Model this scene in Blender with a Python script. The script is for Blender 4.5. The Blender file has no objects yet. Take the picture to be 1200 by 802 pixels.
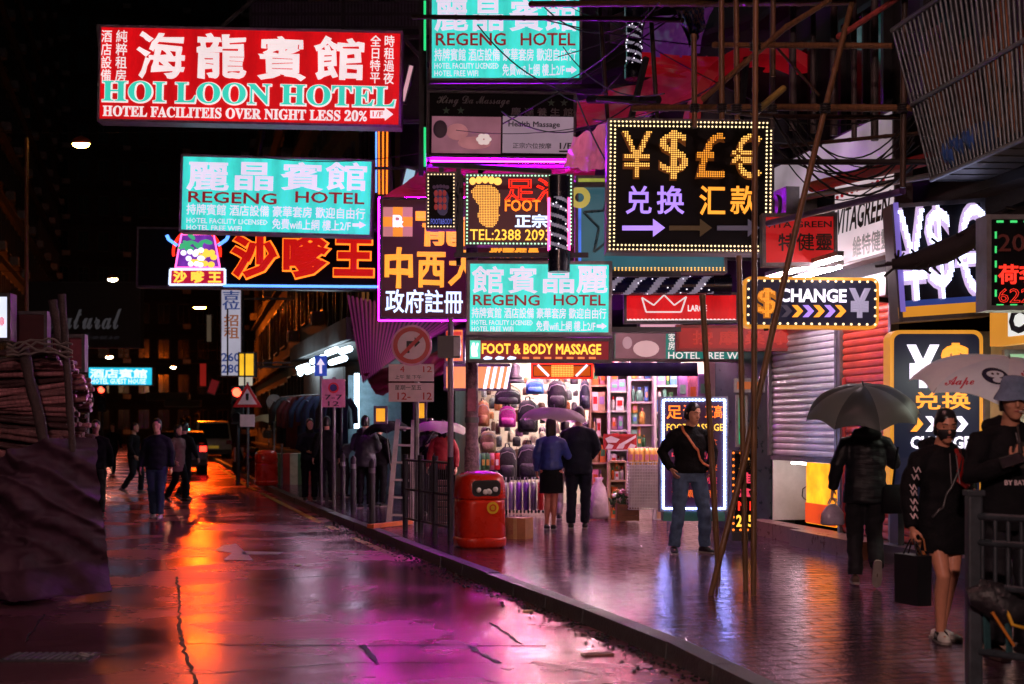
import bpy, bmesh, math, random
import numpy as np
from mathutils import Vector, Matrix, noise
from mathutils.bvhtree import BVHTree
random.seed(7)
SC = bpy.context.scene
COL = SC.collection
R = math.radians
# ---------------------------------------------------------------- camera, world, exposure
FPX, HZ, CX, CH = 1667.0, 500.0, 600.0, 1.62      # focal length in photo pixels, horizon row, centre column, eye height
cam_data = bpy.data.cameras.new('camera')
cam = bpy.data.objects.new('camera', cam_data); COL.objects.link(cam)
cam.location = (0, 0, CH); cam.rotation_euler = (R(90), 0, 0)
cam_data.sensor_width = 36; cam_data.lens = FPX / 1200 * 36; cam_data.shift_y = 99 / 1200
cam_data.clip_start = .1; cam_data.clip_end = 800
cam_data.dof.use_dof = True; cam_data.dof.focus_distance = 16.5; cam_data.dof.aperture_fstop = 2.4
SC.camera = cam
world = bpy.data.worlds.new('World'); SC.world = world; world.use_nodes = True
wn = world.node_tree; bgn = wn.nodes['Background']
sky = wn.nodes.new('ShaderNodeTexSky'); sky.sky_type = 'NISHITA'; sky.sun_disc = False
sky.sun_elevation = R(-2.0); sky.sun_rotation = R(200)
wn.links.new(sky.outputs[0], bgn.inputs[0]); bgn.inputs[1].default_value = 0.016
SC.view_settings.view_transform = 'Standard'; SC.view_settings.look = 'None'
SC.view_settings.gamma = 1; SC.view_settings.exposure = 0; SC.view_settings.use_curve_mapping = False
SC.render.engine = 'CYCLES'
SC.cycles.use_denoising = True
SC.cycles.max_bounces = 6; SC.cycles.diffuse_bounces = 2; SC.cycles.glossy_bounces = 4
SC.cycles.transmission_bounces = 4; SC.cycles.transparent_max_bounces = 8
SC.cycles.caustics_reflective = False; SC.cycles.caustics_refractive = False
SC.cycles.sample_clamp_indirect = 6; SC.cycles.sample_clamp_direct = 0
SC.cycles.use_light_tree = True

# ---------------------------------------------------------------- helpers
def P(px, py, Y):
    return Vector(((px - CX) / FPX * Y, Y, CH - (py - HZ) / FPX * Y))
def G(px, py, z=0.0):                              # point on a level at height z seen at this pixel
    Y = FPX * (CH - z) / (py - HZ)
    return Vector(((px - CX) / FPX * Y, Y, z))
ANG = math.atan(.28)                               # the street runs this far to the left of the view axis
U = Vector((math.cos(ANG), math.sin(ANG), 0)); V = Vector((-math.sin(ANG), math.cos(ANG), 0))
def ST(u, v, z=0): return U * u + V * v + Vector((0, 0, z))
def s2l(c):
    c = c / 255.0
    return c / 12.92 if c <= .04045 else ((c + .055) / 1.055) ** 2.4
def rgb(c):
    return (s2l(c[0]), s2l(c[1]), s2l(c[2]), 1.0)

_mats = {}
def mat(name, c, rough=.6, metal=0.0, vary=.25, scale=6.0, bump=0.0, bscale=40.0, stretch=(1, 1, 1), coat=0.0, spec=.5, trans=0.0, alpha=1.0, sheen=0):
    """procedural surface: base colour (linear rgb) broken up by noise, with roughness noise and optional bump"""
    if name in _mats: return _mats[name]
    m = bpy.data.materials.new(name); m.use_nodes = True
    nt = m.node_tree; b = nt.nodes['Principled BSDF']; N = nt.nodes.new; L = nt.links.new
    tc = N('ShaderNodeTexCoord'); mp = N('ShaderNodeMapping'); mp.inputs['Scale'].default_value = stretch
    L(tc.outputs['Object'], mp.inputs[0])
    n = N('ShaderNodeTexNoise'); n.inputs['Scale'].default_value = scale; n.inputs['Detail'].default_value = 6; n.inputs['Roughness'].default_value = .65
    L(mp.outputs[0], n.inputs['Vector'])
    rp = N('ShaderNodeValToRGB'); e = rp.color_ramp.elements
    lo, hi = 1 - vary, 1 + vary
    e[0].position = .3; e[1].position = .72
    e[0].color = (c[0] * lo, c[1] * lo, c[2] * lo, 1); e[1].color = (min(1, c[0] * hi), min(1, c[1] * hi), min(1, c[2] * hi), 1)
    L(n.outputs[0], rp.inputs[0]); L(rp.outputs[0], b.inputs['Base Color'])
    mr = N('ShaderNodeMapRange'); mr.inputs[3].default_value = max(.03, rough - .12); mr.inputs[4].default_value = min(1, rough + .12)
    L(n.outputs[0], mr.inputs[0]); L(mr.outputs[0], b.inputs['Roughness'])
    b.inputs['Metallic'].default_value = metal; b.inputs['Coat Weight'].default_value = coat; b.inputs['Specular IOR Level'].default_value = spec
    b.inputs['Transmission Weight'].default_value = trans; b.inputs['Alpha'].default_value = alpha
    if bump:
        n2 = N('ShaderNodeTexNoise'); n2.inputs['Scale'].default_value = bscale; n2.inputs['Detail'].default_value = 4
        L(mp.outputs[0], n2.inputs['Vector'])
        bp = N('ShaderNodeBump'); bp.inputs['Strength'].default_value = bump; bp.inputs['Distance'].default_value = .02
        L(n2.outputs[0], bp.inputs['Height']); L(bp.outputs[0], b.inputs['Normal'])
    _mats[name] = m
    return m
def smat(name, c255, **k): return mat(name, rgb(c255)[:3], **k)
def em(name, c255, s=1.0, sample=False, vary=.12, scale=1.5, base=None, bands=0):
    """a surface that gives off light, its brightness uneven like a real tube-lit sheet"""
    if name in _mats: return _mats[name]
    m = bpy.data.materials.new(name); m.use_nodes = True
    nt = m.node_tree; b = nt.nodes['Principled BSDF']; N = nt.nodes.new; L = nt.links.new
    c = rgb(c255); b.inputs['Base Color'].default_value = base or (c[0] * .4, c[1] * .4, c[2] * .4, 1)
    b.inputs['Roughness'].default_value = .45
    b.inputs['Emission Color'].default_value = c
    tc = N('ShaderNodeTexCoord'); n = N('ShaderNodeTexNoise'); n.inputs['Scale'].default_value = scale; n.inputs['Detail'].default_value = 3
    L(tc.outputs['Object'], n.inputs['Vector'])
    mr = N('ShaderNodeMapRange'); mr.inputs[1].default_value = .25; mr.inputs[2].default_value = .75
    mr.inputs[3].default_value = s * (1 - vary); mr.inputs[4].default_value = s * (1 + vary)
    L(n.outputs[0], mr.inputs[0]); last = mr.outputs[0]
    if bands:                                      # tubes behind the sheet, and grime on it
        wv = N('ShaderNodeTexWave'); wv.wave_type = 'BANDS'; wv.bands_direction = 'X'; wv.inputs['Scale'].default_value = bands; wv.inputs['Distortion'].default_value = .4
        L(tc.outputs['Object'], wv.inputs['Vector']); w2 = N('ShaderNodeMapRange'); w2.inputs[3].default_value = .86; w2.inputs[4].default_value = 1.10; L(wv.outputs['Fac'], w2.inputs[0])
        g = N('ShaderNodeTexNoise'); g.inputs['Scale'].default_value = 9; g.inputs['Detail'].default_value = 8; g.inputs['Roughness'].default_value = .75
        mp = N('ShaderNodeMapping'); mp.inputs['Scale'].default_value = (1.6, 1, .5); L(tc.outputs['Object'], mp.inputs[0]); L(mp.outputs[0], g.inputs['Vector'])
        g2 = N('ShaderNodeMapRange'); g2.inputs[1].default_value = .3; g2.inputs[2].default_value = .55; g2.inputs[3].default_value = .78; g2.inputs[4].default_value = 1; L(g.outputs[0], g2.inputs[0])
        m1 = N('ShaderNodeMath'); m1.operation = 'MULTIPLY'; L(w2.outputs[0], m1.inputs[0]); L(g2.outputs[0], m1.inputs[1])
        m2 = N('ShaderNodeMath'); m2.operation = 'MULTIPLY'; L(last, m2.inputs[0]); L(m1.outputs[0], m2.inputs[1]); last = m2.outputs[0]
    L(last, b.inputs['Emission Strength'])
    m.cycles.emission_sampling = 'FRONT' if sample else 'NONE'
    _mats[name] = m
    return m

class MB:
    def __init__(s): s.v = []; s.f = []; s.m = []; s.cur = 0; s.sm = []
    def add(s, vs, fs, smooth=False):
        o = len(s.v); s.v += [tuple(x) for x in vs]
        for f in fs: s.f.append(tuple(i + o for i in f)); s.m.append(s.cur); s.sm.append(smooth)
    def box(s, c, d, rot=None, taper=1.0):
        c = Vector(c); hx, hy, hz = d[0] / 2, d[1] / 2, d[2] / 2
        vs = []
        for z in (-hz, hz):
            k = taper if z > 0 else 1
            for x, y in ((-hx, -hy), (hx, -hy), (hx, hy), (-hx, hy)): vs.append(Vector((x * k, y * k, z)))
        if rot: vs = [rot @ q for q in vs]
        s.add([q + c for q in vs], [(0, 3, 2, 1), (4, 5, 6, 7), (0, 1, 5, 4), (1, 2, 6, 5), (2, 3, 7, 6), (3, 0, 4, 7)]); return s
    def bar(s, a, b, w, h=None):                   # square bar between two points
        a, b = Vector(a), Vector(b); h = h or w; d = b - a
        q = d.to_track_quat('Z', 'Y').to_matrix()
        return s.box((a + b) / 2, (w, h, d.length), q)
    def tube(s, pts, r, n=8, cap=True, smooth=True):
        pts = [Vector(p) for p in pts]; rs = r if isinstance(r, (list, tuple)) else [r] * len(pts)
        vs = []; fs = []; side = None
        for i, p in enumerate(pts):
            t = (pts[min(i + 1, len(pts) - 1)] - pts[max(i - 1, 0)])
            t = t.normalized() if t.length > 1e-9 else Vector((0, 0, 1))
            if side is None:
                side = t.cross(Vector((0, 0, 1)) if abs(t.z) < .9 else Vector((0, 1, 0))).normalized()
            else:
                side = side - t * side.dot(t); side = side.normalized() if side.length > 1e-6 else t.orthogonal().normalized()
            b = t.cross(side); rr = rs[i]; rx, ry = rr if isinstance(rr, tuple) else (rr, rr)
            for k in range(n):
                a = 2 * math.pi * k / n
                vs.append(p + side * math.cos(a) * rx + b * math.sin(a) * ry)
        for i in range(len(pts) - 1):
            for k in range(n):
                k2 = (k + 1) % n
                fs.append((i * n + k, i * n + k2, (i + 1) * n + k2, (i + 1) * n + k))
        s.add(vs, fs, smooth)
        if cap:
            o = len(pts) - 1
            s.add(vs[:n], [tuple(reversed(range(n)))]); s.add(vs[o * n:], [tuple(range(n))])
        return s
    def loft(s, rings, n=16, smooth=True):         # rings of (centre, rx, ry) stacked roughly along z
        vs = []; fs = []
        for c, rx, ry in rings:
            for k in range(n):
                a = 2 * math.pi * k / n
                vs.append(Vector(c) + Vector((math.cos(a) * rx, math.sin(a) * ry, 0)))
        m = len(rings)
        for i in range(m - 1):
            for k in range(n):
                k2 = (k + 1) % n; fs.append((i * n + k, i * n + k2, (i + 1) * n + k2, (i + 1) * n + k))
        fs.append(tuple(reversed(range(n)))); fs.append(tuple(range((m - 1) * n, m * n)))
        s.add(vs, fs, smooth); return s
    def ball(s, c, r, rot=None, n=12, m=8, smooth=True):
        r = r if isinstance(r, (tuple, list)) else (r, r, r); vs = []; fs = []
        c = Vector(c)
        for i in range(m + 1):
            t = math.pi * i / m
            for k in range(n):
                a = 2 * math.pi * k / n
                q = Vector((r[0] * math.sin(t) * math.cos(a), r[1] * math.sin(t) * math.sin(a), -r[2] * math.cos(t)))
                vs.append(c + (rot @ q if rot else q))
        for i in range(m):
            for k in range(n):
                k2 = (k + 1) % n
                if i == 0: fs.append((k, (i + 1) * n + k2, (i + 1) * n + k))
                elif i == m - 1: fs.append((i * n + k, i * n + k2, (i + 1) * n + k))
                else: fs.append((i * n + k, i * n + k2, (i + 1) * n + k2, (i + 1) * n + k))
        s.add(vs, fs, smooth); return s
    def prism(s, poly, y0, y1):                    # polygon in x,z extruded from y0 to y1
        n = len(poly)
        s.add([(x, y0, z) for x, z in poly] + [(x, y1, z) for x, z in poly],
              [tuple(range(n)), tuple(reversed(range(n, 2 * n)))] + [(i, i + n, (i + 1) % n + n, (i + 1) % n) for i in range(n)]); return s
    def slab(s, corners, t):                       # a sheet through the corners with thickness t
        c = [Vector(q) for q in corners]; nrm = (c[1] - c[0]).cross(c[2] - c[0]).normalized() * t; n = len(c)
        s.add(c + [q + nrm for q in c], [tuple(range(n)), tuple(reversed(range(n, 2 * n)))] + [(i, i + n, (i + 1) % n + n, (i + 1) % n) for i in range(n)]); return s
    def disc(s, c, r, n=24, y0=0, y1=.02, sx=1.0):
        return s.prism([(c[0] + math.cos(2 * math.pi * i / n) * r * sx, c[1] + math.sin(2 * math.pi * i / n) * r) for i in range(n)], y0, y1)
    def ring(s, c, r0, r1, y0, y1, n=32, a0=0, a1=360):
        full = a1 - a0 >= 360; k = n if full else n + 1; vs = []
        for i in range(k):
            a = R(a0 + (a1 - a0) * i / n)
            for r in (r0, r1):
                for y in (y0, y1): vs.append((c[0] + math.cos(a) * r, y, c[1] + math.sin(a) * r))
        fs = []
        for i in range(n):
            a, b = i * 4, ((i + 1) % k) * 4
            fs += [(a, b, b + 2, a + 2), (a + 1, a + 3, b + 3, b + 1), (a, a + 1, b + 1, b), (a + 2, b + 2, b + 3, a + 3)]
        s.add(vs, fs); return s
    def mesh(s, name, mats):
        me = bpy.data.meshes.new(name); me.from_pydata(s.v, [], s.f)
        for m in (mats if isinstance(mats, (list, tuple)) else [mats]): me.materials.append(m)
        me.polygons.foreach_set('material_index', s.m); me.polygons.foreach_set('use_smooth', s.sm); me.update()
        return me
    def build(s, name, mats, parent=None, loc=None, rot=None, bevel=0):
        o = bpy.data.objects.new(name, s.mesh(name, mats)); COL.objects.link(o)
        if parent is not None: o.parent = parent
        if loc is not None: o.location = loc
        if rot is not None: o.rotation_euler = rot
        if bevel:
            bv = o.modifiers.new('bevel', 'BEVEL'); bv.width = bevel; bv.segments = 2; bv.limit_method = 'ANGLE'
        return o

def tag(o, label=None, cat=None, group=None, kind=None):
    if label: o['label'] = label
    if cat: o['category'] = cat
    if group: o['group'] = group
    if kind: o['kind'] = kind
    return o
def thing(name, label, cat, loc=(0, 0, 0), rot=(0, 0, 0), group=None):
    o = bpy.data.objects.new(name, None); COL.objects.link(o); o.empty_display_size = .2
    o.location = loc; o.rotation_euler = rot
    return tag(o, label, cat, group)
_kids = {}
def copy_tree(o, parent=None):
    c = o.copy(); COL.objects.link(c)
    if parent is not None: c.parent = parent
    for ch in [x for x in SC.objects if x.parent == o]: copy_tree(ch, c)
    return c
def spec_part(o, label): o['label'] = label; return o

# ---------------------------------------------------------------- lettering from Blender's built-in font
_tx = {}
def text_geo(s, bold=0.0, res=2, outline=False, spacing=1.0, line=1.0):
    """flat letter faces (and a tube along each outline for weight), scaled to a unit box"""
    key = (s, bold, res, outline, spacing, line)
    if key in _tx: return _tx[key]
    vs = []; fs = []; bb = None
    for k in ((0, 1) if bold else (0,)):
        c = bpy.data.curves.new('t', 'FONT'); c.body = s; c.resolution_u = res; c.space_character = spacing; c.space_line = line
        c.align_x = 'CENTER' if '\n' in s else 'LEFT'
        if k: c.fill_mode = 'NONE'; c.bevel_depth = bold; c.bevel_resolution = 0
        else: c.fill_mode = 'FRONT'
        o = bpy.data.objects.new('t', c); me = o.to_mesh()
        v = np.empty(len(me.vertices) * 3, dtype=np.float32); me.vertices.foreach_get('co', v); v = v.reshape(-1, 3)
        if k == 0: bb = (v.min(0), v.max(0))
        if not (outline and k == 0):
            of = len(vs); vs += [tuple(x) for x in v]; fs += [tuple(i + of for i in p.vertices) for p in me.polygons]
        o.to_mesh_clear(); bpy.data.objects.remove(o); bpy.data.curves.remove(c)
    v = np.array(vs, dtype=float); lo, hi = bb[0], bb[1]; sz = np.maximum(hi - lo, 1e-4)
    # weight along the outline sticks out a little beyond the box on purpose
    q = np.stack([(v[:, 0] - lo[0]) / sz[0], (v[:, 1] - lo[1]) / sz[1], v[:, 2] * 0.25 / sz[1]], 1)
    _tx[key] = (q, fs)
    return _tx[key]
def inside_grid(s, nx, ny, res=3):
    q, fs = text_geo(s, 0, res)
    gx = (np.arange(nx) + .5) / nx; gy = (np.arange(ny) + .5) / ny
    A, B = np.meshgrid(gx, gy); hit = np.zeros(A.shape, bool)
    for f in fs:
        for k in range(1, len(f) - 1):
            a, b, c = q[f[0]][:2], q[f[k]][:2], q[f[k + 1]][:2]
            d = (b[0] - a[0]) * (c[1] - a[1]) - (c[0] - a[0]) * (b[1] - a[1])
            if abs(d) < 1e-9: continue
            w1 = ((A - a[0]) * (c[1] - a[1]) - (c[0] - a[0]) * (B - a[1])) / d
            w2 = ((b[0] - a[0]) * (B - a[1]) - (A - a[0]) * (b[1] - a[1])) / d
            hit |= (w1 >= 0) & (w2 >= 0) & (w1 + w2 <= 1)
    return gx, gy, hit

def put_text(s, x0, z0, x1, z1, m, y=-.02, bold=0.0, res=2, parent=None, name='lettering', outline=False, warp=0.0, spacing=1.0, line=1.0, shear=0.0, mirror=False):
    q, fs = text_geo(s, bold, res, outline, spacing, line)
    x = x0 + q[:, 0] * (x1 - x0); z = z0 + q[:, 1] * (z1 - z0)
    if mirror: x = x0 + x1 - x
    if shear: x = x + (z - z0) * shear
    if warp:
        h = z1 - z0; f = 5.0 / h
        dx = np.array([noise.noise(Vector((a * f, b * f, 3.1))) for a, b in zip(x, z)]); dz = np.array([noise.noise(Vector((a * f, b * f, 9.7))) for a, b in zip(x, z)])
        x = x + dx * warp * h; z = z + dz * warp * h
    y_ = np.full(len(x), y) - (q[:, 2]) * (z1 - z0)
    me = bpy.data.meshes.new(name); me.from_pydata(np.stack([x, y_, z], 1).tolist(), [], fs); me.materials.append(m); me.update()
    o = bpy.data.objects.new(name, me); COL.objects.link(o)
    if parent is not None: o.parent = parent
    return o

GREYMET = mat('galvanised_steel', (.22, .22, .23), rough=.45, metal=.7, vary=.3)
DARKMET = mat('dark_steel', (.035, .035, .04), rough=.5, metal=.3, vary=.4)
class Sign:
    """a sign box given by its place in the photo; children are laid out on its face"""
    def __init__(s, name, label, x0, y0, x1, y1, Y, roll=0.0, thick=.25, case=None, face=None, cat='sign', group=None, yaw=0.0, rim=.04, face_name='face_panel'):
        s.k = Y / FPX; s.cx, s.cy = (x0 + x1) / 2, (y0 + y1) / 2; s.roll = roll
        s.w, s.h = (x1 - x0) * s.k, (y1 - y0) * s.k; s.Y = Y
        s.root = thing(name, label, cat, P(s.cx, s.cy, Y), (0, R(roll), R(yaw)), group)
        if case:
            b = MB(); b.box((0, thick / 2, 0), (s.w, thick, s.h))
            for sx in (-1, 1): b.box((sx * (s.w / 2 - rim / 2), -.012, 0), (rim, .03, s.h + .004))
            for sz in (-1, 1): b.box((0, -.0125, sz * (s.h / 2 - rim / 2)), (s.w - 2 * rim - .002, .031, rim))
            b.build('cabinet', case, s.root)
        if face:
            f = MB(); f.box((0, -.004, 0), (s.w - 2 * rim - .004, .006, s.h - 2 * rim - .004)); f.build(face_name, face, s.root)
    def loc(s, px, py):
        dx, dy = (px - s.cx) * s.k, (py - s.cy) * s.k; a = R(s.roll)
        return dx * math.cos(a) + dy * math.sin(a), -(-dx * math.sin(a) + dy * math.cos(a))
    def rect(s, b):
        x, z = s.loc((b[0] + b[2]) / 2, (b[1] + b[3]) / 2); w, h = (b[2] - b[0]) * s.k / 2, (b[3] - b[1]) * s.k / 2
        return x - w, z - h, x + w, z + h
    def text(s, t, b, m, bold=0.0, y=-.02, **k):
        x0, z0, x1, z1 = s.rect(b); return put_text(t, x0, z0, x1, z1, m, y, bold, parent=s.root, **k)
    def panel(s, b, m, name='panel', y=-.012, t=.006):
        x0, z0, x1, z1 = s.rect(b); return MB().box(((x0 + x1) / 2, y, (z0 + z1) / 2), (x1 - x0, t, z1 - z0)).build(name, m, s.root)
    def dots(s, t, b, m, pitch, r=.42, y=-.03, name='lettering', keep=None):
        x0, z0, x1, z1 = s.rect(b); p = pitch * s.k
        nx, ny = max(2, round((x1 - x0) / p)), max(2, round((z1 - z0) / p))
        gx, gy, hit = inside_grid(t, nx, ny); mb = MB()
        for j in range(ny):
            for i in range(nx):
                if hit[j, i]: s.dot(mb, x0 + gx[i] * (x1 - x0), z0 + gy[j] * (z1 - z0), p * r, y)
        return mb.build(name, m, s.root)
    def dot(s, mb, x, z, r, y):
        vs = [(x + math.cos(a) * r, y, z + math.sin(a) * r) for a in (0, 1.047, 2.094, 3.1416, 4.189, 5.236)] + [(x, y - r * .6, z)]
        mb.add(vs, [(i, (i + 1) % 6, 6) for i in range(6)])
    def bulbs(s, b, m, pitch, r, rows=1, gap=1.0, name='bulb_border', y=-.03):
        mb = MB()
        for k in range(rows):
            x0, z0, x1, z1 = s.rect((b[0] + k * gap, b[1] + k * gap, b[2] - k * gap, b[3] - k * gap)); p = pitch * s.k
            nx = round((x1 - x0) / p); nz = round((z1 - z0) / p)
            for i in range(nx + 1):
                for z in (z0, z1): s.dot(mb, x0 + (x1 - x0) * i / nx, z, r * s.k, y)
            for i in range(1, nz):
                for x in (x0, x1): s.dot(mb, x, z0 + (z1 - z0) * i / nz, r * s.k, y)
        return tag(mb.build(name, m, s.root), kind='stuff')
    def line(s, pts, m, r, name='neon_tube', y=-.03, closed=False, n=6):
        q = [Vector((s.loc(a, b)[0], y, s.loc(a, b)[1])) for a, b in pts]
        if closed: q.append(q[0])
        mb = MB()
        for a, b in zip(q, q[1:]): mb.tube([a, b], r, n)
        return mb.build(name, m, s.root)
    def poly(s, pts, m, name='emblem', y=-.02, t=.01):
        return MB().prism([s.loc(a, b) for a, b in pts], y - t, y).build(name, m, s.root)
    def arm(s, pts, r=.03, name='bracket', m=None):     # steel arms given as (px, py, dy) on the sign's own plane
        for a, b in pts:
            MB().bar((s.loc(a[0], a[1])[0], a[2], s.loc(a[0], a[1])[1]), (s.loc(b[0], b[1])[0], b[2], s.loc(b[0], b[1])[1]), r * 2).build(name, m or DARKMET, s.root)
# ---------------------------------------------------------------- the ground
def wet_ground(name, c, rlo, rhi, bump, joints=None, ripple=(3.0, 9.0, 1), patch=.35, tint=None):
    m = bpy.data.materials.new(name); m.use_nodes = True
    nt = m.node_tree; b = nt.nodes['Principled BSDF']; N = nt.nodes.new; L = nt.links.new
    tc = N('ShaderNodeTexCoord')
    big = N('ShaderNodeTexNoise'); big.inputs['Scale'].default_value = patch; big.inputs['Detail'].default_value = 5; big.inputs['Roughness'].default_value = .6
    L(tc.outputs['Object'], big.inputs['Vector'])
    fine = N('ShaderNodeTexNoise'); fine.inputs['Scale'].default_value = 45; fine.inputs['Detail'].default_value = 5
    L(tc.outputs['Object'], fine.inputs['Vector'])
    rp = N('ShaderNodeValToRGB'); e = rp.color_ramp.elements
    e[0].position = .3; e[0].color = (c[0] * .55, c[1] * .55, c[2] * .55, 1); e[1].position = .75; e[1].color = (c[0] * 1.5, c[1] * 1.5, c[2] * 1.5, 1)
    mx = N('ShaderNodeMath'); mx.operation = 'MULTIPLY_ADD'; mx.inputs[1].default_value = .5; L(fine.outputs[0], mx.inputs[0])
    h = N('ShaderNodeMath'); h.operation = 'MULTIPLY'; h.inputs[1].default_value = .5; L(big.outputs[0], h.inputs[0]); L(h.outputs[0], mx.inputs[2])
    L(mx.outputs[0], rp.inputs[0])
    wet = N('ShaderNodeMapRange'); wet.inputs[1].default_value = .38; wet.inputs[2].default_value = .64
    wet.inputs[3].default_value = rlo; wet.inputs[4].default_value = rhi; L(big.outputs[0], wet.inputs[0]); L(wet.outputs[0], b.inputs['Roughness'])
    mp = N('ShaderNodeMapping'); mp.inputs['Scale'].default_value = ripple; L(tc.outputs['Object'], mp.inputs[0])
    rip = N('ShaderNodeTexNoise'); rip.inputs['Scale'].default_value = 1; rip.inputs['Detail'].default_value = 3; L(mp.outputs[0], rip.inputs['Vector'])
    hsum = N('ShaderNodeMath'); hsum.operation = 'MULTIPLY_ADD'; hsum.inputs[1].default_value = .30; L(fine.outputs[0], hsum.inputs[0]); L(rip.outputs[0], hsum.inputs[2])
    last = hsum; col = rp.outputs[0]
    if joints:
        br = N('ShaderNodeTexBrick'); br.inputs['Scale'].default_value = 1; br.inputs['Brick Width'].default_value = joints[0]; br.inputs['Row Height'].default_value = joints[1]
        br.inputs['Mortar Size'].default_value = joints[2]; br.inputs['Mortar Smooth'].default_value = .4; br.inputs['Bias'].default_value = 0
        br.inputs['Color1'].default_value = (.74, .74, .74, 1); br.inputs['Color2'].default_value = (1, 1, 1, 1); br.inputs['Mortar'].default_value = (.38, .38, .38, 1)
        L(tc.outputs['Object'], br.inputs['Vector'])
        mm = N('ShaderNodeMix'); mm.data_type = 'RGBA'; mm.blend_type = 'MULTIPLY'; mm.inputs[0].default_value = 1
        L(rp.outputs[0], mm.inputs[6]); L(br.outputs['Color'], mm.inputs[7]); col = mm.outputs[2]
        j = N('ShaderNodeMath'); j.operation = 'MULTIPLY_ADD'; j.inputs[1].default_value = -joints[3]; L(br.outputs['Fac'], j.inputs[0]); L(last.outputs[0], j.inputs[2]); last = j
        # every paver tilts the reflections a little differently
        tl = N('ShaderNodeMath'); tl.operation = 'MULTIPLY_ADD'; tl.inputs[1].default_value = .22
        sp = N('ShaderNodeSeparateColor'); L(br.outputs['Color'], sp.inputs[0]); L(sp.outputs[0], tl.inputs[0]); L(last.outputs[0], tl.inputs[2]); last = tl
    L(col, b.inputs['Base Color'])
    bp = N('ShaderNodeBump'); bp.inputs['Strength'].default_value = bump; bp.inputs['Distance'].default_value = .02 if joints else .012
    L(last.outputs[0], bp.inputs['Height']); L(bp.outputs[0], b.inputs['Normal'])
    b.inputs['Specular IOR Level'].default_value = .1
    gl = N('ShaderNodeBsdfGlossy'); gl.distribution = 'MULTI_GGX'; gl.inputs['Color'].default_value = (*tint, 1)  # pink cast of the reflected light put into the gloss colour
    if joints:
        m3 = N('ShaderNodeMix'); m3.data_type = 'RGBA'; m3.blend_type = 'MULTIPLY'; m3.inputs[0].default_value = 1; m3.inputs[6].default_value = (*tint, 1); L(br.outputs['Color'], m3.inputs[7]); L(m3.outputs[2], gl.inputs['Color'])
    L(wet.outputs[0], gl.inputs['Roughness']); L(bp.outputs[0], gl.inputs['Normal'])
    fr = N('ShaderNodeFresnel'); fr.inputs[0].default_value = 2.15 if joints else 1.65; L(bp.outputs[0], fr.inputs['Normal'])
    mix = N('ShaderNodeMixShader'); L(fr.outputs[0], mix.inputs[0]); L(b.outputs[0], mix.inputs[1]); L(gl.outputs[0], mix.inputs[2]); L(mix.outputs[0], nt.nodes['Material Output'].inputs[0])
    return m
ROADM = wet_ground('wet_road_concrete', (.085, .055, .058), .13, .36, .34, ripple=(1.2, 7.0, 1), patch=.5, tint=(1, .40, .52))
PAVEM = wet_ground('wet_pavers', (.12, .08, .092), .05, .18, .34, joints=(.32, .16, .013, .9), ripple=(1.8, 9.0, 1), patch=.6, tint=(1, .66, .90))
KERBM = mat('kerb_granite', (.07, .068, .07), rough=.42, vary=.4, scale=9, bump=.3)
FARPAVE = wet_ground('wet_far_pavement', (.1, .095, .09), .2, .4, .5, joints=(.5, .5, .015, .4), tint=(1, .8, .8))

road = MB(); road.add([(-90, -6, 0), (90, -6, 0), (90, 260, 0), (-90, 260, 0)], [(0, 1, 2, 3)])
tag(road.build('road', ROADM, rot=(0, 0, ANG)), kind='structure')

def uv(p): return Vector((p.dot(U), p.dot(V)))
KP = [uv(G(*q, .12)) for q in ((440, 623), (540, 662), (682, 714), (780, 753), (900, 813))]
KP = [Vector((4.4, 62)), Vector((3.75, 40)), Vector((3.6, 26))] + KP + [Vector((3.86, 5.5)), Vector((3.9, -3))]
def kerb_at(v):
    for a, b in zip(KP, KP[1:]):
        if b.y <= v <= a.y: return a.x + (b.x - a.x) * (v - a.y) / (b.y - a.y)
    return KP[0].x if v > KP[0].y else KP[-1].x
pts = [Vector((KP[0].x + .6, 110))] + KP
kb = MB()
for a, b in zip(pts, pts[1:]):
    n = max(1, int((a - b).length / .95))
    for i in range(n):
        p, q = a.lerp(b, i / n), a.lerp(b, (i + 1) / n - .018 / max((a - b).length, .1))
        j = random.uniform(-.006, .006)
        kb.add([(p.x + j, p.y, -.05), (q.x + j, q.y, -.05), (q.x + .16, q.y, -.05), (p.x + .16, p.y, -.05),
                (p.x + j + .015, p.y, .124 + j), (q.x + j + .015, q.y, .124 + j), (q.x + .16, q.y, .124 + j), (p.x + .16, p.y, .124 + j)],
               [(4, 5, 6, 7), (0, 1, 5, 4), (1, 2, 6, 5), (3, 0, 4, 7), (2, 3, 7, 6)])
tag(kb.build('kerb', KERBM, rot=(0, 0, ANG)), kind='structure')
pv = MB(); vs = []
for p in pts: vs += [(p.x + .16, p.y, .12), (p.x + 14, p.y, .12)]
pv.add(vs, [(2 * i, 2 * i + 1, 2 * i + 3, 2 * i + 2)[::-1] for i in range(len(pts) - 1)])
tag(pv.build('pavement', PAVEM, rot=(0, 0, ANG)), kind='structure')
lp = MB(); lp.box((-9.6, 60, .06), (12, 130, .12))
tag(lp.build('far_pavement', FARPAVE, rot=(0, 0, ANG)), kind='structure')
lk = MB()
for i in range(70): lk.box((-3.52, -4 + i * 1.6, .05), (.15, 1.585, .15))
tag(lk.build('far_kerb', KERBM, rot=(0, 0, ANG)), kind='structure')

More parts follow.
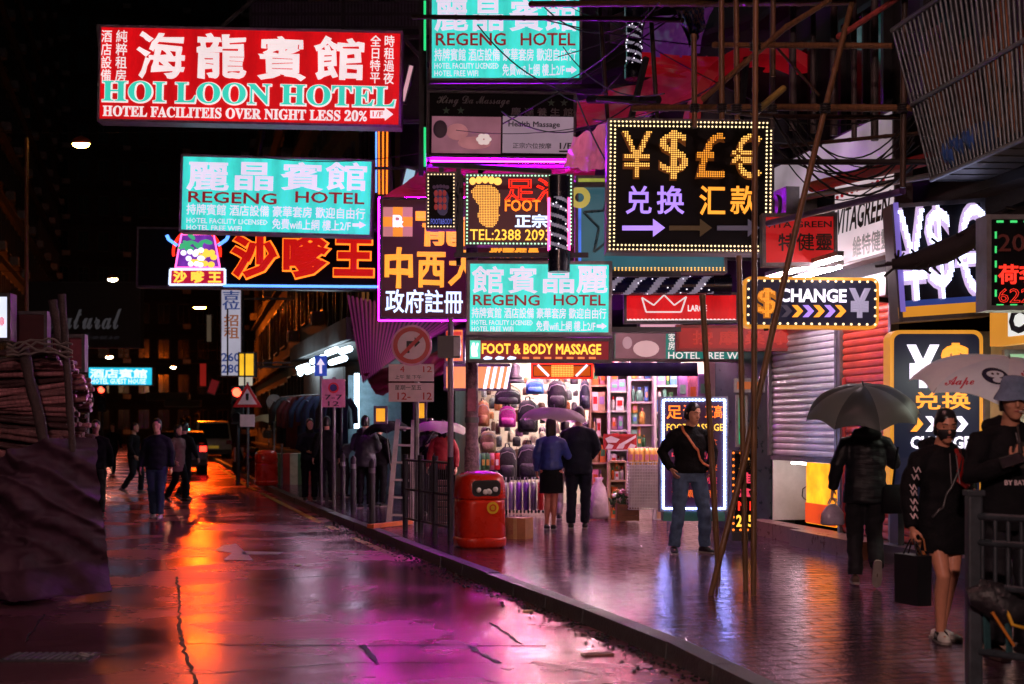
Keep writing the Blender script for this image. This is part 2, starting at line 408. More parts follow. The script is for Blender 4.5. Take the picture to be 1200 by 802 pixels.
# painted lines, arrow, slab joints
YEL = mat('worn_yellow_paint', (.42, .20, .03), rough=.35, vary=.5, scale=14)
WHT = mat('worn_white_paint', (.48, .45, .45), rough=.35, vary=.5, scale=10)
TAR = mat('tar_joint', (.012, .011, .011), rough=.55, vary=.4)
ln = MB(); v = 15.6
while v < 60:
    w = random.uniform(.6, 2.2)
    if random.random() > .12:
        a, b = v, v + w; ka, kbx = kerb_at(a) - .30, kerb_at(b) - .30
        ln.add([(ka, a, .004), (ka + .12, a, .004), (kbx + .12, b, .004), (kbx, b, .004)], [(0, 1, 2, 3)])
    v += w + random.uniform(.0, .12)
tag(ln.build('yellow_line_marking', YEL, rot=(0, 0, ANG)), kind='structure')
ar = MB()
def gp(l, z): return [G(a, b, z) for a, b in l]
ar.add(gp([(283, 650), (284, 646), (333, 647), (326, 650)], .0045), [(0, 1, 2, 3)])
ar.add(gp([(250, 645), (262, 639), (277, 637.5), (285, 645), (298, 657), (262, 656), (272, 648)], .0045), [(0, 1, 2, 3, 6), (6, 3, 4, 5)])
tag(ar.build('road_arrow_marking', WHT), kind='structure')
jt = MB()
def strip(pl, w, z=.004):
    rj = random.Random(len(pl) * 7 + int(pl[0][0])); qs = []
    for (a, b) in zip(pl, pl[1:]):
        k = max(2, int((G(*a) - G(*b)).length / .12))
        qs += [G(*a, z).lerp(G(*b, z), i / k) + Vector((rj.uniform(-.012, .012), rj.uniform(-.02, .02), 0)) for i in range(k)]
    qs.append(G(*pl[-1], z)); w0 = w
    for p, q in zip(qs, qs[1:]):
        w = w0 * rj.uniform(.35, 1.1); d = (q - p).normalized(); n = Vector((-d.y, d.x, 0)) * w / 2
        jt.add([p - n, q - n, q + n, p + n], [(0, 1, 2, 3)])
strip([(214, 754), (330, 756), (520, 756), (640, 757)], .03)
strip([(206, 676), (211, 700), (210, 735), (214, 753), (222, 780), (236, 815)], .03)
strip([(204, 678), (320, 679), (430, 672)], .02)
strip([(60, 716), (130, 716), (206, 712)], .03)
strip([(425, 756), (442, 778)], .05); strip([(548, 757), (585, 777)], .05); strip([(575, 730), (612, 755)], .03)
strip([(30, 752), (52, 720)], .02)
strip([(236, 790), (420, 776), (640, 778), (700, 790)], .015)
tag(jt.build('road_joint_marking', TAR), kind='structure')
# grit and broken kerb-side dirt
gr = MB(); rr = random.Random(5)
for i in range(900):
    vv = rr.uniform(7, 24); k = kerb_at(vv) - abs(rr.gauss(.02, .16)); s_ = rr.uniform(.006, .022)
    gr.box(ST(k, vv, s_ * .3), (s_ * rr.uniform(.7, 1.6), s_, s_ * .7), Matrix.Rotation(rr.random() * 3, 3, 'Z'))
tag(gr.build('gutter_grit', TAR), 'dark grit and dirt washed up along the kerb', None, None, 'stuff')

# ---------------------------------------------------------------- buildings
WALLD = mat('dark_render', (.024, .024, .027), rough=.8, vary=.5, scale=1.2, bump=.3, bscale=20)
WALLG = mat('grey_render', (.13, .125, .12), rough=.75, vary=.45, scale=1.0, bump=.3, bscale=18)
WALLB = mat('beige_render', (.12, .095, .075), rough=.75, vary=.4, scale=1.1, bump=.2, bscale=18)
FRAME = mat('window_frame_aluminium', (.035, .035, .04), rough=.45, metal=.3)
GLASSD = mat('dark_window_glass', (.012, .014, .018), rough=.08, vary=.3, spec=.8)
LITW = em('lit_window', (190, 120, 60), .16)
LITW2 = em('dim_lit_window', (120, 150, 150), .10)
def building(label, A, B, depth, z0, z1, cols, rows, wall, lit=(), name='tenement_building', ledge=True, wz=.55, ww=.55, group=None, first=.6):
    A, B = Vector((A[0], A[1], 0)), Vector((B[0], B[1], 0)); L_ = (B - A).length
    a = math.atan2(B.y - A.y, B.x - A.x)
    rt = thing(name, label, 'building', A, (0, 0, a), group)     # local x along the facade, local +y into the block
    MB().box((L_ / 2, depth / 2, (z0 + z1) / 2), (L_, depth, z1 - z0)).build('wall', wall, rt)
    cw, rh = L_ / cols, (z1 - z0 - first) / rows; fm = pm = lm = None; n = 0
    w, h = cw * ww, rh * wz
    for r in range(rows):
        for c in range(cols):
            x, z = (c + .5) * cw, z0 + first + (r + .52) * rh
            if fm is None:
                f = MB()
                for sx in (-1, 1): f.box((sx * w / 2, 0, 0), (.07, .12, h + .07))
                for sz in (-1, 1): f.box((0, 0, sz * h / 2), (w - .072, .118, .07))
                f.box((0, .01, 0), (.04, .08, h - .072))
                fm = f.mesh('window', FRAME); pm = MB().box((0, .03, 0), (w - .02, .02, h - .02)).mesh('pane', GLASSD); lm = MB().box((0, .03, 0), (w - .02, .02, h - .02)).mesh('pane', LITW)
            o = bpy.data.objects.new('window', fm); COL.objects.link(o); o.parent = rt; o.location = (x, -.05, z)
            p = bpy.data.objects.new('pane', lm if n in lit else pm); COL.objects.link(p); p.parent = o; n += 1
            if n % 3 == 1 and w > .7:
                ac = MB(); ac.box((w * .3, -.25, -h / 2 - .28), (.7, .42, .42)); ac.ring((w * .3, -h / 2 - .28), .1, .16, -.49, -.462, 16)
                q = ac.build('air_conditioner', GREYMET, rt); q.location = (x, 0, z)
        if ledge:
            MB().box((L_ / 2, -.14, z0 + first + r * rh), (L_, .3, .09)).build('ledge', wall, rt)
    return rt
FA = [(7.0, 3.0), (5.25, 11.7), (4.31, 16.1), (3.6, 19.9), (2.95, 21.4), (-.85, 26.9)]
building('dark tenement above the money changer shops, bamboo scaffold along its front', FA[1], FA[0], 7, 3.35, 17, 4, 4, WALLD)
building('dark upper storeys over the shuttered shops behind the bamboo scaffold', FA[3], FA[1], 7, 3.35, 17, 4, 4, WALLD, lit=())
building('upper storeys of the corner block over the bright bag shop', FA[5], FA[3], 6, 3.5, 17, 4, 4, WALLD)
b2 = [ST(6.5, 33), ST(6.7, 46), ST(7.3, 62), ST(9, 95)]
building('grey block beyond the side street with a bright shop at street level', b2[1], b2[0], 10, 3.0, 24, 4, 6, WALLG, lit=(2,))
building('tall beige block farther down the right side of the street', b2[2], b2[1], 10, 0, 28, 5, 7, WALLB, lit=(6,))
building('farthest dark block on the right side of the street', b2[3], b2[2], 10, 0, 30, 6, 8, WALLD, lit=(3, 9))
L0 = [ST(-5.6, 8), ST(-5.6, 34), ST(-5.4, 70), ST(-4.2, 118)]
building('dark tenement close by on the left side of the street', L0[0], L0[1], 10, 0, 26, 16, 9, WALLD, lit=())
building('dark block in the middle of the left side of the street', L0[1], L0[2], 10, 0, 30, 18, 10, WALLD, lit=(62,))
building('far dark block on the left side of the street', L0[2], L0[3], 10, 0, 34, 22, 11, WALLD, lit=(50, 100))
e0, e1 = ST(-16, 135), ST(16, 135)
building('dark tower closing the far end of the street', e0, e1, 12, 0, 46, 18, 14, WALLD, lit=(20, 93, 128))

# walls between the shop openings at street level
TILEW = mat('shop_tile_wall', (.30, .27, .25), rough=.4, vary=.3, scale=4)
def wall_piece(name, label, A, B, z0, z1, t, m, cat='wall'):
    A, B = Vector((*A, 0)), Vector((*B, 0)); d = (B - A); a = math.atan2(d.y, d.x)
    o = MB().box((d.length / 2, t / 2, (z1 - z0) / 2), (d.length, t, z1 - z0)).build(name, m, None, (A.x, A.y, z0), (0, 0, a))
    return tag(o, label, cat)
# ---------------------------------------------------------------- materials of the lit signs
TEAL = em('teal_lightbox', (62, 216, 204), 1.08, True, scale=1.1, bands=.9)
REDL = em('red_lightbox', (196, 8, 16), 1.12, True, scale=1.0, vary=.16, bands=.7)
CREAM = em('cream_letters', (246, 226, 226), 1.0)
LILACW = em('lilac_white_letters', (236, 222, 246), .95)
TEALT = em('teal_letters', (60, 215, 190), .9)
DRED = em('dark_red_letters', (150, 16, 30), .7)
BLACKP = mat('black_sign_panel', (.004, .004, .006), rough=.5, vary=.3, spec=.12)
NAVYP = mat('navy_sign_panel', (.006, .009, .025), rough=.35, vary=.3)
MAROON = em('maroon_backlit_panel', (46, 8, 18), 1.0, vary=.3, base=(.03, .004, .008, 1))
CASE = mat('sign_case_steel', (.10, .09, .10), rough=.5, metal=.4, vary=.4)
CASEP = mat('painted_sign_case', (.32, .28, .29), rough=.5, vary=.4)
NRED = em('red_neon', (255, 40, 20), 2.2, True)
NORANGE = em('orange_neon', (255, 120, 30), 2.0)
REDFILL = em('red_letter_fill', (190, 18, 14), 1.0)
NYEL = em('yellow_neon', (255, 196, 70), 1.5)
NWHITE = em('blue_white_neon', (205, 222, 255), 1.6)
NBLUE = em('blue_neon', (90, 150, 255), 2.2, True)
NPINK = em('pink_neon', (255, 90, 170), 3.0, True)
NMAG = em('magenta_tube', (214, 4, 226), 260.0, True)
NVIO = em('violet_tube', (176, 4, 255), 400.0, True)
LEDAMB = em('amber_led', (255, 190, 90), 1.6)
LEDGOLD = em('gold_led', (255, 160, 50), 1.3)
LEDLIL = em('lilac_led', (182, 142, 255), 1.05)
LEDWARM = em('warm_white_led', (255, 224, 170), 1.9)
LEDGRN = em('green_white_led', (190, 255, 210), 1.6)
LEDDIM = em('unlit_led', (70, 50, 24), .5)
LEDDIM2 = em('unlit_lilac_led', (84, 74, 90), .6)
LEDWHITE = em('white_led', (246, 236, 255), 1.5, True)
INK = mat('black_ink', (.012, .012, .012), rough=.6)
GREYINK = mat('grey_ink', (.25, .25, .25), rough=.6)

# ---------------------------------------------------------------- the big red hotel sign
s = Sign('hotel_sign', 'big red hotel sign with white brush characters and teal serif words, highest over the road', 115, 33, 471, 146, 24, 1.2, .35, CASEP, REDL)
wh = CREAM
for ch, b in (('海', (162, 39, 216, 91)), ('龍', (231, 41, 288, 91)), ('賓', (304, 43, 356, 93)), ('館', (370, 45, 426, 93))):
    s.text(ch, b, wh, .024, warp=.05, res=3)
for t, b in (('酒\n店\n設\n備', (119, 36, 131, 96)), ('純\n粹\n租\n房', (136, 36, 149, 96)), ('全\n日\n特\n平', (434, 42, 446, 98)), ('時\n租\n過\n夜', (450, 42, 462, 99))):
    s.text(t, b, wh, .012, res=1)
s.text('𝐇𝐎𝐈 𝐋𝐎𝐎𝐍 𝐇𝐎𝐓𝐄𝐋', (121, 99, 463, 123), wh, .042, res=3)
s.text('𝐇𝐎𝐈 𝐋𝐎𝐎𝐍 𝐇𝐎𝐓𝐄𝐋', (121, 99, 463, 123), TEALT, .006, y=-.06, res=3)
s.text('𝐇𝐎𝐓𝐄𝐋 𝐅𝐀𝐂𝐈𝐋𝐈𝐓𝐄𝐈𝐒 𝐎𝐕𝐄𝐑 𝐍𝐈𝐆𝐇𝐓 𝐋𝐄𝐒𝐒 𝟐𝟎%', (121, 127, 430, 139.5), wh, .022, res=2)
s.poly([(434, 130), (451, 130), (451, 126.5), (461, 134.5), (451, 142), (451, 139), (434, 139)], wh, 'arrow')
s.text('1/F', (437, 131.5, 449, 137.5), REDL, .01, y=-.035)
s.arm([((471, 40, .2), (640, 40, .2)), ((471, 140, .2), (640, 140, .2)), ((471, 40, .2), (560, 140, .2)), ((250, 33, .2), (330, -40, .4)), ((400, 33, .2), (400, -60, .4))], .03)
s.arm([((113, 28, .05), (116, 60, .05))], .02, 'bracket', GREYMET)

def regeng(s, chars, order_px=None):
    """the teal hotel sign layout in fractions of its own box"""
    x0, x1 = s.cx - s.w / s.k / 2, s.cx + s.w / s.k / 2; y0, y1 = s.cy - s.h / s.k / 2, s.cy + s.h / s.k / 2
    X = lambda f: x0 + f * (x1 - x0); Y = lambda f: y0 + f * (y1 - y0)
    for ch, a in zip(chars, ((.04, .25), (.29, .48), (.53, .735), (.76, .965))):
        s.text(ch, (X(a[0]), Y(.08), X(a[1]), Y(.43)), LILACW, .02, res=2)
    s.text('REGENG', (X(.045), Y(.46), X(.50), Y(.60)), DRED, .015)
    s.text('HOTEL', (X(.60), Y(.46), X(.955), Y(.60)), DRED, .015)
    s.text('持牌賓館 酒店設備 豪華套房 歡迎自由行', (X(.035), Y(.635), X(.96), Y(.775)), LILACW, .012, res=1)
    s.text('HOTEL FACILITY LICENSED', (X(.035), Y(.80), X(.455), Y(.865)), LILACW, .01, res=1)
    s.text('HOTEL FREE WIFI', (X(.035), Y(.885), X(.32), Y(.95)), LILACW, .01, res=1)
    s.text('免費wifi上網 樓上2/F', (X(.48), Y(.81), X(.885), Y(.945)), LILACW, .012, res=1)
    a = [(.895, .86), (.93, .86), (.93, .835), (.965, .88), (.93, .925), (.93, .90), (.895, .90)]
    s.poly([(X(p), Y(q)) for p, q in a], LILACW, 'arrow')
s = Sign('hotel_sign', 'teal hotel sign below the big red one, left of the medicine sign', 211, 184, 437, 275, 26, 1.6, .35, CASEP, TEAL); regeng(s, '麗晶賓館')
s.arm([((437, 195, .2), (620, 195, .2)), ((437, 265, .2), (620, 265, .2)), ((300, 184, .2), (320, 60, .4))], .025)
s = Sign('hotel_sign', 'teal hotel sign cut off by the top edge, above the dark massage billboard', 503, -8, 682, 95, 22, 0, .35, CASEP, TEAL); regeng(s, '麗晶賓館')
s.arm([((497, -40, .1), (497, 100, .1)), ((500, 100, .1), (760, 100, .1)), ((493, -60, .1), (493, 205, .1))], .035)
s.line([(507, 99.5), (678, 99.5)], NVIO, .016, 'lamp_tube', .12)
s = Sign('hotel_sign', 'teal hotel sign with its characters in reverse order, above the foot and body massage strip', 547, 306, 717, 393, 18.1, .4, .35, CASEP, TEAL); regeng(s, '館賓晶麗')
s.arm([((717, 320, .2), (800, 320, .2)), ((717, 385, .2), (800, 385, .2))], .03)

# ---------------------------------------------------------------- dark massage billboard
s = Sign('massage_billboard', 'unlit dark massage billboard with a pale photograph, under the top teal sign', 500, 107, 675, 186, 22, .8, .3, CASE, BLACKP)
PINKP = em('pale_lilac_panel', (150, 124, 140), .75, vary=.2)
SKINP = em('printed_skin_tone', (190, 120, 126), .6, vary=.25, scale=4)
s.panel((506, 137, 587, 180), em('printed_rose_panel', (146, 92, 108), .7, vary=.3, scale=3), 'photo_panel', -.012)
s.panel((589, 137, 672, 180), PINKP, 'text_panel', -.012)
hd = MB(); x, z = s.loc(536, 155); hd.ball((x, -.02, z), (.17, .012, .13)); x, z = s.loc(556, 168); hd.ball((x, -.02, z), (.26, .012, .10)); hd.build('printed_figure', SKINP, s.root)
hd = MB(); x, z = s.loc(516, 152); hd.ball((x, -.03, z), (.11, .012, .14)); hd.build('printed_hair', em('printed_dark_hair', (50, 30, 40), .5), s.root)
fl = MB()
for i in range(6):
    x, z = s.loc(567 + 5 * math.cos(i * 1.05), 164 + 4 * math.sin(i * 1.05)); fl.ball((x, -.035, z), (.055, .008, .04))
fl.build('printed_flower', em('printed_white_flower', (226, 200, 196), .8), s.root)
s.text('𝓗𝓲𝓷𝓰 𝓓𝓪 𝓜𝓪𝓼𝓼𝓪𝓰𝓮', (512, 113, 597, 126), GREYINK, .006)
s.text('慶 達 養 生 館', (599, 127, 671, 136), GREYINK, .012)
s.text('Health Massage', (596, 143, 656, 151), INK, .02); s.text('正宗穴位按摩', (601, 168, 646, 174.5), INK, .01, res=1)
s.text('1/F', (656, 168, 670, 175), INK, .02)
s.poly([(655, 177), (666, 177), (666, 175.5), (671, 178.2), (666, 181), (666, 179), (655, 179)], INK, 'arrow')
for (a, b) in ((523, 130), (540, 130), (646, 121), (661, 121)): 
    x, z = s.loc(a, b); st = [(x + math.cos(R(90 + 36 * i)) * (.06 if i % 2 == 0 else .025), z + math.sin(R(90 + 36 * i)) * (.06 if i % 2 == 0 else .025)) for i in range(10)]
    MB().prism(st, -.02, -.012).build('star_emblem', mat('green_ink', (.1, .2, .12), rough=.6), s.root)
s.line([(504, 188), (676, 189)], NVIO, .013, 'lamp_tube', .06)
s.arm([((497, 192, .2), (700, 193, .2)), ((497, 104, .2), (497, 200, .2))], .022)

# ---------------------------------------------------------------- satay sign
s = Sign('restaurant_sign', 'black neon sign with fat red characters outlined in orange, behind the left teal sign', 160, 268, 446, 339, 29, .8, .3, CASE, BLACKP)
for ch, b in (('沙', (275, 279, 323, 324)), ('嗲', (335, 279, 382, 324)), ('王', (394, 280, 436, 322))):
    s.text(ch, b, NORANGE, .075, y=-.02, res=2); s.text(ch, b, REDFILL, .045, y=-.09, res=2)
s.line([(262, 335), (444, 336.5)], NBLUE, .03)
s.line([(200, 316), (264, 316), (264, 334), (199, 334)], NWHITE, .025, closed=True)
s.panel((201, 317, 263, 333), em('crimson_plate', (190, 20, 60), .9), 'name_plate', -.014)
s.text('沙 嗲 王', (204, 318.5, 259, 331.5), NYEL, .04, y=-.03)
x, z = s.loc(231, 296); k = s.k
MB().ring((x, z), 26 * k, 29 * k, -.04, -.01, 32, -10, 190).build('emblem_ring', NRED, s.root)
s.poly([(213, 276), (250, 276), (258, 314), (207, 314)], em('purple_emblem_panel', (120, 50, 170), .9, vary=.4, scale=5), 'emblem', -.02)
s.line([(213, 275), (251, 275), (258, 314), (206, 314)], NPINK, .018, closed=True, y=-.035)
lf = MB(); rr = random.Random(3)
for i in range(10):
    x, z = s.loc(rr.uniform(214, 250), rr.uniform(277, 292)); lf.ball((x, -.05, z), (.10, .01, .045), Matrix.Rotation(rr.uniform(-1, 1), 3, 'Y'))
lf.build('emblem_leaf', em('emblem_green', (70, 190, 130), .9), s.root)
lf = MB(); lg = MB()
for i in range(12):
    x, z = s.loc(rr.uniform(212, 240), rr.uniform(293, 311)); lf.ball((x, -.06, z), (.06, .01, .055))
    x, z = s.loc(rr.uniform(225, 252), rr.uniform(295, 311)); lg.ball((x, -.055, z), (.07, .01, .06))
lf.build('emblem_flower', LEDWHITE, s.root); lg.build('emblem_fruit', NYEL, s.root)
for sx in (-1, 1):
    s.line([(232 + sx * 24, 288), (232 + sx * 34, 281), (232 + sx * 36, 276)], NBLUE, .035, 'neon_tube')
s.arm([((446, 285, .2), (640, 285, .2)), ((446, 330, .2), (640, 330, .2))], .03)

# ---------------------------------------------------------------- medicine sign
s = Sign('medicine_sign', 'dark maroon medicine sign with yellow and white neon characters and a checkered square', 445, 232, 566, 375, 23, .6, .3, CASE, MAROON)
CK = (em('checker_orange', (250, 150, 40), .95), em('checker_pink', (206, 130, 130), .8))
for i in range(3):
    for j in range(3): s.panel((449 + i * 11.5, 243 + j * 11.5, 460.5 + i * 11.5, 254.5 + j * 11.5), CK[(i + j) % 2 == 0], 'checker_square', -.014)
s.text('℞', (461, 253, 472, 266), LEDWHITE, .03)
s.text('一', (488, 251, 506, 256), LEDGOLD, .05); s.text('龍', (496, 252, 548, 288), LEDGOLD, .028, warp=.04)
for ch, b in (('中', (452, 291, 483, 337)), ('西', (490, 297, 521, 336)), ('大', (527, 295, 560, 334))): s.text(ch, b, LEDGOLD, .03, warp=.03)
s.text('政府註冊', (452, 340, 542, 367), NWHITE, .015, warp=.006)
s.line([(444, 232), (567, 232), (567, 376), (444, 376)], NMAG, .008, closed=True, y=-.01)
s.arm([((566, 240, .2), (640, 240, .2)), ((566, 365, .2), (640, 365, .2))], .03)

# ---------------------------------------------------------------- foot massage signs
FOOTP = [(.30, 0), (.55, .02), (.72, .12), (.78, .28), (.72, .42), (.74, .52), (.92, .68), (1.0, .84), (.88, .96), (.6, 1), (.28, .97), (.08, .86), (0, .68), (.06, .46), (.05, .28), (.12, .1)]
def foot_shape(s, b, m, toes, toem, fill=False, name='foot_emblem'):
    x0, z0, x1, z1 = s.rect(b); q = [(x0 + (1 - p) * (x1 - x0), z0 + r * (z1 - z0)) for p, r in FOOTP]
    o = MB().prism(q, -.02, -.012).build(name, m, s.root)
    t = MB(); w = x1 - x0
    for i in range(5): t.ball((x0 + w * (.05 + .21 * i), -.02, z1 + w * (.12 + .05 * math.sin(i * .8))), (w * .11 * (1.25 if i == 4 else 1), .012, w * .13))
    t.build('toe_emblem', toem, s.root)
    return q
s = Sign('foot_sign', 'small dark foot massage sign with a dim foot and a border of bulbs', 499, 202, 535, 269, 18.2, 0, .2, CASE, BLACKP)
s.bulbs((502, 205, 532, 266), LEDWARM, 4.0, .9)
foot_shape(s, (508, 222, 526, 253), em('dim_blue_foot', (46, 40, 70), .7), None, em('dim_violet_toes', (76, 50, 70), .6))
fo = MB()
for i in range(9):
    x, z = s.loc(511 + (i % 3) * 5, 227 + (i // 3) * 8); fo.ball((x, -.025, z), (.025, .008, .04))
fo.build('foot_zone_emblem', em('dim_red_zone', (150, 50, 50), .7), s.root)
s.text('FOOT&BODY', (505, 257, 530, 263), em('dim_blue_letters', (90, 96, 190), .9), .02)
s.arm([((535, 210, .1), (546, 210, .1)), ((517, 202, .1), (517, 192, .1)), ((537, 195, .12), (537, 310, .12))], .03)
s = Sign('foot_sign', 'foot massage sign with a big glowing orange foot and a telephone number', 545, 204, 672, 288, 17.9, .3, .25, CASE, MAROON)
s.bulbs((547.5, 206.5, 669, 286), LEDGRN, 4.2, 1.15)
q = foot_shape(s, (552, 217, 587, 267), em('orange_foot_glow', (120, 40, 10), .9), None, LEDAMB)
ft = MB(); n = len(q); x0, z0, x1, z1 = s.rect((551, 216, 588, 268)); p = 1.9 * s.k
def inpoly(x, z, q):
    c = False
    for (ax, az), (bx, bz) in zip(q, q[1:] + q[:1]):
        if (az > z) != (bz > z) and x < (bx - ax) * (z - az) / (bz - az) + ax: c = not c
    return c
for i in range(22):
    for j in range(30):
        x, z = x0 + i * p, z0 + j * p
        if inpoly(x, z, q): s.dot(ft, x, z, p * .4, -.03)
ft.build('led_foot', LEDAMB, s.root)
s.text('足浴', (592, 210, 664, 236), NRED, .016, outline=True, res=2, y=-.03)
s.text('FOOT', (592, 235, 633, 248), NORANGE, .02, y=-.03); s.text('正宗', (604, 252, 641, 267), NWHITE, .03, y=-.03)
s.text('TEL:2388 2093', (551, 269.5, 645, 282), NYEL, .008, y=-.03)
s.line([(650, 235), (650, 285)], NPINK, .015)
s.arm([((672, 215, .1), (760, 215, .1)), ((540, 203, .1), (540, 296, .1)), ((532, 298, .1), (690, 298, .1))], .03)
s = Sign('foot_sign', 'dark red sign with cropped orange characters squeezed between foot sign and reversed teal sign', 556, 286, 690, 306, 21.9, 0, .15, CASE, MAROON)
s.text('按摩推拿', (574, 285, 632, 302), LEDGOLD, .04)
s = Sign('massage_strip_sign', 'narrow red strip sign with yellow neon words about foot and body massage', 547, 396, 717, 425, 18.0, .4, .2, CASE, em('crimson_lightbox', (120, 16, 30), .9, True, vary=.3))
s.panel((550, 398.5, 563, 422), em('mint_square', (110, 230, 200), .9), 'mint_panel', -.013)
s.text('✋', (551, 400, 562, 420), LEDWHITE, .02) if False else s.poly([(554, 402), (556, 402), (557, 408), (559, 402), (561, 403), (559, 411), (560, 418), (553, 418), (552, 408)], LEDWHITE, 'hand_emblem')
s.text('FOOT & BODY MASSAGE', (565, 403.5, 704, 415), NYEL, .03)
for i in range(3): s.poly([(566 + i * 14, 420), (570 + i * 14, 417.5), (577 + i * 14, 419), (576 + i * 14, 421.5), (568 + i * 14, 422)], NWHITE, 'foot_emblem')
for i in range(7): s.panel((612 + i * 13, 418.5, 620 + i * 13, 421), em('amber_dash', (250, 140, 80), .9), 'amber_dash', -.014)
s = Sign('bulb_sign', 'small orange sign of bulbs with two white beams, hung under the massage strip', 622, 426, 695, 444, 21.4, 0, .15, CASE, em('orange_bulb_field', (220, 90, 20), .8, True))
s.dots('■', (646, 428, 672, 442), LEDAMB, 1.9); s.line([(630, 428), (643, 441)], LEDWHITE, .02); s.line([(688, 428), (675, 441)], LEDWHITE, .02)
s.line([(623, 427), (694, 427), (694, 443), (623, 443)], NRED, .012, closed=True)
s = Sign('lightbox', 'amber and white lightbox behind the pole, left under the massage strip', 520, 427, 598, 458, 24, 0, .2, CASE, em('amber_lightbox', (236, 150, 90), 1.0, True))
for i in range(4): s.poly([(566 + i * 8, 456), (571 + i * 8, 430), (575 + i * 8, 430), (570 + i * 8, 456)], LEDWHITE, 'stripe_emblem')
s = Sign('lightbox', 'glowing orange lightbox with dark red bars beside the no right turn sign', 520, 384, 545, 426, 25, 0, .2, CASE, em('orange_lightbox', (226, 130, 60), 1.0, True, vary=.3, scale=4))
for i in range(4): s.panel((523, 389 + i * 9, 541, 393 + i * 9), em('red_bar', (200, 50, 40), .9), 'bar_emblem', -.014)

# ---------------------------------------------------------------- barber poles
def barber(label, a, b, Y, r, caps, tubes):
    A, B = P(*a, Y), P(*b, Y); d = (B - A); L_ = d.length
    rt = thing('barber_pole', label, 'barber pole', A, d.to_track_quat('Z', 'Y').to_euler())
    n = 20; turns = 60; vs = []; mb = MB()
    for i in range(turns + 1):
        z = caps + (L_ - 2 * caps) * i / turns
        for k in range(n): vs.append((math.cos(k / n * 2 * math.pi) * r, math.sin(k / n * 2 * math.pi) * r, z))
    for i in range(turns):
        for k in range(n):
            mb.cur = ((k * 3 // n) + 0) if False else (0 if ((k / n * 2 + i / turns * 5.5) % 1) < .62 else 1)
            mb.add([vs[i * n + k], vs[i * n + (k + 1) % n], vs[(i + 1) * n + (k + 1) % n], vs[(i + 1) * n + k]], [(0, 1, 2, 3)])
    mb.build('striped_cylinder', [mat('navy_stripe', (.008, .012, .04), rough=.2), em('pale_stripe', (150, 140, 160), .55, vary=.4, scale=9)], rt)
    for z0, z1 in ((0, caps), (L_ - caps, L_)):
        c = MB(); c.tube([(0, 0, z0), (0, 0, z1)], r * 1.22, 20); c.build('end_cap', mat('black_gloss_cap', (.012, .014, .03), rough=.25), rt)
    for sx in tubes:
        t = MB(); t.tube([(sx * r * 1.1, 0, caps), (sx * r * 1.1, 0, L_ - caps)], .018, 8); t.build('neon_tube', NPINK, rt)
    st = MB(); rr = random.Random(9)
    for i in range(34):
        a_, z = rr.uniform(0, 6.28), rr.uniform(caps, L_ - caps); st.ball((math.cos(a_) * r, math.sin(a_) * r, z), .011, n=6, m=4)
    st.build('lamp_dots', LEDWHITE, rt)
    return rt
b_ = barber('upright barber pole with navy stripes in front of the foot sign', (655, 319), (655, 207), 17.3, .11, .26, (-1, 1))
MB().bar((.1, .1, 1.2), (1.5, .6, 1.2), .05).build('bracket', DARKMET, b_)
b_ = barber('barber pole lying level under the currency sign', (674, 336), (856, 334), 19.6, .12, .24, ())
MB().bar((.1, .1, 2.0), (.1, 1.5, 2.0), .05).build('bracket', DARKMET, b_)

# ---------------------------------------------------------------- money changer signs
s = Sign('currency_sign', 'big black sign with four currency symbols in amber bulbs and a double bulb border', 711, 140, 906, 297, 17, .6, .35, CASE, BLACKP)
s.bulbs((715, 144, 902.5, 293.5), LEDWARM, 4.55, 1.25, 2, 5.0)
for ch, b, m in (('¥', (729, 157, 762, 209), LEDAMB), ('$', (773, 156, 804, 211), LEDAMB), ('£', (816, 159, 847, 209), LEDGOLD), ('€', (857, 160, 890, 210), LEDAMB)):
    s.text(ch, b, m if False else em('amber_glow', (130, 70, 20), .3), .02, y=-.014); s.dots(ch, (b[0] - 1, b[1] - 1, b[2] + 1, b[3] + 1), m, 2.5, .40, -.12)
for ch, b, m in (('兑', (734, 219, 763, 251), LEDLIL), ('换', (770, 219, 801, 251), LEDLIL), ('汇', (820, 219, 849, 252), LEDGOLD), ('款', (856, 219, 886, 251), LEDGOLD)):
    s.text(ch, b, m, .016, y=-.03)
for x0, m in ((729, LEDLIL), (784, LEDDIM), (840, LEDDIM2)):
    s.poly([(x0, 265), (x0 + 36, 265), (x0 + 36, 257), (x0 + 50, 267.5), (x0 + 36, 278), (x0 + 36, 270.5), (x0, 270.5)], m, 'arrow')
gl = MB(); x0, z0, x1, z1 = s.rect((727, 152, 892, 285))
pl = []
s.arm([((906, 160, .2), (1010, 160, .6)), ((906, 280, .2), (1010, 280, .6)), ((740, 140, .2), (760, 60, .3)), ((870, 140, .2), (880, 60, .3))], .03)

TEALD = em('dim_teal_panel', (44, 92, 104), .8, vary=.25)
s = Sign('star_sign', 'dim teal sign with an empty star, half hidden behind the currency sign', 674, 206, 852, 320, 18.4, 0, .3, CASE, TEALD)
x, z = s.loc(716, 262); k = s.k
st = [(x + math.cos(R(90 + 36 * i)) * (34 if i % 2 == 0 else 15) * k, z + math.sin(R(90 + 36 * i)) * (42 if i % 2 == 0 else 18) * k) for i in range(10)]
o = MB()
for a, b in zip(st, st[1:] + st[:1]): o.tube([(a[0], -.02, a[1]), (b[0], -.02, b[1])], .018, 6)
o.build('star_outline', mat('dull_teal_tube', (.02, .08, .09), rough=.3), s.root)
s.panel((676, 208, 712, 216), em('yellow_green_strip', (170, 180, 70), .7, vary=.5, scale=8), 'top_strip', -.02); s.panel((675, 240, 681, 312), em('blue_strip', (60, 110, 220), 1.0, vary=.4, scale=6), 'side_strip', -.02)
s.bulbs((678, 314.5, 848, 317), LEDAMB, 4.2, 1.0)
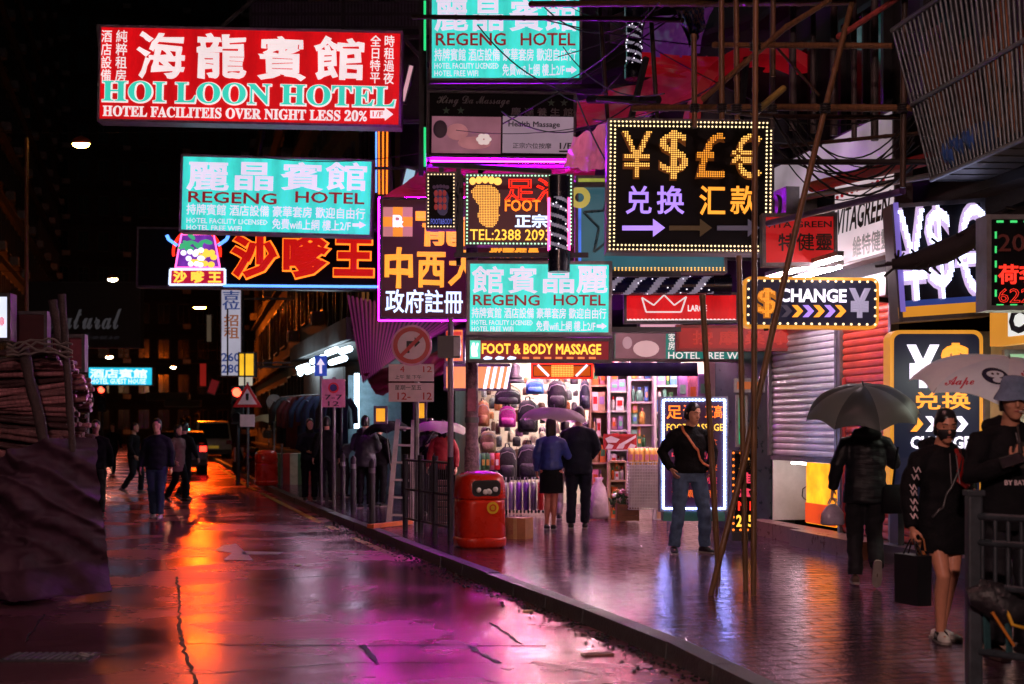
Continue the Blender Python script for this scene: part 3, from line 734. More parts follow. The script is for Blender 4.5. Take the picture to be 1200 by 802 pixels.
x, z = s.loc(679, 232); MB().ring((x, z), .06, .14, -.03, -.01, 20).build('ring_emblem', em('dull_yellow_ring', (190, 170, 80), .8), s.root)
s.arm([((852, 230, .2), (940, 230, .5)), ((852, 300, .2), (940, 300, .5))], .03)

YBORD = em('amber_sign_border', (216, 140, 40), .85, vary=.2, base=(.5, .25, .04, 1))
NAVYL = em('navy_lightbox', (12, 14, 34), 1.0, base=(.01, .012, .03, 1))
def rounded(x0, z0, x1, z1, r, n=6):
    out = []
    for cx, cz, a0 in ((x1 - r, z1 - r, 0), (x0 + r, z1 - r, 90), (x0 + r, z0 + r, 180), (x1 - r, z0 + r, 270)):
        for i in range(n + 1): out.append((cx + math.cos(R(a0 + 90 * i / n)) * r, cz + math.sin(R(a0 + 90 * i / n)) * r))
    return out
def rounded_sign(s, b, r, t, inset):
    x0, z0, x1, z1 = s.rect(b); k = s.k
    MB().prism(rounded(x0, z0, x1, z1, r * k), 0, t).build('cabinet', YBORD, s.root)
    d = inset * k
    MB().prism(rounded(x0 + d, z0 + d, x1 - d, z1 - d, (r - inset * .5) * k), -.008, -.002).build('face_panel', NAVYL, s.root)
def chevrons(s, x0, y0, w, h, gap, ms):
    for i, m in enumerate(ms):
        x = x0 + i * gap; s.poly([(x, y0), (x + w * .5, y0), (x + w, y0 + h / 2), (x + w * .5, y0 + h), (x, y0 + h), (x + w * .5, y0 + h / 2)], m, 'chevron')
s = Sign('exchange_sign', 'rounded navy exchange sign with amber rim, chevrons and bulbs, behind the leaning bamboo', 871, 325, 1030, 385, 15.6, .6, .2)
rounded_sign(s, (871, 325, 1030, 385), 9, .2, 3.5)
s.dots('$', (888, 338, 909, 372), LEDGOLD, 1.6, .46); s.text('$', (889, 340, 908, 371), em('gold_glow', (200, 120, 30), .7), .06, y=-.012)
s.text('CHANGE', (913, 339.5, 991, 354), LEDWHITE, .035); s.text('¥', (997, 340, 1017, 371), em('grey_lilac_led', (170, 160, 190), .8), .045)
chevrons(s, 915, 358, 13, 14, 12.6, [LEDDIM2, LEDGOLD, LEDLIL, LEDGOLD, LEDLIL, LEDGOLD])
s.bulbs((876.5, 330, 1025, 380), LEDWARM, 9.5, 1.6)
s.arm([((1030, 350, .1), (1090, 350, .6)), ((900, 385, .1), (900, 330, .8))], .025)

s = Sign('exchange_sign', 'tall navy exchange sign with amber rim on the pavement behind the umbrellas', 1043, 387, 1152, 596, 13.9, 0, .25)
rounded_sign(s, (1043, 387, 1152, 596), 11, .25, 4.5)
s.text('¥', (1066, 407, 1096, 452), LEDWHITE, .045, res=3); s.text('$', (1104, 404, 1134, 453), LEDGOLD, .03, res=3)
s.text('兑换', (1070, 460, 1136, 480), LEDGOLD, .02)
chevrons(s, 1066, 488, 15, 18, 17.5, [LEDGOLD, LEDWHITE, LEDGOLD, LEDWHITE])
s.text('CHANGE', (1067, 512, 1137, 525.5), LEDWHITE, .035)
b = MB(); x, z = s.loc(1097, 596)
for sx in (-.35, .35): MB().box((x + sx, .12, z - .18), (.06, .3, .36)).build('stand', DARKMET, s.root)

s = Sign('currency_sign', 'slanting white currency symbols in rows of lamps, crossed by a dark cable bundle', 1048, 236, 1158, 374, 13.6, -4, .3, CASE, BLACKP)
for ch, b in (('¥', (1054, 247, 1083, 353)), ('$', (1086, 242, 1113, 351)), ('€', (1119, 242, 1153, 346))):
    q = s.dots(ch, (b[0] - 1, b[1], b[2] + 1, b[3]), em('bright_white_led', (206, 214, 255), 3.5, True), 2.0, .55, -.08); s.text(ch, b, em('pinkish_glow', (214, 186, 226), .75), .03, y=-.015)
s.panel((1052, 357, 1155, 370), em('yellow_band', (216, 140, 40), .8), 'yellow_band', -.02); s.panel((1052, 350, 1155, 357), em('blue_band', (40, 60, 130), .7), 'blue_band', -.02)
s.panel((1050, 238, 1056, 366), em('violet_edge', (120, 100, 190), .8), 'edge_strip', -.03)

s = Sign('ticker_sign', 'black scrolling sign with red characters and green dashes at the right edge', 1155, 252, 1250, 364, 11.8, 0, .25, GREYMET, BLACKP)
LEDR = em('red_led', (255, 50, 34), 1.3); LEDG = em('green_led', (70, 230, 120), 1.0)
s.text('荷李', (1169, 311, 1216, 333), LEDR, .03, y=-.03); s.text('622', (1169, 339, 1207, 355), LEDR, .012, y=-.03, outline=True); s.text('20', (1169, 275, 1200, 295), em('dim_red_led', (60, 16, 12), .8), .01)
for i in range(5):
    s.panel((1165, 272 + i * 17, 1167, 280 + i * 17), LEDG, 'green_dash', -.02)
    s.panel((1167 + i * 16, 259, 1175 + i * 16, 261.5), LEDG, 'green_dash', -.02); s.panel((1167 + i * 16, 357, 1175 + i * 16, 359), LEDG, 'green_dash', -.02)

# red vitamin shop banner and its white fascia
s = Sign('shop_sign', 'red hanging board with three black characters, right of the currency sign', 893, 250, 981, 312, 15.9, -.6, .15, CASE, em('red_banner', (170, 22, 24), .85, True, vary=.2))
s.text('VITA GREEN', (897, 260, 974, 267), INK, .02); s.text('特健靈', (912, 274, 975, 294), INK, .018)
def fpt(px, z, off=0.0, seg=(3, 2)):
    """point on the shop line (seg of FA) at this pixel column, off metres towards the street"""
    A, B = Vector(FA[seg[0]]), Vector(FA[seg[1]]); d = (B - A).normalized(); n = Vector((-d.y, d.x)); n = n if n.x < 0 else -n
    A = A + n * off; B = B + n * off; k = (px - CX) / FPX
    t = (A.x - k * A.y) / (k * (B.y - A.y) - (B.x - A.x)); q = A + (B - A) * t
    return Vector((q.x, q.y, z))
def board(name, label, px0, px1, z0, z1, off, t, case, face, seg=(3, 2), cat='sign'):
    a, b = fpt(px0, z0, off, seg), fpt(px1, z0, off, seg); d = b - a; L_ = d.length
    rt = thing(name, label, cat, a, (0, 0, math.atan2(d.y, d.x)))
    MB().box((L_ / 2, t / 2, (z1 - z0) / 2), (L_, t, z1 - z0)).build('cabinet', case, rt)
    if face: MB().box((L_ / 2, -.005, (z1 - z0) / 2), (L_ - .06, .008, z1 - z0 - .06)).build('face_panel', face, rt)
    return rt, L_, z1 - z0
WHL = em('white_fascia', (226, 206, 214), .72, True, vary=.2)
rt, L_, H_ = board('shop_fascia', 'white shop fascia with slanting black lettering beside the red board', 978, 1049, 3.45, 4.45, .5, .2, CASE, WHL)
put_text('VITAGREEN', L_ * .05, H_ * .38, L_ * .92, H_ * .66, INK, -.02, .03, parent=rt, shear=.2)
put_text('維特健靈', L_ * .35, H_ * .06, L_ * .95, H_ * .28, GREYINK, -.02, .02, parent=rt)
for i in range(10): MB().ball((L_ * (.08 + i * .085), -.02, H_ * .8), .022, n=8, m=5).build('lamp_dot', LEDR if False else DRED, rt)
rt, L_, H_ = board('shop_fascia', 'white change board on an orange plate over the bright doorway at the right edge', 1160, 1330, 2.36, 2.74, .5, .12, YBORD, None, (2, 1))
MB().box((L_ * .56, -.01, H_ * .55), (L_ * .80, .02, H_ * .72)).build('face_panel', em('white_board', (236, 236, 230), .95), rt)
put_text('CHANGE', L_ * .18, H_ * .27, L_ * .9, H_ * .82, INK, -.026, .05, parent=rt)

# the row of small boards over the bag shop
s = Sign('shop_sign', 'red board with a white crown and scalloped edge, right of the reversed teal sign', 731, 343, 866, 379, 20.2, -.3, .15, CASE, REDL)
s.line([(752, 349), (757, 366), (798, 366), (804, 348), (790, 358), (778, 346), (766, 358)], em('white_line', (240, 220, 220), .9), .012, 'crown_emblem', closed=True, y=-.02)
sc = MB()
for i in range(30):
    x, z = s.loc(734 + i * 4.5, 376); sc.ball((x, -.012, z), (.03, .01, .028), n=8, m=5)
sc.build('scalloped_edge', CREAM, s.root)
s.text('LARGE', (806, 358, 828, 365), CREAM, .03)
s = Sign('hotel_board', 'board with a bathroom picture and a teal half about free wifi', 717, 388, 882, 424, 20.6, .3, .15, CASEP, em('grey_teal_print', (40, 120, 110), .8, True))
s.panel((721, 391, 780, 421), em('bathroom_print', (140, 90, 100), .7, vary=.4, scale=3), 'photo_panel', -.014)
x, z = s.loc(757, 409); bs = MB(); bs.ball((x, -.02, z), (.19, .012, .12)); bs.build('printed_basin', em('printed_basin', (226, 176, 180), .8), s.root)
x, z = s.loc(735, 402); bs = MB(); bs.ball((x, -.02, z), (.07, .012, .09)); bs.build('printed_towel', em('printed_towel', (196, 150, 160), .75), s.root)
s.text('HOTEL FREE WI-FI', (783, 413, 879, 421), CREAM, .012); s.text('客\n房', (783, 391, 791, 410), CREAM, .01)
s = Sign('shop_sign', 'plain dull red board in front of the wifi board, crossed by bamboo', 792, 381, 933, 412, 19.2, 0, .12, mat('red_paint', (.25, .02, .02), rough=.5), em('dull_red_board', (150, 20, 20), .75, True, vary=.3, scale=4))
s.text('按 摩 桑 拿', (812, 388, 926, 404), em('faded_red_letters', (190, 50, 40), .7), .03)
s = Sign('shop_sign', 'pink white blank board above the wifi board', 747, 377, 800, 389, 20.9, 0, .1, CASEP, em('blank_pink_panel', (236, 170, 190), .85))
# ---------------------------------------------------------------- bag shop on the corner
CREAMW = mat('cream_pegboard', (.62, .52, .42), rough=.6, vary=.15)
CEILW = mat('shop_ceiling', (.7, .68, .64), rough=.6, vary=.1)
TUBE = em('fluorescent_tube', (255, 236, 236), 700.0, True)
TUBEP = em('pinkish_shop_tube', (255, 178, 208), 420.0, True)
S5 = (4, 5)
def sp(px, z, off=0.0): return fpt(px, z, off, S5)
rt = thing('bag_shop', 'brightly lit open shop with bags on the left and packed shelves on the right', 'shop', sp(690, .12))
o_ = rt.location.copy()
def shell(name, pts, t, m, parent=rt): return MB().slab([Vector(p) - o_ for p in pts], t).build(name, m, parent)
A0, A1 = 548, 838
shell('back_wall', [sp(A0 - 10, .12, -2.2), sp(A1 + 45, .12, -2.2), sp(A1 + 45, 3.3, -2.2), sp(A0 - 10, 3.3, -2.2)], .1, CREAMW)
a, b = sp(A0, .12, .05), sp(A0 - 10, .12, -2.2); shell('side_wall', [a, b, Vector((b.x, b.y, 3.3)), Vector((a.x, a.y, 3.3))], .1, CREAMW)
a, b = sp(A1, .12, .0), sp(A1 + 45, .12, -2.2); shell('side_wall', [a, b, Vector((b.x, b.y, 3.3)), Vector((a.x, a.y, 3.3))], -.1, CREAMW)
shell('ceiling', [sp(A0 - 10, 3.1, -2.2), sp(A1 + 45, 3.1, -2.2), sp(A1, 3.1, .4), sp(A0, 3.1, .4)], .1, CEILW)
for px in (575, 625, 680, 735, 790):
    for off in (-.5, -1.5):
        a, b = sp(px, 3.02, off) - o_, sp(px + 26, 3.02, off) - o_
        MB().tube([a, b], .028, 8).build('lamp_tube', TUBE, rt)
for px in (600, 660, 720, 780):
    a, b = sp(px, 3.0, .25) - o_, sp(px + 30, 3.0, .25) - o_; MB().tube([a, b], .024, 8).build('lamp_tube', TUBEP, rt)
def valance(px0, px1, y0, y1, Y, c, label):
    a, b = P(px0, y1, Y), P(px1, y0, Y)
    o = MB(); n = 26; vs = []; fs = []
    for i in range(n + 1):
        x = (b.x - a.x) * i / n; w = .02 * math.sin(i * 1.7)
        vs += [(x, w, 0), (x, w + .05, b.z - a.z), (x, w + .03, 0), (x, w + .09, b.z - a.z)]
    for i in range(n):
        k = 4 * i; fs += [(k, k + 4, k + 5, k + 1), (k + 2, k + 3, k + 7, k + 6), (k, k + 2, k + 6, k + 4), (k + 1, k + 5, k + 7, k + 3)]
    o.add(vs, fs, True)
    return tag(o.build('awning_valance', mat(label.split()[0] + '_valance_cloth', c, rough=.7, vary=.25), None, a), label, 'awning')
valance(697, 818, 425, 441, 20.9, (.012, .016, .07), 'navy cloth valance over the right half of the bag shop')

rg = random.Random(21)
GC = [smat('goods_%s' % n, c, rough=.4, vary=.15) for n, c in (('white', (236, 230, 226)), ('pink', (232, 150, 170)), ('yellow', (236, 196, 96)), ('mint', (120, 190, 160)), ('blue', (90, 140, 210)), ('red', (196, 40, 40)), ('lilac', (170, 140, 200)), ('beige', (214, 180, 140)), ('orange', (230, 120, 50)), ('green', (70, 130, 80)))]
SHELFM = mat('pale_wood_shelf', (.5, .34, .20), rough=.5, vary=.25, scale=5, stretch=(1, 8, 1))
SHELFW = mat('white_steel_shelf', (.62, .6, .58), rough=.45, vary=.12)
_goods = {}
def goods_mesh(kind, mi):
    k = (kind, mi)
    if k in _goods: return _goods[k]
    m = MB()
    if kind == 0: m.box((0, 0, .5), (1, 1, 1)); m.cur = 1; m.box((0, -.51, .55), (.7, .03, .4))
    elif kind == 1: m.loft([((0, 0, 0), .42, .42), ((0, 0, .6), .45, .45), ((0, 0, .72), .34, .34), ((0, 0, .8), .16, .16)], 10); m.cur = 1; m.loft([((0, 0, .8), .2, .2), ((0, 0, 1), .19, .19)], 10)
    else: m.loft([((0, 0, 0), .45, .3), ((0, 0, .1), .5, .36), ((0, 0, .75), .46, .25), ((0, 0, 1), .5, .05)], 10); m.cur = 1; m.box((0, -.34, .45), (.5, .06, .35))
    _goods[k] = m.mesh('packet', [GC[mi], GC[(mi * 3 + 5) % len(GC)]]); return _goods[k]
def goods(name, c, w, d, h, label, group, kind=None, mi=None, rz=0.0, cat='goods'):
    o = bpy.data.objects.new(name, goods_mesh(rg.randrange(3) if kind is None else kind, rg.randrange(len(GC)) if mi is None else mi))
    COL.objects.link(o); o.location = c; o.scale = (w, d, h); o.rotation_euler = (0, 0, rz); return tag(o, label, cat, group)
def shelf(px0, px1, Y, z0, z1, n, depth, label, glabel, ggroup, m=SHELFM, fill=1.0, pal=None):
    a, b = P(px0, 500, Y), P(px1, 500, Y); w = b.x - a.x
    r = thing('shelf_unit', label, 'shelf', (a.x, Y, z0))
    for x in (0, w): MB().box((x, depth / 2, (z1 - z0) / 2), (.035, depth, z1 - z0)).build('side_panel', m, r)
    MB().box((w / 2, depth, (z1 - z0) / 2), (w, .02, z1 - z0)).build('back_panel', m, r)
    sh = (z1 - z0) / n
    for i in range(n + 1): MB().box((w / 2, depth / 2, i * sh), (w - .04, depth - .02, .03)).build('shelf_board', m, r)
    for i in range(n):
        x = .03
        while x < w - .08:
            gw = rg.uniform(.06, .15)
            if x + gw > w - .02: break
            gh = rg.uniform(.5, .88) * (sh - .05); gd = min(depth * .7, .16)
            for lay in range(1 if gh > sh * .5 else 2):
                if rg.random() < fill: goods('packet', (a.x + x + gw / 2, Y + .03 + gd / 2, z0 + i * sh + .017 + lay * gh * 1.01), gw * .94, gd, min(gh, sh - .06), glabel, ggroup, mi=(rg.choice(pal) if pal else None))
            x += gw
    return r
yf = lambda px, off=0: sp(px, 0, off).y
gl_, gg_ = 'small packaged goods crowded on the lit shop shelves', 'goods on the shop shelves'
shelf(692, 714, yf(700, -.3), .12, 2.75, 6, .4, 'tall pale wooden shelf beside the couple under the umbrella', gl_, gg_, pal=(7, 0, 8, 1))
shelf(714, 737, yf(722, -.3), .9, 2.85, 6, .3, 'white shelf of pink and white packets above the sale banner', gl_, gg_, SHELFW, pal=(0, 1, 0, 6))
shelf(738, 766, yf(750, -.25), .9, 2.75, 5, .3, 'white shelf of yellow and green packets above the wire bin', gl_, gg_, SHELFW, pal=(2, 3, 0, 9, 4))
shelf(714, 734, yf(722, .1), .12, 1.05, 3, .35, 'low shelf of folded blue and white goods under the sale banner', gl_, gg_, SHELFM, pal=(0, 4, 0, 8))
shelf(768, 800, yf(780, -.4), .12, 2.7, 6, .35, 'white shelf of mixed packets behind the tall lit massage sign', gl_, gg_, SHELFW)
# hanging garments and packets in the shop depth
for px, y0, y1, mi in ((800, 440, 470, 6), (812, 440, 476, 1), (824, 438, 470, 6)):
    Y = yf(px, .1); a = P(px, y1, Y); h = (y1 - y0) * Y / FPX
    goods('hanging_packet', a, .17, .1, h, 'soft pink and lilac packet hung under the navy valance', 'packets hung under the valance', kind=2, mi=mi)
# sale banner
Y = yf(726, .25)
s = Sign('sale_banner', 'red and white sale banner across the low shelves', 707, 509, 746, 527, Y, 0, .03, mat('red_banner_card', (.5, .03, .03), rough=.5), None)
for i in range(3): s.poly([(709 + i * 13, 526), (713 + i * 13, 520), (719 + i * 13, 522), (717 + i * 13, 526)], LEDWHITE if False else GC[0], 'white_flash')
s.poly([(727, 520), (745, 510), (745, 513), (729, 523)], GC[0], 'white_flash')
s.poly([(709, 514), (716, 511), (726, 515), (722, 519), (712, 519)], GC[0], 'white_flash')
# wire bin with yellow packets, wooden box, flowers, white sack
Y = yf(755, .45); a, b = P(737, 597, Y), P(774, 542, Y); w, h = b.x - a.x, b.z - a.z
r = thing('wire_bin', 'white wire grid bin holding yellow packets in front of the shelves', 'bin', (a.x, a.y, a.z))
WIRE = mat('white_wire', (.7, .68, .66), rough=.4, vary=.1)
g = MB()
for i in range(13):
    for y in (0, .4): g.tube([(w * i / 12, y, 0), (w * i / 12, y, h)], .007, 5, False)
for i in range(16):
    for y in (0, .4): g.tube([(0, y, h * i / 15), (w, y, h * i / 15)], .007, 5, False)
    for x in (0, w): g.tube([(x, 0, h * i / 15), (x, .4, h * i / 15)], .007, 5, False)
g.build('wire_grid', WIRE, r); MB().box((w / 2, .2, h * .48), (w - .04, .36, h * .9)).build('lining', mat('white_bin_lining', (.66, .6, .58), rough=.6), r)
for i in range(6): goods('packet', (a.x + w * (.1 + .16 * i), a.y + .2, a.z + h * .94), .1, .2, .26, 'yellow packet standing in the white wire bin', 'yellow packets in the wire bin', kind=2, mi=2, rz=rg.uniform(-.2, .2))
a, b = P(724, 611, yf(735, .55)), P(748, 591, yf(735, .55))
r = thing('wooden_crate', 'brown wooden crate of flowers on the pavement by the wire bin', 'crate', a)
w, h = b.x - a.x, b.z - a.z
CRATE = mat('brown_crate_wood', (.22, .09, .035), rough=.6, vary=.3, stretch=(1, 1, 6))
for i in range(3): MB().box((w / 2, 0, h * (i + .5) / 3), (w, .03, h / 3 - .012)).build('front_board', CRATE, r)
for x in (0, w): MB().box((x, .17, h / 2), (.03, .31, h)).build('side_board', CRATE, r)
MB().box((w / 2, .34, h / 2), (w, .03, h)).build('rear_board', CRATE, r)
r = thing('flower_bunch', 'bunch of pink and yellow flowers in the brown crate', 'flowers', P(730, 592, yf(735, .4)))
f = MB(); l = MB()
for i in range(26):
    p = Vector((rg.uniform(-.16, .2), rg.uniform(-.12, .12), rg.uniform(.02, .24))); f.cur = rg.randrange(3); f.ball(p, (.035, .035, .025), n=7, m=4)
    l.tube([p, p + Vector((rg.uniform(-.05, .05), 0, -.2))], .006, 4); l.ball(p + Vector((rg.uniform(-.06, .06), .02, -.06)), (.05, .01, .02), Matrix.Rotation(rg.uniform(0, 3), 3, 'Y'), 6, 4)
f.build('blossom', [GC[1], GC[2], GC[0]], r); l.build('leaf', mat('flower_leaf', (.05, .12, .04), rough=.5), r)
a = P(700, 608, yf(700, .5))
sk = MB(); sk.loft([((0, 0, 0), .16, .13), ((0, 0, .05), .19, .15), ((0, 0, .3), .17, .14), ((.01, 0, .5), .12, .1), ((.02, 0, .6), .05, .04), ((.03, 0, .66), .08, .05)], 16)
tag(sk.build('white_sack', mat('white_plastic_sack', (.62, .5, .52), rough=.4, bump=.8, bscale=9), None, a), 'tied white plastic sack leaning by the pale wooden shelf', 'sack')

# backpacks and bags on the left wall
def bag(px0, y0, px1, y1, off, c, label, kind='backpack'):
    cx = (px0 + px1) / 2; Y = yf(cx, off); a = P(cx, y1, Y); w = (px1 - px0) * Y / FPX; h = (y1 - y0) * Y / FPX; d = .18
    m = mat('bag_cloth_%d_%d_%d' % tuple(int(v * 99) for v in c), c, rough=.55, vary=.3, bump=.5, bscale=30)
    r = thing(kind, label, 'bag', a)
    if kind == 'hat':
        b = MB(); b.loft([((0, 0, 0), w / 2, w / 2), ((0, 0, h * .12), w / 2.1, w / 2.1), ((0, 0, h * .2), w / 3.1, w / 3.1), ((0, 0, h * .8), w / 3.6, w / 3.6), ((0, 0, h), w / 6, w / 6)], 20); b.build('crown_and_brim', m, r)
        MB().ring((0, h * .25), 0, 0, 0, 0, 3) if False else None
        t = MB(); t.tube([(math.cos(i * .35) * w / 3.05, math.sin(i * .35) * w / 3.05, h * .26) for i in range(19)], .02, 6); t.build('hat_band', INK, r); return r
    b = MB(); b.loft([((0, d / 2, 0), w * .40, d * .4), ((0, d / 2, h * .06), w * .48, d * .5), ((0, d / 2, h * .6), w * .48, d * .48), ((0, d / 2, h * .88), w * .40, d * .38), ((0, d / 2, h), w * .2, d * .2)], 18); b.build('bag_body', m, r)
    p = MB(); p.loft([((0, -.02, h * .08), w * .32, .05), ((0, -.03, h * .14), w * .38, .07), ((0, -.03, h * .38), w * .37, .06), ((0, -.01, h * .46), w * .28, .04)], 14); p.build('front_pocket', m, r)
    t = MB(); t.tube([(-w * .12, d / 2, h * .97), (-w * .08, d / 2, h * 1.1), (w * .08, d / 2, h * 1.1), (w * .12, d / 2, h * .97)], .014, 6); t.build('handle', INK, r)
    z = MB(); z.tube([(-w * .42, .01, h * .62), (-w * .3, -.005, h * .8), (0, -.01, h * .86), (w * .3, -.005, h * .8), (w * .42, .01, h * .62)], .008, 5); z.build('zip', GREYINK, r)
    return r
bk = (.015, .016, .02)
bag(594, 426, 615, 449, .1, bk, 'black brimmed hat hung at the top of the bag wall', 'hat')
bag(579, 456, 611, 474, .15, (.03, .03, .035), 'wide flat black bag hung under the black hat', 'shoulder_bag')
bag(616, 444, 638, 462, .1, (.06, .22, .55), 'small bright blue bag hung near the top of the bag wall', 'shoulder_bag')
bag(641, 446, 665, 479, .1, bk, 'black backpack hung highest, above the pale pink umbrella')
bag(679, 446, 692, 479, .05, (.02, .03, .05), 'narrow dark blue bag hung beside the pale wooden shelf', 'shoulder_bag')
bag(584, 476, 605, 501, .2, (.42, .03, .25), 'magenta bag hung in the middle of the bag wall', 'shoulder_bag')
bag(606, 469, 631, 507, .2, (.014, .02, .022), 'black backpack hung left of the pale pink umbrella')
bag(583, 524, 606, 563, .35, bk, 'black bulky backpack low on the wall above the suitcases')
bag(605, 521, 634, 562, .4, (.02, .018, .03), 'largest dark backpack low on the wall behind the bare-legged woman')
bag(558, 470, 574, 500, .15, (.35, .14, .05), 'tan shoulder bag hung close to the street pole', 'shoulder_bag')
bag(562, 505, 582, 530, .3, (.4, .28, .16), 'beige shoulder bag above the row of small black pouches', 'shoulder_bag')
rbag = random.Random(31); bagp = [goods_mesh(2, i) for i in range(10)]
DARKB = [mat('wall_bag_%s' % n, c, rough=.5, vary=.3, bump=.4, bscale=30) for n, c in (('black', (.014, .014, .018)), ('brown', (.10, .045, .025)), ('rust', (.30, .10, .03)), ('grey', (.10, .10, .11)), ('plum', (.12, .03, .10)), ('navy', (.02, .03, .09)), ('cream', (.45, .36, .28)))]
wbm = []
for m in DARKB:
    b = MB(); b.loft([((0, 0, 0), .40, .4), ((0, 0, .06), .48, .5), ((0, 0, .6), .47, .48), ((0, 0, .76), .36, .3), ((0, 0, .8), .2, .2)], 14); b.tube([(-.2, 0, .76), (-.14, 0, .98), (.14, 0, .98), (.2, 0, .76)], .03, 6); b.box((0, -.48, .34), (.6, .12, .36)); wbm.append(b.mesh('wall_bag', m))
for row in range(9):
    for c_ in range(14):
        px = 556 + c_ * 9.9 + rbag.uniform(-3, 3); y1 = 452 + row * 14 + rbag.uniform(-4, 4); Y = yf(px, -.25 + rbag.uniform(-.25, .1)); w = rbag.uniform(6, 11) * Y / FPX; h = rbag.uniform(9, 18) * Y / FPX
        o = bpy.data.objects.new('wall_bag', wbm[rbag.choice((0, 0, 0, 1, 2, 3, 4, 5, 6, 0) if row > 3 else (0, 1, 2, 3, 6, 6, 2))]); COL.objects.link(o); o.location = P(px, y1, Y); o.scale = (w, .16, h); o.rotation_euler = (0, 0, rbag.uniform(-.5, .3)); tag(o, 'small bag in the packed rows at the back of the bag wall', 'bag', 'packed rows of small bags')
for i in range(5):
    px = 561 + i * 5.4; Y = yf(px, .5); a = P(px, 551, Y)
    goods('small_pouch', a, .1, .08, .3, 'small dark pouch hung in a row beside the street pole', 'dark pouches in a row', kind=2, mi=None)
PEG = mat('steel_hook', (.4, .4, .4), rough=.3, metal=.9)
for px, y in ((600, 452), (627, 440), (653, 442), (594, 472), (618, 465), (595, 520), (620, 517)):
    a = sp(px, P(px, y, yf(px, .1)).z, .1); b = sp(px + 8, a.z + .03, -2.15)
    tag(MB().tube([a, b], .012, 6).build('hanging_rod', PEG), 'thin steel rod that carries hanging bags in the lit shop', 'rod', 'rods carrying the hanging bags')
# suitcases
SUIT = [('silver', (.35, .35, .37)), ('pale grey', (.42, .40, .45)), ('violet', (.20, .05, .36)), ('deep purple', (.13, .04, .25)), ('dark grey', (.16, .15, .18)), ('red', (.45, .03, .025))]
for i, (n, c) in enumerate(SUIT):
    px = 591 + i * 8.6; Y = yf(px, .7); a = P(px, 602, Y); w = 8.0 * Y / FPX; h = 37 * Y / FPX
    r = thing('suitcase', n + ' upright suitcase in the row beside the cardboard box', 'suitcase', a)
    m = mat('suitcase_' + n.replace(' ', '_'), c, rough=.3, vary=.12)
    b = MB(); b.loft([((0, .22, .05), w * .40, .20), ((0, .22, .08), w * .48, .24), ((0, .22, h * .93), w * .48, .24), ((0, .22, h * .97), w * .40, .2)], 20); b.build('case_shell', m, r)
    for k in range(3): MB().box((w * (-.28 + .28 * k), -.01, h * .5), (w * .06, .03, h * .78)).build('ridge', m, r)
    t = MB(); t.tube([(-w * .22, .3, h * .95), (-w * .22, .3, h * 1.13), (w * .22, .3, h * 1.13), (w * .22, .3, h * .95)], .01, 6); t.build('pull_handle', GREYMET, r)
    for sx in (-1, 1): MB().ball((sx * w * .3, .05, .03), (.02, .03, .03)).build('wheel', INK, r)

# ---------------------------------------------------------------- tall lit massage sign and small LED board on the pavement
Y = 18.6
s = Sign('lit_massage_sign', 'tall freestanding massage sign with a frame of cold white lamps behind the man in jeans', 773, 465, 853, 600, Y, 0, .22, GREYMET, em('deep_navy_red_panel', (38, 8, 30), 1.0, vary=.4))
s.line([(777, 469), (849, 469), (849, 596), (777, 596)], em('cold_lamp_chain', (140, 166, 255), 30.0, True), .013, 'lamp_chain', closed=True, y=-.03)
s.bulbs((777, 469, 849, 596), NWHITE, 4.0, 1.5, y=-.06)
s.text('足浴', (781, 475, 818, 491), NORANGE, .01, y=-.03); s.text('正高', (826, 475, 846, 490), NORANGE, .01, y=-.03)
s.text('FOOT MASSAGE', (781, 497, 847, 505), NYEL, .012, y=-.03)
LP = em('pink_led_text', (255, 70, 100), .75); LO = em('orange_led_text', (255, 110, 40), .75)
for i, t in enumerate(('全身推拿', '中式按摩', '足底按摩', '肩頸按摩', '香薰按摩')): s.text(t, (787, 514 + i * 15, 840, 523 + i * 15), (LO, LP)[i % 2], .008, y=-.03, res=1)
MB().box((0, .11, -s.h / 2 - .06), (s.w * .9, .3, .12)).build('plinth', mat('mint_plinth', (.05, .2, .15), rough=.4), s.root)
s = Sign('led_board', 'small black board with red characters and amber bulbs behind the bamboo poles', 857, 528, 886, 624, 17.4, 0, .16, DARKMET, BLACKP)
s.bulbs((859, 531, 884, 621), em('orange_bulb', (255, 130, 40), 1.4), 7.5, 1.6)
for i, t in enumerate(('足', '推', '拿')): s.text(t, (866, 537 + i * 17, 879, 550 + i * 17), LEDGOLD if i < 1 else LP, .03)
s.text('N1', (865, 588, 880, 598), LEDR, .03); s.text('215', (863, 604, 882, 617), NYEL, .03)
MB().box((0, .08, -s.h / 2 - .05), (s.w, .3, .1)).build('base_plate', DARKMET, s.root)

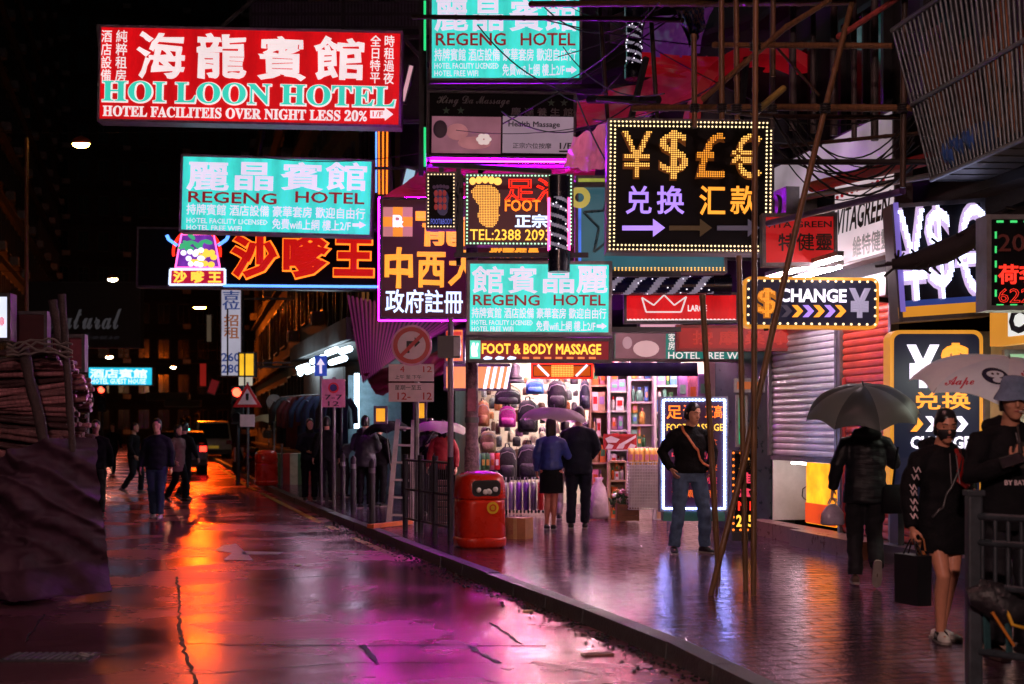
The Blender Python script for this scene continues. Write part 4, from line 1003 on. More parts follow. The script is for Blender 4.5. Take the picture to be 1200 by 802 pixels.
# ---------------------------------------------------------------- shutters and the lit kiosk under one of them
SH_G = mat('grey_shutter_paint', (.72, .68, .70), rough=.35, metal=.2, vary=.2, scale=2)
SH_R = mat('red_shutter_paint', (.52, .06, .03), rough=.35, metal=.15, vary=.25, scale=2)
def shutter(label, px0, px1, z0, z1, m, seg, off=.0, pitch=.085):
    a, b = fpt(px0, z0, off, seg), fpt(px1, z0, off, seg); d = b - a; L_ = d.length
    r = thing('roller_shutter', label, 'shutter', a, (0, 0, math.atan2(d.y, d.x)))
    n = int((z1 - z0) / pitch); vs = []; fs = []
    prof = [(0, 0), (.018, .2), (.022, .5), (.018, .8), (0, 1.0), (-.006, 1.0)]
    rows = []
    for i in range(n):
        for y, t in prof[:-1]: rows.append((-y, (i + t) * (z1 - z0) / n))
        rows.append((.004, (i + .99) * (z1 - z0) / n + .002))
    for y, z in rows: vs += [(0, y, z), (L_, y, z)]
    for i in range(len(rows) - 1): fs.append((2 * i, 2 * i + 1, 2 * i + 3, 2 * i + 2))
    o = MB(); o.add(vs, fs); o.box((L_ / 2, .03, (z1 - z0) / 2), (L_, .02, z1 - z0)); o.build('slatted_curtain', m, r)
    for x in (0, L_): MB().box((x, -.01, (z1 - z0) / 2), (.07, .10, z1 - z0)).build('guide_rail', GREYMET, r)
    MB().box((L_ / 2, -.01, -.03), (L_ - .08, .06, .06)).build('bottom_bar', GREYMET, r)
    MB().box((L_ / 2, .02, z1 - z0 + .13), (L_ + .1, .3, .26)).build('roller_box', GREYMET, r)
    return r, L_
SR = (3, 2)
shutter('half lowered grey shutter over the yellow lit kiosk', 905, 984, 1.22, 2.95, SH_G, SR)
rs, Ls = shutter('closed red shutter behind the man with the dark umbrella', 988, 1048, .32, 3.1, SH_R, SR)
rs2, Ls2 = shutter('closed red shutter behind the tall exchange sign', 1052, 1158, .32, 2.3, SH_R, (2, 1))
put_text('CHANGE', .3, .5, 2.0, .8, GC[0], -.03, .03, parent=rs)
MB().tube([fpt(989, .4, .06, SR), fpt(989, 2.2, .06, SR)], .025, 8).build('red_downpipe', mat('red_pipe', (.4, .04, .04), rough=.4)) 
tag(SC.objects['red_downpipe'], 'thin red downpipe between the grey and red shutters', 'pipe')
r = thing('ceiling_lamp', 'pair of white tube lamps under the red vitamin board, over the grey shutter', 'lamp', fpt(940, 3.42, .7, SR)); o_2 = r.location.copy()
for k in (0, 1):
    a, b = fpt(900, 3.42, .6 + .35 * k, SR) - o_2, fpt(985, 3.42, .6 + .35 * k, SR) - o_2
    MB().tube([a, b], .018, 8).build('lamp_tube', em('white_eaves_tube', (255, 228, 236), 110.0, True), r); MB().bar(a + Vector((0, 0, .05)), b + Vector((0, 0, .05)), .08, .05).build('housing', GREYMET, r)
# kiosk recess
a = fpt(905, .32, 0, SR); b = fpt(984, .32, 0, SR); d = b - a; L_ = d.length
r = thing('lit_kiosk', 'white recess with an amber lit panel under the grey shutter', 'kiosk', a, (0, 0, math.atan2(d.y, d.x)))
WHP = mat('white_kiosk_panel', (.62, .6, .6), rough=.4, vary=.12)
MB().box((L_ / 2, .5, .42), (L_, .02, .84)).build('back_panel', WHP, r)
MB().box((.02, .25, .42), (.03, .5, .84)).build('side_panel', WHP, r); MB().box((L_ - .02, .25, .42), (.03, .5, .84)).build('side_panel', WHP, r)
MB().box((L_ / 2, .25, .85), (L_, .5, .02)).build('top_panel', WHP, r)
MB().box((L_ * .60, .16, .42), (L_ * .42, .05, .80)).build('amber_panel', em('amber_kiosk_light', (255, 156, 22), 1.5, True, vary=.55, scale=3.5), r)
MB().box((L_ * .60, .13, .16), (L_ * .42, .02, .26)).build('red_panel', em('red_kiosk_light', (220, 70, 18), 1.0, True, vary=.5, scale=3), r)
MB().tube([(L_ * .1, .2, .80), (L_ * .36, .2, .80)], .016, 8).build('lamp_tube', em('kiosk_tube', (255, 236, 230), 28.0, True), r)
c = MB(); c.tube([(L_ * (.2 + .05 * math.sin(t * .9)), .3, .12 + .05 * t + .03 * math.cos(t * 2)) for t in range(11)], .008, 5); c.build('loose_cable', INK, r)
# stone step along the shutters
a, b = fpt(897, .12, .0, SR), fpt(1048, .12, .0, SR)
STEP = mat('pink_stone_step', (.22, .12, .10), rough=.3, vary=.3, bump=.2)
n2 = Vector((-(b - a).y, (b - a).x, 0)).normalized(); n2 = n2 if n2.x < 0 else -n2
st = MB()
for k in range(4):
    p, q = a.lerp(b, k / 4), a.lerp(b, (k + 1) / 4 - .003); hh = (.2, .2, .2, .2)[k]; ex = (.28, .28, .45, .45)[k]
    st.add([p, q, q + n2 * ex, p + n2 * ex] + [v + Vector((0, 0, hh)) for v in (p, q, q + n2 * ex, p + n2 * ex)], [(3, 2, 1, 0), (4, 5, 6, 7), (0, 1, 5, 4), (1, 2, 6, 5), (2, 3, 7, 6), (3, 0, 4, 7)])
tag(st.build('stone_step', STEP), 'pink stone step along the foot of the shutters', 'step')
a, b = fpt(1050, .12, .0, (2, 1)), fpt(1220, .12, .0, (2, 1)); n2 = Vector((-(b - a).y, (b - a).x, 0)).normalized(); n2 = n2 if n2.x < 0 else -n2
st = MB(); st.add([a, b, b + n2 * .3, a + n2 * .3] + [v + Vector((0, 0, .2)) for v in (a, b, b + n2 * .3, a + n2 * .3)], [(3, 2, 1, 0), (4, 5, 6, 7), (0, 1, 5, 4), (1, 2, 6, 5), (2, 3, 7, 6), (3, 0, 4, 7)])
tag(st.build('stone_step', mat('dark_tiled_step', (.05, .055, .07), rough=.3)), 'dark tiled step behind the woman in the face mask', 'step')
# piers between the openings and the band above them
wall_piece('shop_pier', 'tiled pier between the bag shop and the grey shutter', fpt(838, 0, 0, (4, 5)).xy, fpt(903, 0, 0, SR).xy, .12, 3.4, .4, mat('dark_green_tiles', (.05, .09, .08), rough=.3, vary=.4, scale=5))
s = Sign('door_poster', 'green lit poster strip in the gap behind the bamboo poles', 862, 463, 876, 524, 19.6, 0, .05, GREYMET, em('green_poster', (30, 170, 110), .8, True))
s = Sign('door_poster', 'narrow orange notice beside the grey shutter behind the bamboo', 860, 444, 896, 460, 19.5, 0, .05, GREYMET, em('orange_notice', (190, 96, 40), .6))
wall_piece('shop_wall', 'dark wall band over the shutters behind the small boards', fpt(903, 0, 0.02, SR).xy, fpt(1050, 0, 0.02, SR).xy, 3.22, 3.5, .4, WALLD)
wall_piece('shop_wall', 'pale wall beside the bright doorway at the right edge', fpt(1160, 0, 0.0, (2, 1)).xy, fpt(1320, 0, 0.0, (2, 1)).xy, .12, 3.4, .3, mat('pale_yellow_wall', (.5, .46, .34), rough=.5, vary=.2))
r = thing('ceiling_lamp', 'white tube lamp under the eaves over the bright doorway at the right edge', 'lamp', fpt(1175, 2.15, .45, (2, 1)))
MB().box((0, 0, .04), (1.0, .1, .05)).build('housing', GREYMET, r); MB().tube([(-.48, 0, 0), (.48, 0, 0)], .02, 8).build('lamp_tube', em('cool_tube', (235, 245, 225), 60, True), r)
s = Sign('blue_poster', 'green lit advert above the right umbrella at the edge of the picture', 1176, 410, 1215, 470, 13.4, 0, .05, GREYMET, em('pale_green_poster', (150, 190, 150), .7, True))
# pale upper fascia and the rolled awnings
rt, L_, H_ = board('shop_fascia', 'pale lit upper fascia behind the rolled red awning', 903, 1047, 4.5, 5.1, .25, .12, CASE, em('pale_pink_fascia', (206, 186, 198), .42, True, vary=.6, scale=1.3))
def roll(name, label, a, b, Ya, Yb, r, m, cat): return tag(MB().tube([P(*a, Ya), P(*b, Yb)], r, 12).build(name, m), label, cat)
REDC = mat('red_awning_cloth', (.45, .02, .02), rough=.6, vary=.3)
roll('rolled_awning', 'rolled red cloth awning over the pale upper fascia', (952, 219), (1090, 186), 15.8, 13.2, .062, REDC, 'awning')
roll('awning_pipe', 'grey pipe just under the rolled red awning', (944, 231), (1092, 206), 15.6, 13.0, .03, GREYMET, 'pipe')
roll('awning_pipe', 'purple pipe above the red vitamin board', (900, 262), (1058, 224), 15.4, 13.4, .035, mat('violet_pipe', (.14, .08, .24), rough=.4), 'pipe')
roll('awning_pipe', 'thin black pipe across the scaffold below the cage', (905, 190), (1092, 190), 14.2, 13.0, .028, INK, 'pipe')
roll('awning_pipe', 'short black pipe reaching over the pink awning', (690, 117), (772, 117), 18.5, 17.5, .05, INK, 'pipe')
# awning cloths above the shops
def cloth(name, label, pts, m, cat='awning', t=.02, sag=.12, n=24):
    """a sheet hung between four corners, sagging between them"""
    q = [P(a, b, y) for a, b, y in pts]; vs = []; fs = []
    for i in range(n + 1):
        for j in range(n + 1):
            u, v = i / n, j / n; p = q[0].lerp(q[1], u).lerp(q[3].lerp(q[2], u), v)
            w_ = noise.noise(Vector((u * 5 + q[0].x, v * 2.2, q[0].z))) + .4 * noise.noise(Vector((u * 14, v * 5, q[0].x))); p.z -= sag * 4 * u * (1 - u) * (v * (1 - v) * 2 + .3) - .10 * w_; p.y += .05 * math.sin(u * 19) * v + .28 * w_; vs.append(p)
    m_ = len(vs); vs += [p + Vector((0, t, .004)) for p in vs]
    for i in range(n):
        for j in range(n):
            a = i * (n + 1) + j; fs += [(a, a + n + 1, a + n + 2, a + 1), (a + m_, a + 1 + m_, a + n + 2 + m_, a + n + 1 + m_)]
    o = MB(); o.add(vs, fs, True); return tag(o.build(name, m), label, cat)
PINKC = em('pink_awning_painted_glow', (160, 28, 60), .32, True, vary=.7, scale=1.6, base=(.22, .03, .05, 1)); PINKL = em('pale_pink_awning_painted_glow', (220, 104, 146), .42, True, vary=.6, scale=1.6, base=(.32, .13, .17, 1))  # awning and cloth emission stands in for sign light falling on them
REDA = em('red_awning_painted_glow', (170, 12, 26), .28, True, vary=.6, scale=.8, base=(.22, .012, .016, 1))
PURC = em('purple_cloth_painted_glow', (110, 46, 130), .22, True, vary=.6, base=(.08, .03, .10, 1))
cloth('cloth_awning', 'pink cloth awning with painted glow left of the currency sign', [(672, 160, 21), (716, 138, 20.2), (716, 196, 20.2), (660, 196, 21)], PINKL)
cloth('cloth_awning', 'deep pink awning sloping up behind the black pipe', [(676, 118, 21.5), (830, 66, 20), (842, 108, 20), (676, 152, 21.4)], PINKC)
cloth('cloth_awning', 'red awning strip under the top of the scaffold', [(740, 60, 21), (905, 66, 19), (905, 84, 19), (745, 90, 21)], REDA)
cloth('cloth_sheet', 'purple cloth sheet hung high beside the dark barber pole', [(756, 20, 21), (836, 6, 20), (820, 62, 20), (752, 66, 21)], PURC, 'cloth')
cloth('cloth_awning', 'pinkish red awning with painted glow between the two top massage signs', [(600, 186, 23), (700, 190, 22.4), (690, 240, 22.4), (560, 205, 23)], PINKC)
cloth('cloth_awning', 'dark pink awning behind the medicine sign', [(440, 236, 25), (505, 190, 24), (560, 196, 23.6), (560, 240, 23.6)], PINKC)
cloth('checked_cloth', 'blue and white checked cloth hung over a bamboo pole at the top', [(792, 12, 18), (824, 4, 17.6), (826, 30, 17.6), (808, 56, 18)], None, 'cloth')
cm = bpy.data.materials.new('checked_cloth'); cm.use_nodes = True; nt = cm.node_tree; ck = nt.nodes.new('ShaderNodeTexChecker'); ck.inputs[3].default_value = 9
ck.inputs[1].default_value = (.06, .12, .3, 1); ck.inputs[2].default_value = (.5, .38, .38, 1); nt.links.new(ck.outputs[0], nt.nodes['Principled BSDF'].inputs['Base Color'])
SC.objects['checked_cloth'].data.materials[0] = cm
ab = MB(); x0 = P(890, 150, 18.9); ab.ring((0, 0), .85, 1.0, -.5, .3, 24, 20, 180); 
tag(ab.build('arched_awning', REDA, None, x0), 'arched red awning frame behind the top of the currency sign', 'awning')
ab = MB(); ab.disc((0, 0), .84, 24, .1, .14); tag(ab.build('arch_backing', mat('dark_blue_arch', (.01, .012, .04), rough=.5), None, x0), 'dark blue board inside the arched red awning', 'board')
barber('unlit dark barber pole high beside the purple cloth', (743, 93), (743, 8), 20, .11, .2, ())
# pink corrugated awning by the no right turn sign
q = [P(407, 347, 27), P(545, 376, 24.2), P(474, 412, 23.8), P(425, 449, 25.6)]
vs = []; fs = []; n = 150
for i in range(n + 1):
    u = i / n; a = q[0].lerp(q[1], u); b = q[3].lerp(q[2], u); w = .03 * math.sin(u * 25 * 2 * math.pi)
    vs += [a + Vector((0, w, w)), b + Vector((0, w, w)), a + Vector((0, w + .02, w)), b + Vector((0, w + .02, w))]
o = MB()
for i in range(n):
    k = 4 * i; o.cur = 0 if (i % 6) < 3 else 1; o.add([vs[k], vs[k + 1], vs[k + 5], vs[k + 4]], [(0, 1, 2, 3)]); o.add([vs[k + 2], vs[k + 6], vs[k + 7], vs[k + 3]], [(0, 1, 2, 3)])
cmat = em('pink_corrugated_sheet', (150, 56, 110), .22, True, vary=.3, scale=.7, base=(.34, .10, .22, 1))  # magenta light on the sheets put in as faint emission
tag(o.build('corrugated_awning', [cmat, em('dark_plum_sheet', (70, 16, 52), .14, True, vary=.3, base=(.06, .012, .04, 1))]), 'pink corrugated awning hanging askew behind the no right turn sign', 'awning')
cloth('cloth_awning', 'dark red awning underside below the pink corrugated sheet', [(425, 440, 25.4), (520, 410, 24), (520, 440, 24.4), (440, 462, 25.2)], mat('dark_red_cloth', (.10, .012, .015), rough=.7))

# ---------------------------------------------------------------- bamboo scaffold and cage
BAM = mat('bamboo_cane', (.16, .085, .035), rough=.45, vary=.5, scale=5, stretch=(8, 8, 1)); BAMD = mat('dark_bamboo_cane', (.05, .03, .018), rough=.5, vary=.5, scale=5, stretch=(8, 8, 1))
LASH = mat('black_nylon_lashing', (.015, .015, .015), rough=.6); REDW = mat('red_striped_wrap', (.35, .07, .06), rough=.5, vary=.5, scale=20)
def cane(pts, r, m, parent=None, name='pole', node=.42):
    o = MB(); ps = [Vector(p) for p in pts]; out = []; rs = []
    for a, b in zip(ps, ps[1:]):
        L_ = (b - a).length; k = max(1, int(L_ / node))
        for i in range(k):
            t = i / k; out += [a.lerp(b, t), a.lerp(b, t + .03 / max(L_, .1)), a.lerp(b, t + .06 / max(L_, .1))]; rs += [r * 1.0, r * 1.16, r * .97]
    out.append(ps[-1]); rs.append(r * .9)
    o.tube(out, rs, 9); return o.build(name, m, parent)
sc_ = thing('bamboo_scaffold', 'bamboo scaffold of brown poles lashed across the pavement in front of the shops', 'scaffold')
def pole(l, r=.034, m=BAM, nm='pole'): return cane([P(*p) for p in l], r, m, sc_, nm)
pole([(886, -70, 12.7), (884, 330, 12.7), (883, 698, 12.6)], .027)
pole([(1003, -15, 13.6), (967, 127, 13.3), (933, 267, 13.0), (907, 380, 12.9), (872, 542, 12.7), (847, 640, 12.6), (833, 698, 12.6)], .029)
pole([(823, 345, 14.2), (832, 500, 14.2), (842, 676, 14.2)], .030)
pole([(866, 300, 13.1), (870, 500, 13), (874, 693, 12.95)], .026); pole([(862, -60, 14.4), (864, 140, 14.4)], .03)
pole([(845, -60, 14.4), (846, 140, 14.4)], .03); pole([(813, 40, 14.6), (814, 150, 14.6)], .03); pole([(906, -60, 14.6), (906, 90, 14.6)], .028)
pole([(742, 127, 15.6), (900, 126, 14.2), (1068, 127, 13)], .036); pole([(836, 53, 14.6), (1046, 54, 13.2)], .03)
pole([(622, 5, 18.5), (850, 4, 15.5), (1000, 2, 13.6)], .04); pole([(484, 20, 20.5), (700, 22, 18), (800, 24, 16.8)], .034, BAMD)
pole([(700, 117, 18), (910, 137, 14.4), (1060, 138, 13.2)], .025, BAMD); pole([(915, 172, 14.6), (1080, 156, 13.1)], .02, BAMD)
pole([(823, 117, 14.6), (920, 33, 14), (973, 0, 13.6)], .03); pole([(884, 133, 12.8), (918, 104, 13.4)], .036, smat('fresh_cut_bamboo', (170, 150, 80), rough=.45))
pole([(982, 44, 13.6), (1052, -2, 13)], .03, REDW); pole([(905, 50, 14.2), (960, 112, 13.6)], .014, BAMD)
pole([(1060, 0, 13.1), (1058, 220, 13.1)], .03, BAMD); pole([(700, -30, 19), (712, 140, 19)], .03, BAMD); pole([(760, -30, 18), (770, 140, 18)], .03, BAMD)
for a, b, y in ((886, 127, 12.75), (863, 128, 13.2), (967, 127, 13.25), (885, 54, 12.8), (905, 128, 14.1), (846, 127, 14.4), (814, 127, 14.6), (882, 520, 12.75), (874, 545, 12.85), (1058, 127, 13.05)):
    c = P(a, b, y); l = MB()
    for i in range(4): l.ring((c.x, c.z + (i - 1.5) * .03), 0, 0, 0, 0, 3) if False else l.ball((c.x, c.y, c.z + (i - 1.5) * .022), (.055, .06, .014), n=10, m=4)
    l.build('lashing', LASH, sc_)
# plank deck above
dk = MB()
for i in range(7): dk.bar(P(700, -14 - i * 9, 17.5 - .1 * i), P(1060, -20 - i * 9, 12.6 - .1 * i), .22, .04)
tag(dk.build('scaffold_deck', mat('dark_plank', (.04, .03, .022), rough=.7, vary=.4)), 'dark plank deck on top of the bamboo scaffold', 'deck')
# loose cables
rc = random.Random(4)
def cable(a, b, sag, r, label, m=INK, n=14, group=None):
    p = [a.lerp(b, i / n) + Vector((0, 0, -sag * 4 * (i / n) * (1 - i / n))) for i in range(n + 1)]
    return tag(MB().tube(p, r, 6).build('cable', m), label, 'cable', group)
for i in range(11):
    cable(P(905 + rc.uniform(-5, 30), 130 + rc.uniform(0, 60), 14.4), P(1075 + rc.uniform(-10, 10), 110 + rc.uniform(0, 90), 13.1), rc.uniform(.1, .6), rc.uniform(.006, .013), 'thin black cable slung between the scaffold and the cage', group='cables slung below the cage')
rw_ = random.Random(77)
for i in range(12):
    a = P(rw_.uniform(500, 700), rw_.uniform(-10, 190), 21); b = P(rw_.uniform(740, 900), rw_.uniform(-30, 140), rw_.uniform(15, 18)); cable(a, b, rw_.uniform(.05, .5), rw_.uniform(.005, .011), 'thin black wire strung among the upper signs and bamboo poles', group='wires strung among the upper signs')
for i in range(6):
    x = 905 + i * 24; q0 = P(x, 150 + i * 3, 15.5 - i * .2); tag(MB().tube([q0, q0 + Vector((0, .02, 3.2))], .03 + .01 * (i % 2), 8).build('drainpipe', mat('old_iron_pipe', (.06, .05, .05), rough=.6, vary=.4)), 'old iron drainpipe on the dark wall behind the scaffold', 'pipe', 'drainpipes behind the scaffold')
bd = MB(); ps = [P(1046, 310, 13.2), P(1075, 306, 13.1), P(1105, 296, 13), P(1130, 284, 12.9), P(1160, 264, 12.8), P(1210, 240, 12.4)]
bd.tube(ps, [.05, .09, .11, .10, .09, .06], 10)
for i in range(60):
    t = rc.random() * 4.9; k = int(t); p = ps[k].lerp(ps[k + 1], t - k); bd.tube([p, p + Vector((rc.uniform(-.2, .2), rc.uniform(-.1, .1), rc.uniform(-.16, .12)))], .012, 4)
tag(bd.build('cable_bundle', mat('dirty_black_bundle', (.014, .010, .012), rough=.8, vary=.5)), 'ragged black cable bundle crossing the slanting currency symbols', 'cable bundle')
cable(P(560, 30, 21), P(712, 110, 17.2), .3, .01, 'thin cable from the top teal sign to the currency sign'); cable(P(676, 115, 20.6), P(712, 192, 17.4), .05, .012, 'dark wire falling across the pale pink awning'); cable(P(280, 180, 24), P(600, 150, 22), .3, .008, 'thin wire above the left teal sign')

c4 = [P(1046, 36, 13.0), P(1092, 211, 13.0), P(1240, 146, 10.4), P(1240, -95, 10.4)]
cg = thing('balcony_cage', 'steel bar cage full of flattened cardboard jutting out high at the right', 'cage', c4[1])
def cq(u, v, d=0.0): return c4[0].lerp(c4[3], u).lerp(c4[1].lerp(c4[2], u), v) + Vector((.45, .35, .06)) * d - c4[1]
BARM = mat('cage_bar_steel', (.16, .20, .22), rough=.4, metal=.5, vary=.4, scale=12)
for i in range(34):
    u = i / 33; MB().tube([cq(u, 0), cq(u, 1)], .012, 6).build('bar', BARM, cg)
for v in (0, .5, 1): MB().tube([cq(0, v, -.02), cq(1, v, -.02)], .022, 6).build('rail', BARM, cg)
for i in range(9): MB().tube([cq(i / 8, 1), cq(i / 8, 1, 1.4)], .012, 6).build('bar', BARM, cg)
for i in range(8): MB().tube([cq(0, i / 7), cq(0, i / 7, 1.4)], .012, 6).build('bar', BARM, cg)
MB().slab([cq(0, 1, .05), cq(1, 1, .05), cq(1, 1, 1.5), cq(0, 1, 1.5)], .03).build('floor_plate', DARKMET, cg)
CARD = [smat('cardboard_%s' % n, c, rough=.8, vary=.3) for n, c in (('tan', (140, 100, 70)), ('grey', (110, 96, 86)), ('rust', (130, 70, 50)), ('dark', (60, 46, 40)))]
for i in range(26):
    u = rc.uniform(.03, .93); v1 = rc.uniform(.80, .97); v0 = v1 - rc.uniform(.35, .75); d = rc.uniform(.15, .9); w = rc.uniform(.04, .12)
    o = MB().slab([cq(u, v1, d) + c4[1], cq(u + w, v1, d + .05) + c4[1], cq(u + w - .02, v0, d + .1) + c4[1], cq(u - .02, v0, d + .05) + c4[1]], .012).build('cardboard_sheet', CARD[rc.randrange(4)])
    tag(o, 'flattened cardboard sheet standing inside the steel bar cage', 'cardboard', 'cardboard sheets in the cage')
sk = MB(); rq = random.Random(6)
for i in range(7): sk.ball(cq(.20 + .035 * i, .88 + .02 * math.sin(i * 2), .25) + c4[1], (.16, .10, rq.uniform(.08, .17)), Matrix.Rotation(rq.uniform(-.7, .7), 3, 'Y'), 10, 6)
if 1: pass; tag(sk.build('blue_sack', mat('blue_plastic_sack', (.03, .10, .34), rough=.4, bump=.6, bscale=8)), 'blue plastic sack on the floor of the steel bar cage', 'sack')
# ---------------------------------------------------------------- street furniture on the right pavement
ORED = smat('orange_red_bin_paint', (214, 42, 16), rough=.28, vary=.15, scale=4, coat=.3)
def litter_bin(label, px, py, s=1.0, zg=.12, near=True):
    a = G(px, py, zg); r = thing('litter_bin', label, 'litter bin', a, (0, 0, R(18)))
    def sq(z, w, d, p=4.0, n=36):
        out = []
        for k in range(n):
            t = 2 * math.pi * k / n; c, s_ = math.cos(t), math.sin(t)
            q = (abs(c) ** p + abs(s_) ** p) ** (-1 / p); out.append((c * q * w, s_ * q * d, z))
        return out
    def body(rows, nm, m):
        o = MB(); vs = []; fs = []; n = 36
        for z, w in rows: vs += sq(z, w, w)
        for i in range(len(rows) - 1):
            for k in range(n): k2 = (k + 1) % n; fs.append((i * n + k, i * n + k2, (i + 1) * n + k2, (i + 1) * n + k))
        fs += [tuple(reversed(range(n))), tuple(range((len(rows) - 1) * n, len(rows) * n))]; o.add(vs, fs, True); return o.build(nm, m, r)
    body([(0, .27), (.03, .30), (.10, .305), (.13, .30)], 'base_skirt', ORED)
    body([(.13, .288), (.15, .295), (.55, .287), (.60, .285)], 'bin_body', ORED)
    body([(.605, .292), (.62, .298), (.80, .285), (.88, .265), (.925, .21), (.945, .12), (.95, .04)], 'bin_hood', ORED)
    if near:
        o = MB(); o.prism(rounded(-.16, .66, .16, .82, .05), -.30, -.275); o.build('mouth', mat('black_bin_mouth', (.01, .01, .01), rough=.5), r)
        o = MB(); o.prism(rounded(-.18, .64, .18, .84, .06), -.296, -.26); o.build('mouth_rim', DARKMET, r)
        t = MB(); rr = random.Random(2)
        for i in range(7): t.ball((rr.uniform(-.12, .12), -.30, rr.uniform(.68, .73)), (.035, .012, .03), Matrix.Rotation(rr.random() * 3, 3, 'Y'), 7, 5)
        tag(t.build('paper_litter', GC[0]), 'scrunched white paper filling the mouth of the orange bin', 'litter').matrix_world = Matrix.Translation(a) @ Matrix.Rotation(R(18), 4, 'Z')
        o = MB(); o.disc((.08, .50), .075, 24, -.302, -.28); o.build('sticker', smat('yellow_sticker', (240, 196, 40), rough=.4), r)
        o = MB(); o.ring((.08, .50), .03, .045, -.306, -.30, 20); o.build('sticker_mark', ORED, r)
    r.scale = (s, s, s); return r
litter_bin('orange red litter bin with a yellow sticker at the foot of the street pole', 562, 641, 1.0)
litter_bin('orange litter bin far up the right kerb beside the clothes stall', 312, 569, .95, .12, False)
a = G(604, 632, .12)
r = thing('cardboard_box', 'small brown cardboard box on the wet pavement beside the orange bin', 'box', a, (0, 0, R(-24)))
MB().box((0, .12, .14), (.30, .26, .28)).build('box_body', smat('box_cardboard', (190, 130, 90), rough=.7, vary=.2), r)
MB().box((0, -.012, .14), (.05, .004, .28)).build('tape_strip', smat('box_tape', (210, 170, 120), rough=.3), r); put_text('小心\n輕放', -.12, .06, -.03, .2, DRED if False else REDW, -.013, 0, parent=r, name='printed_mark')
# the street pole
POLEM = mat('flaking_pink_paint', (.30, .16, .22), rough=.5, vary=.6, scale=14, bump=.8, bscale=30)
b = G(553, 633, .12); r = thing('street_pole', 'thick pole with flaking paint rising behind the orange bin', 'pole', b)
MB().tube([(0, 0, 0), (0, 0, 1.2), (0, 0, 1.25), (0, 0, 4.3)], [.105, .10, .085, .078], 18).build('shaft', POLEM, r); MB().tube([(0, 0, 0), (0, 0, .08)], .16, 18).build('base_collar', DARKMET, r)
MB().tube([(0, 0, 1.55), (0, 0, 1.62)], .095, 18).build('clamp', GREYMET, r)
MB().box((0, -.085, 1.85), (.11, .012, .3)).build('torn_notice', smat('torn_paper', (196, 120, 150), rough=.8, vary=.4), r)
# no right turn sign
SIGNW = smat('sign_white', (236, 206, 214), rough=.4, vary=.1); SIGNR = smat('sign_red', (200, 30, 36), rough=.4, vary=.1)
Y = 20.2; b = P(488, 0, Y); b.z = .12
r = thing('traffic_sign', 'round no right turn sign on a pole with two pink lit time plates below', 'traffic sign', b)
zc = P(0, 405, Y).z - .12; k = Y / FPX
MB().tube([(0, .05, 0), (0, .05, zc + .2)], .035, 10).build('post', GREYMET, r)
dx = -5.5 * k
MB().disc((dx, zc), 24 * k, 40, -.02, 0).build('backing_disc', smat('sign_backing_pink', (226, 150, 190), rough=.4), r)
MB().ring((dx, zc), 16.5 * k, 21.5 * k, -.028, -.02, 40).build('red_ring', SIGNR, r)
MB().disc((dx, zc), 16.4 * k, 40, -.026, -.02).build('white_disc', SIGNW, r)
arr = [(-6, -9), (-2.5, -9), (-2.5, 1.5), (3.5, 1.5), (3.5, -2.5), (10, 3.5), (3.5, 9.5), (3.5, 5), (-6, 5)]
MB().prism([(dx + x * k, zc + z * k) for x, z in arr], -.031, -.026).build('arrow', INK, r)
MB().prism([(dx + a * k, zc + c * k) for a, c in ((-14, -11), (-11, -14), (14, 11), (11, 14))], -.036, -.031).build('red_bar', SIGNR, r)
for y0, y1, t in ((427, 447, 0), (449, 471, 1)):
    z0, z1 = P(0, y1, Y).z - .12, P(0, y0, Y).z - .12
    o = MB(); o.box((-6 * k, -.012, (z0 + z1) / 2), (53 * k, .012, z1 - z0)); pl = o.build('time_plate', SIGNW, r)
    f = lambda a: (a - 488) * k
    put_text('4', f(469), z0 + .13, f(474), z1 - .03, SIGNR, -.02, .01, parent=pl, name='digit') if t == 0 else put_text('12-', f(466), z0 + .03, f(481), z0 + .13, SIGNR, -.02, .01, parent=pl, name='digit')
    put_text('12', f(496), (z0 + .13 if t == 0 else z0 + .03), f(506), (z1 - .03 if t == 0 else z0 + .13), SIGNR, -.02, .01, parent=pl, name='digit')
    put_text('上午 至 下午' if t == 0 else '星期一至五', f(463), z0 + .03 if t == 0 else z1 - .1, f(494), z0 + .09 if t == 0 else z1 - .03, INK, -.02, .005, parent=pl, res=1)
bb = MB(); 
Y = 19.6; b = P(528, 0, Y); b.z = .12; r = thing('sign_post', 'grey post with a small black box sign seen from the side', 'post', b); k = Y / FPX
MB().tube([(0, 0, 0), (0, 0, 3.0)], .04, 10).build('post', smat('lilac_grey_paint', (150, 130, 150), rough=.4, vary=.2), r)
MB().box((-.02, -.06, P(0, 407, Y).z - .12), (26 * k, .10, 26 * k)).build('box_sign', mat('black_box_sign', (.02, .02, .025), rough=.4), r)
MB().box((8 * k, -.065, P(0, 407, Y).z - .12), (8 * k, .12, 22 * k)).build('side_plate', GREYMET, r)
# railing along the kerb
RAILM = mat('dark_railing_paint', (.03, .03, .04), rough=.4, metal=.3, vary=.3)
r = thing('street_railing', 'dark kerbside railing in front of the no right turn sign', 'railing', (0, 0, 0))
rp = [G(475, 622, .12), G(492, 622, .12), G(508, 627, .12), G(528, 634, .12)]; rp[1] = rp[0].lerp(rp[3], .36); rp[2] = rp[0].lerp(rp[3], .68)
for p in rp: MB().tube([p, p + Vector((0, 0, 1.1))], .04, 10).build('post', RAILM, r); 
for z in (.18, .6, 1.02): MB().tube([rp[0] + Vector((0, 0, z)), rp[3] + Vector((0, 0, z))], .018, 8).build('rail', RAILM, r)
for i in range(24):
    p = rp[0].lerp(rp[3], (i + .5) / 24); MB().tube([p + Vector((0, 0, .18)), p + Vector((0, 0, 1.02))], .007, 5).build('bar', RAILM, r)
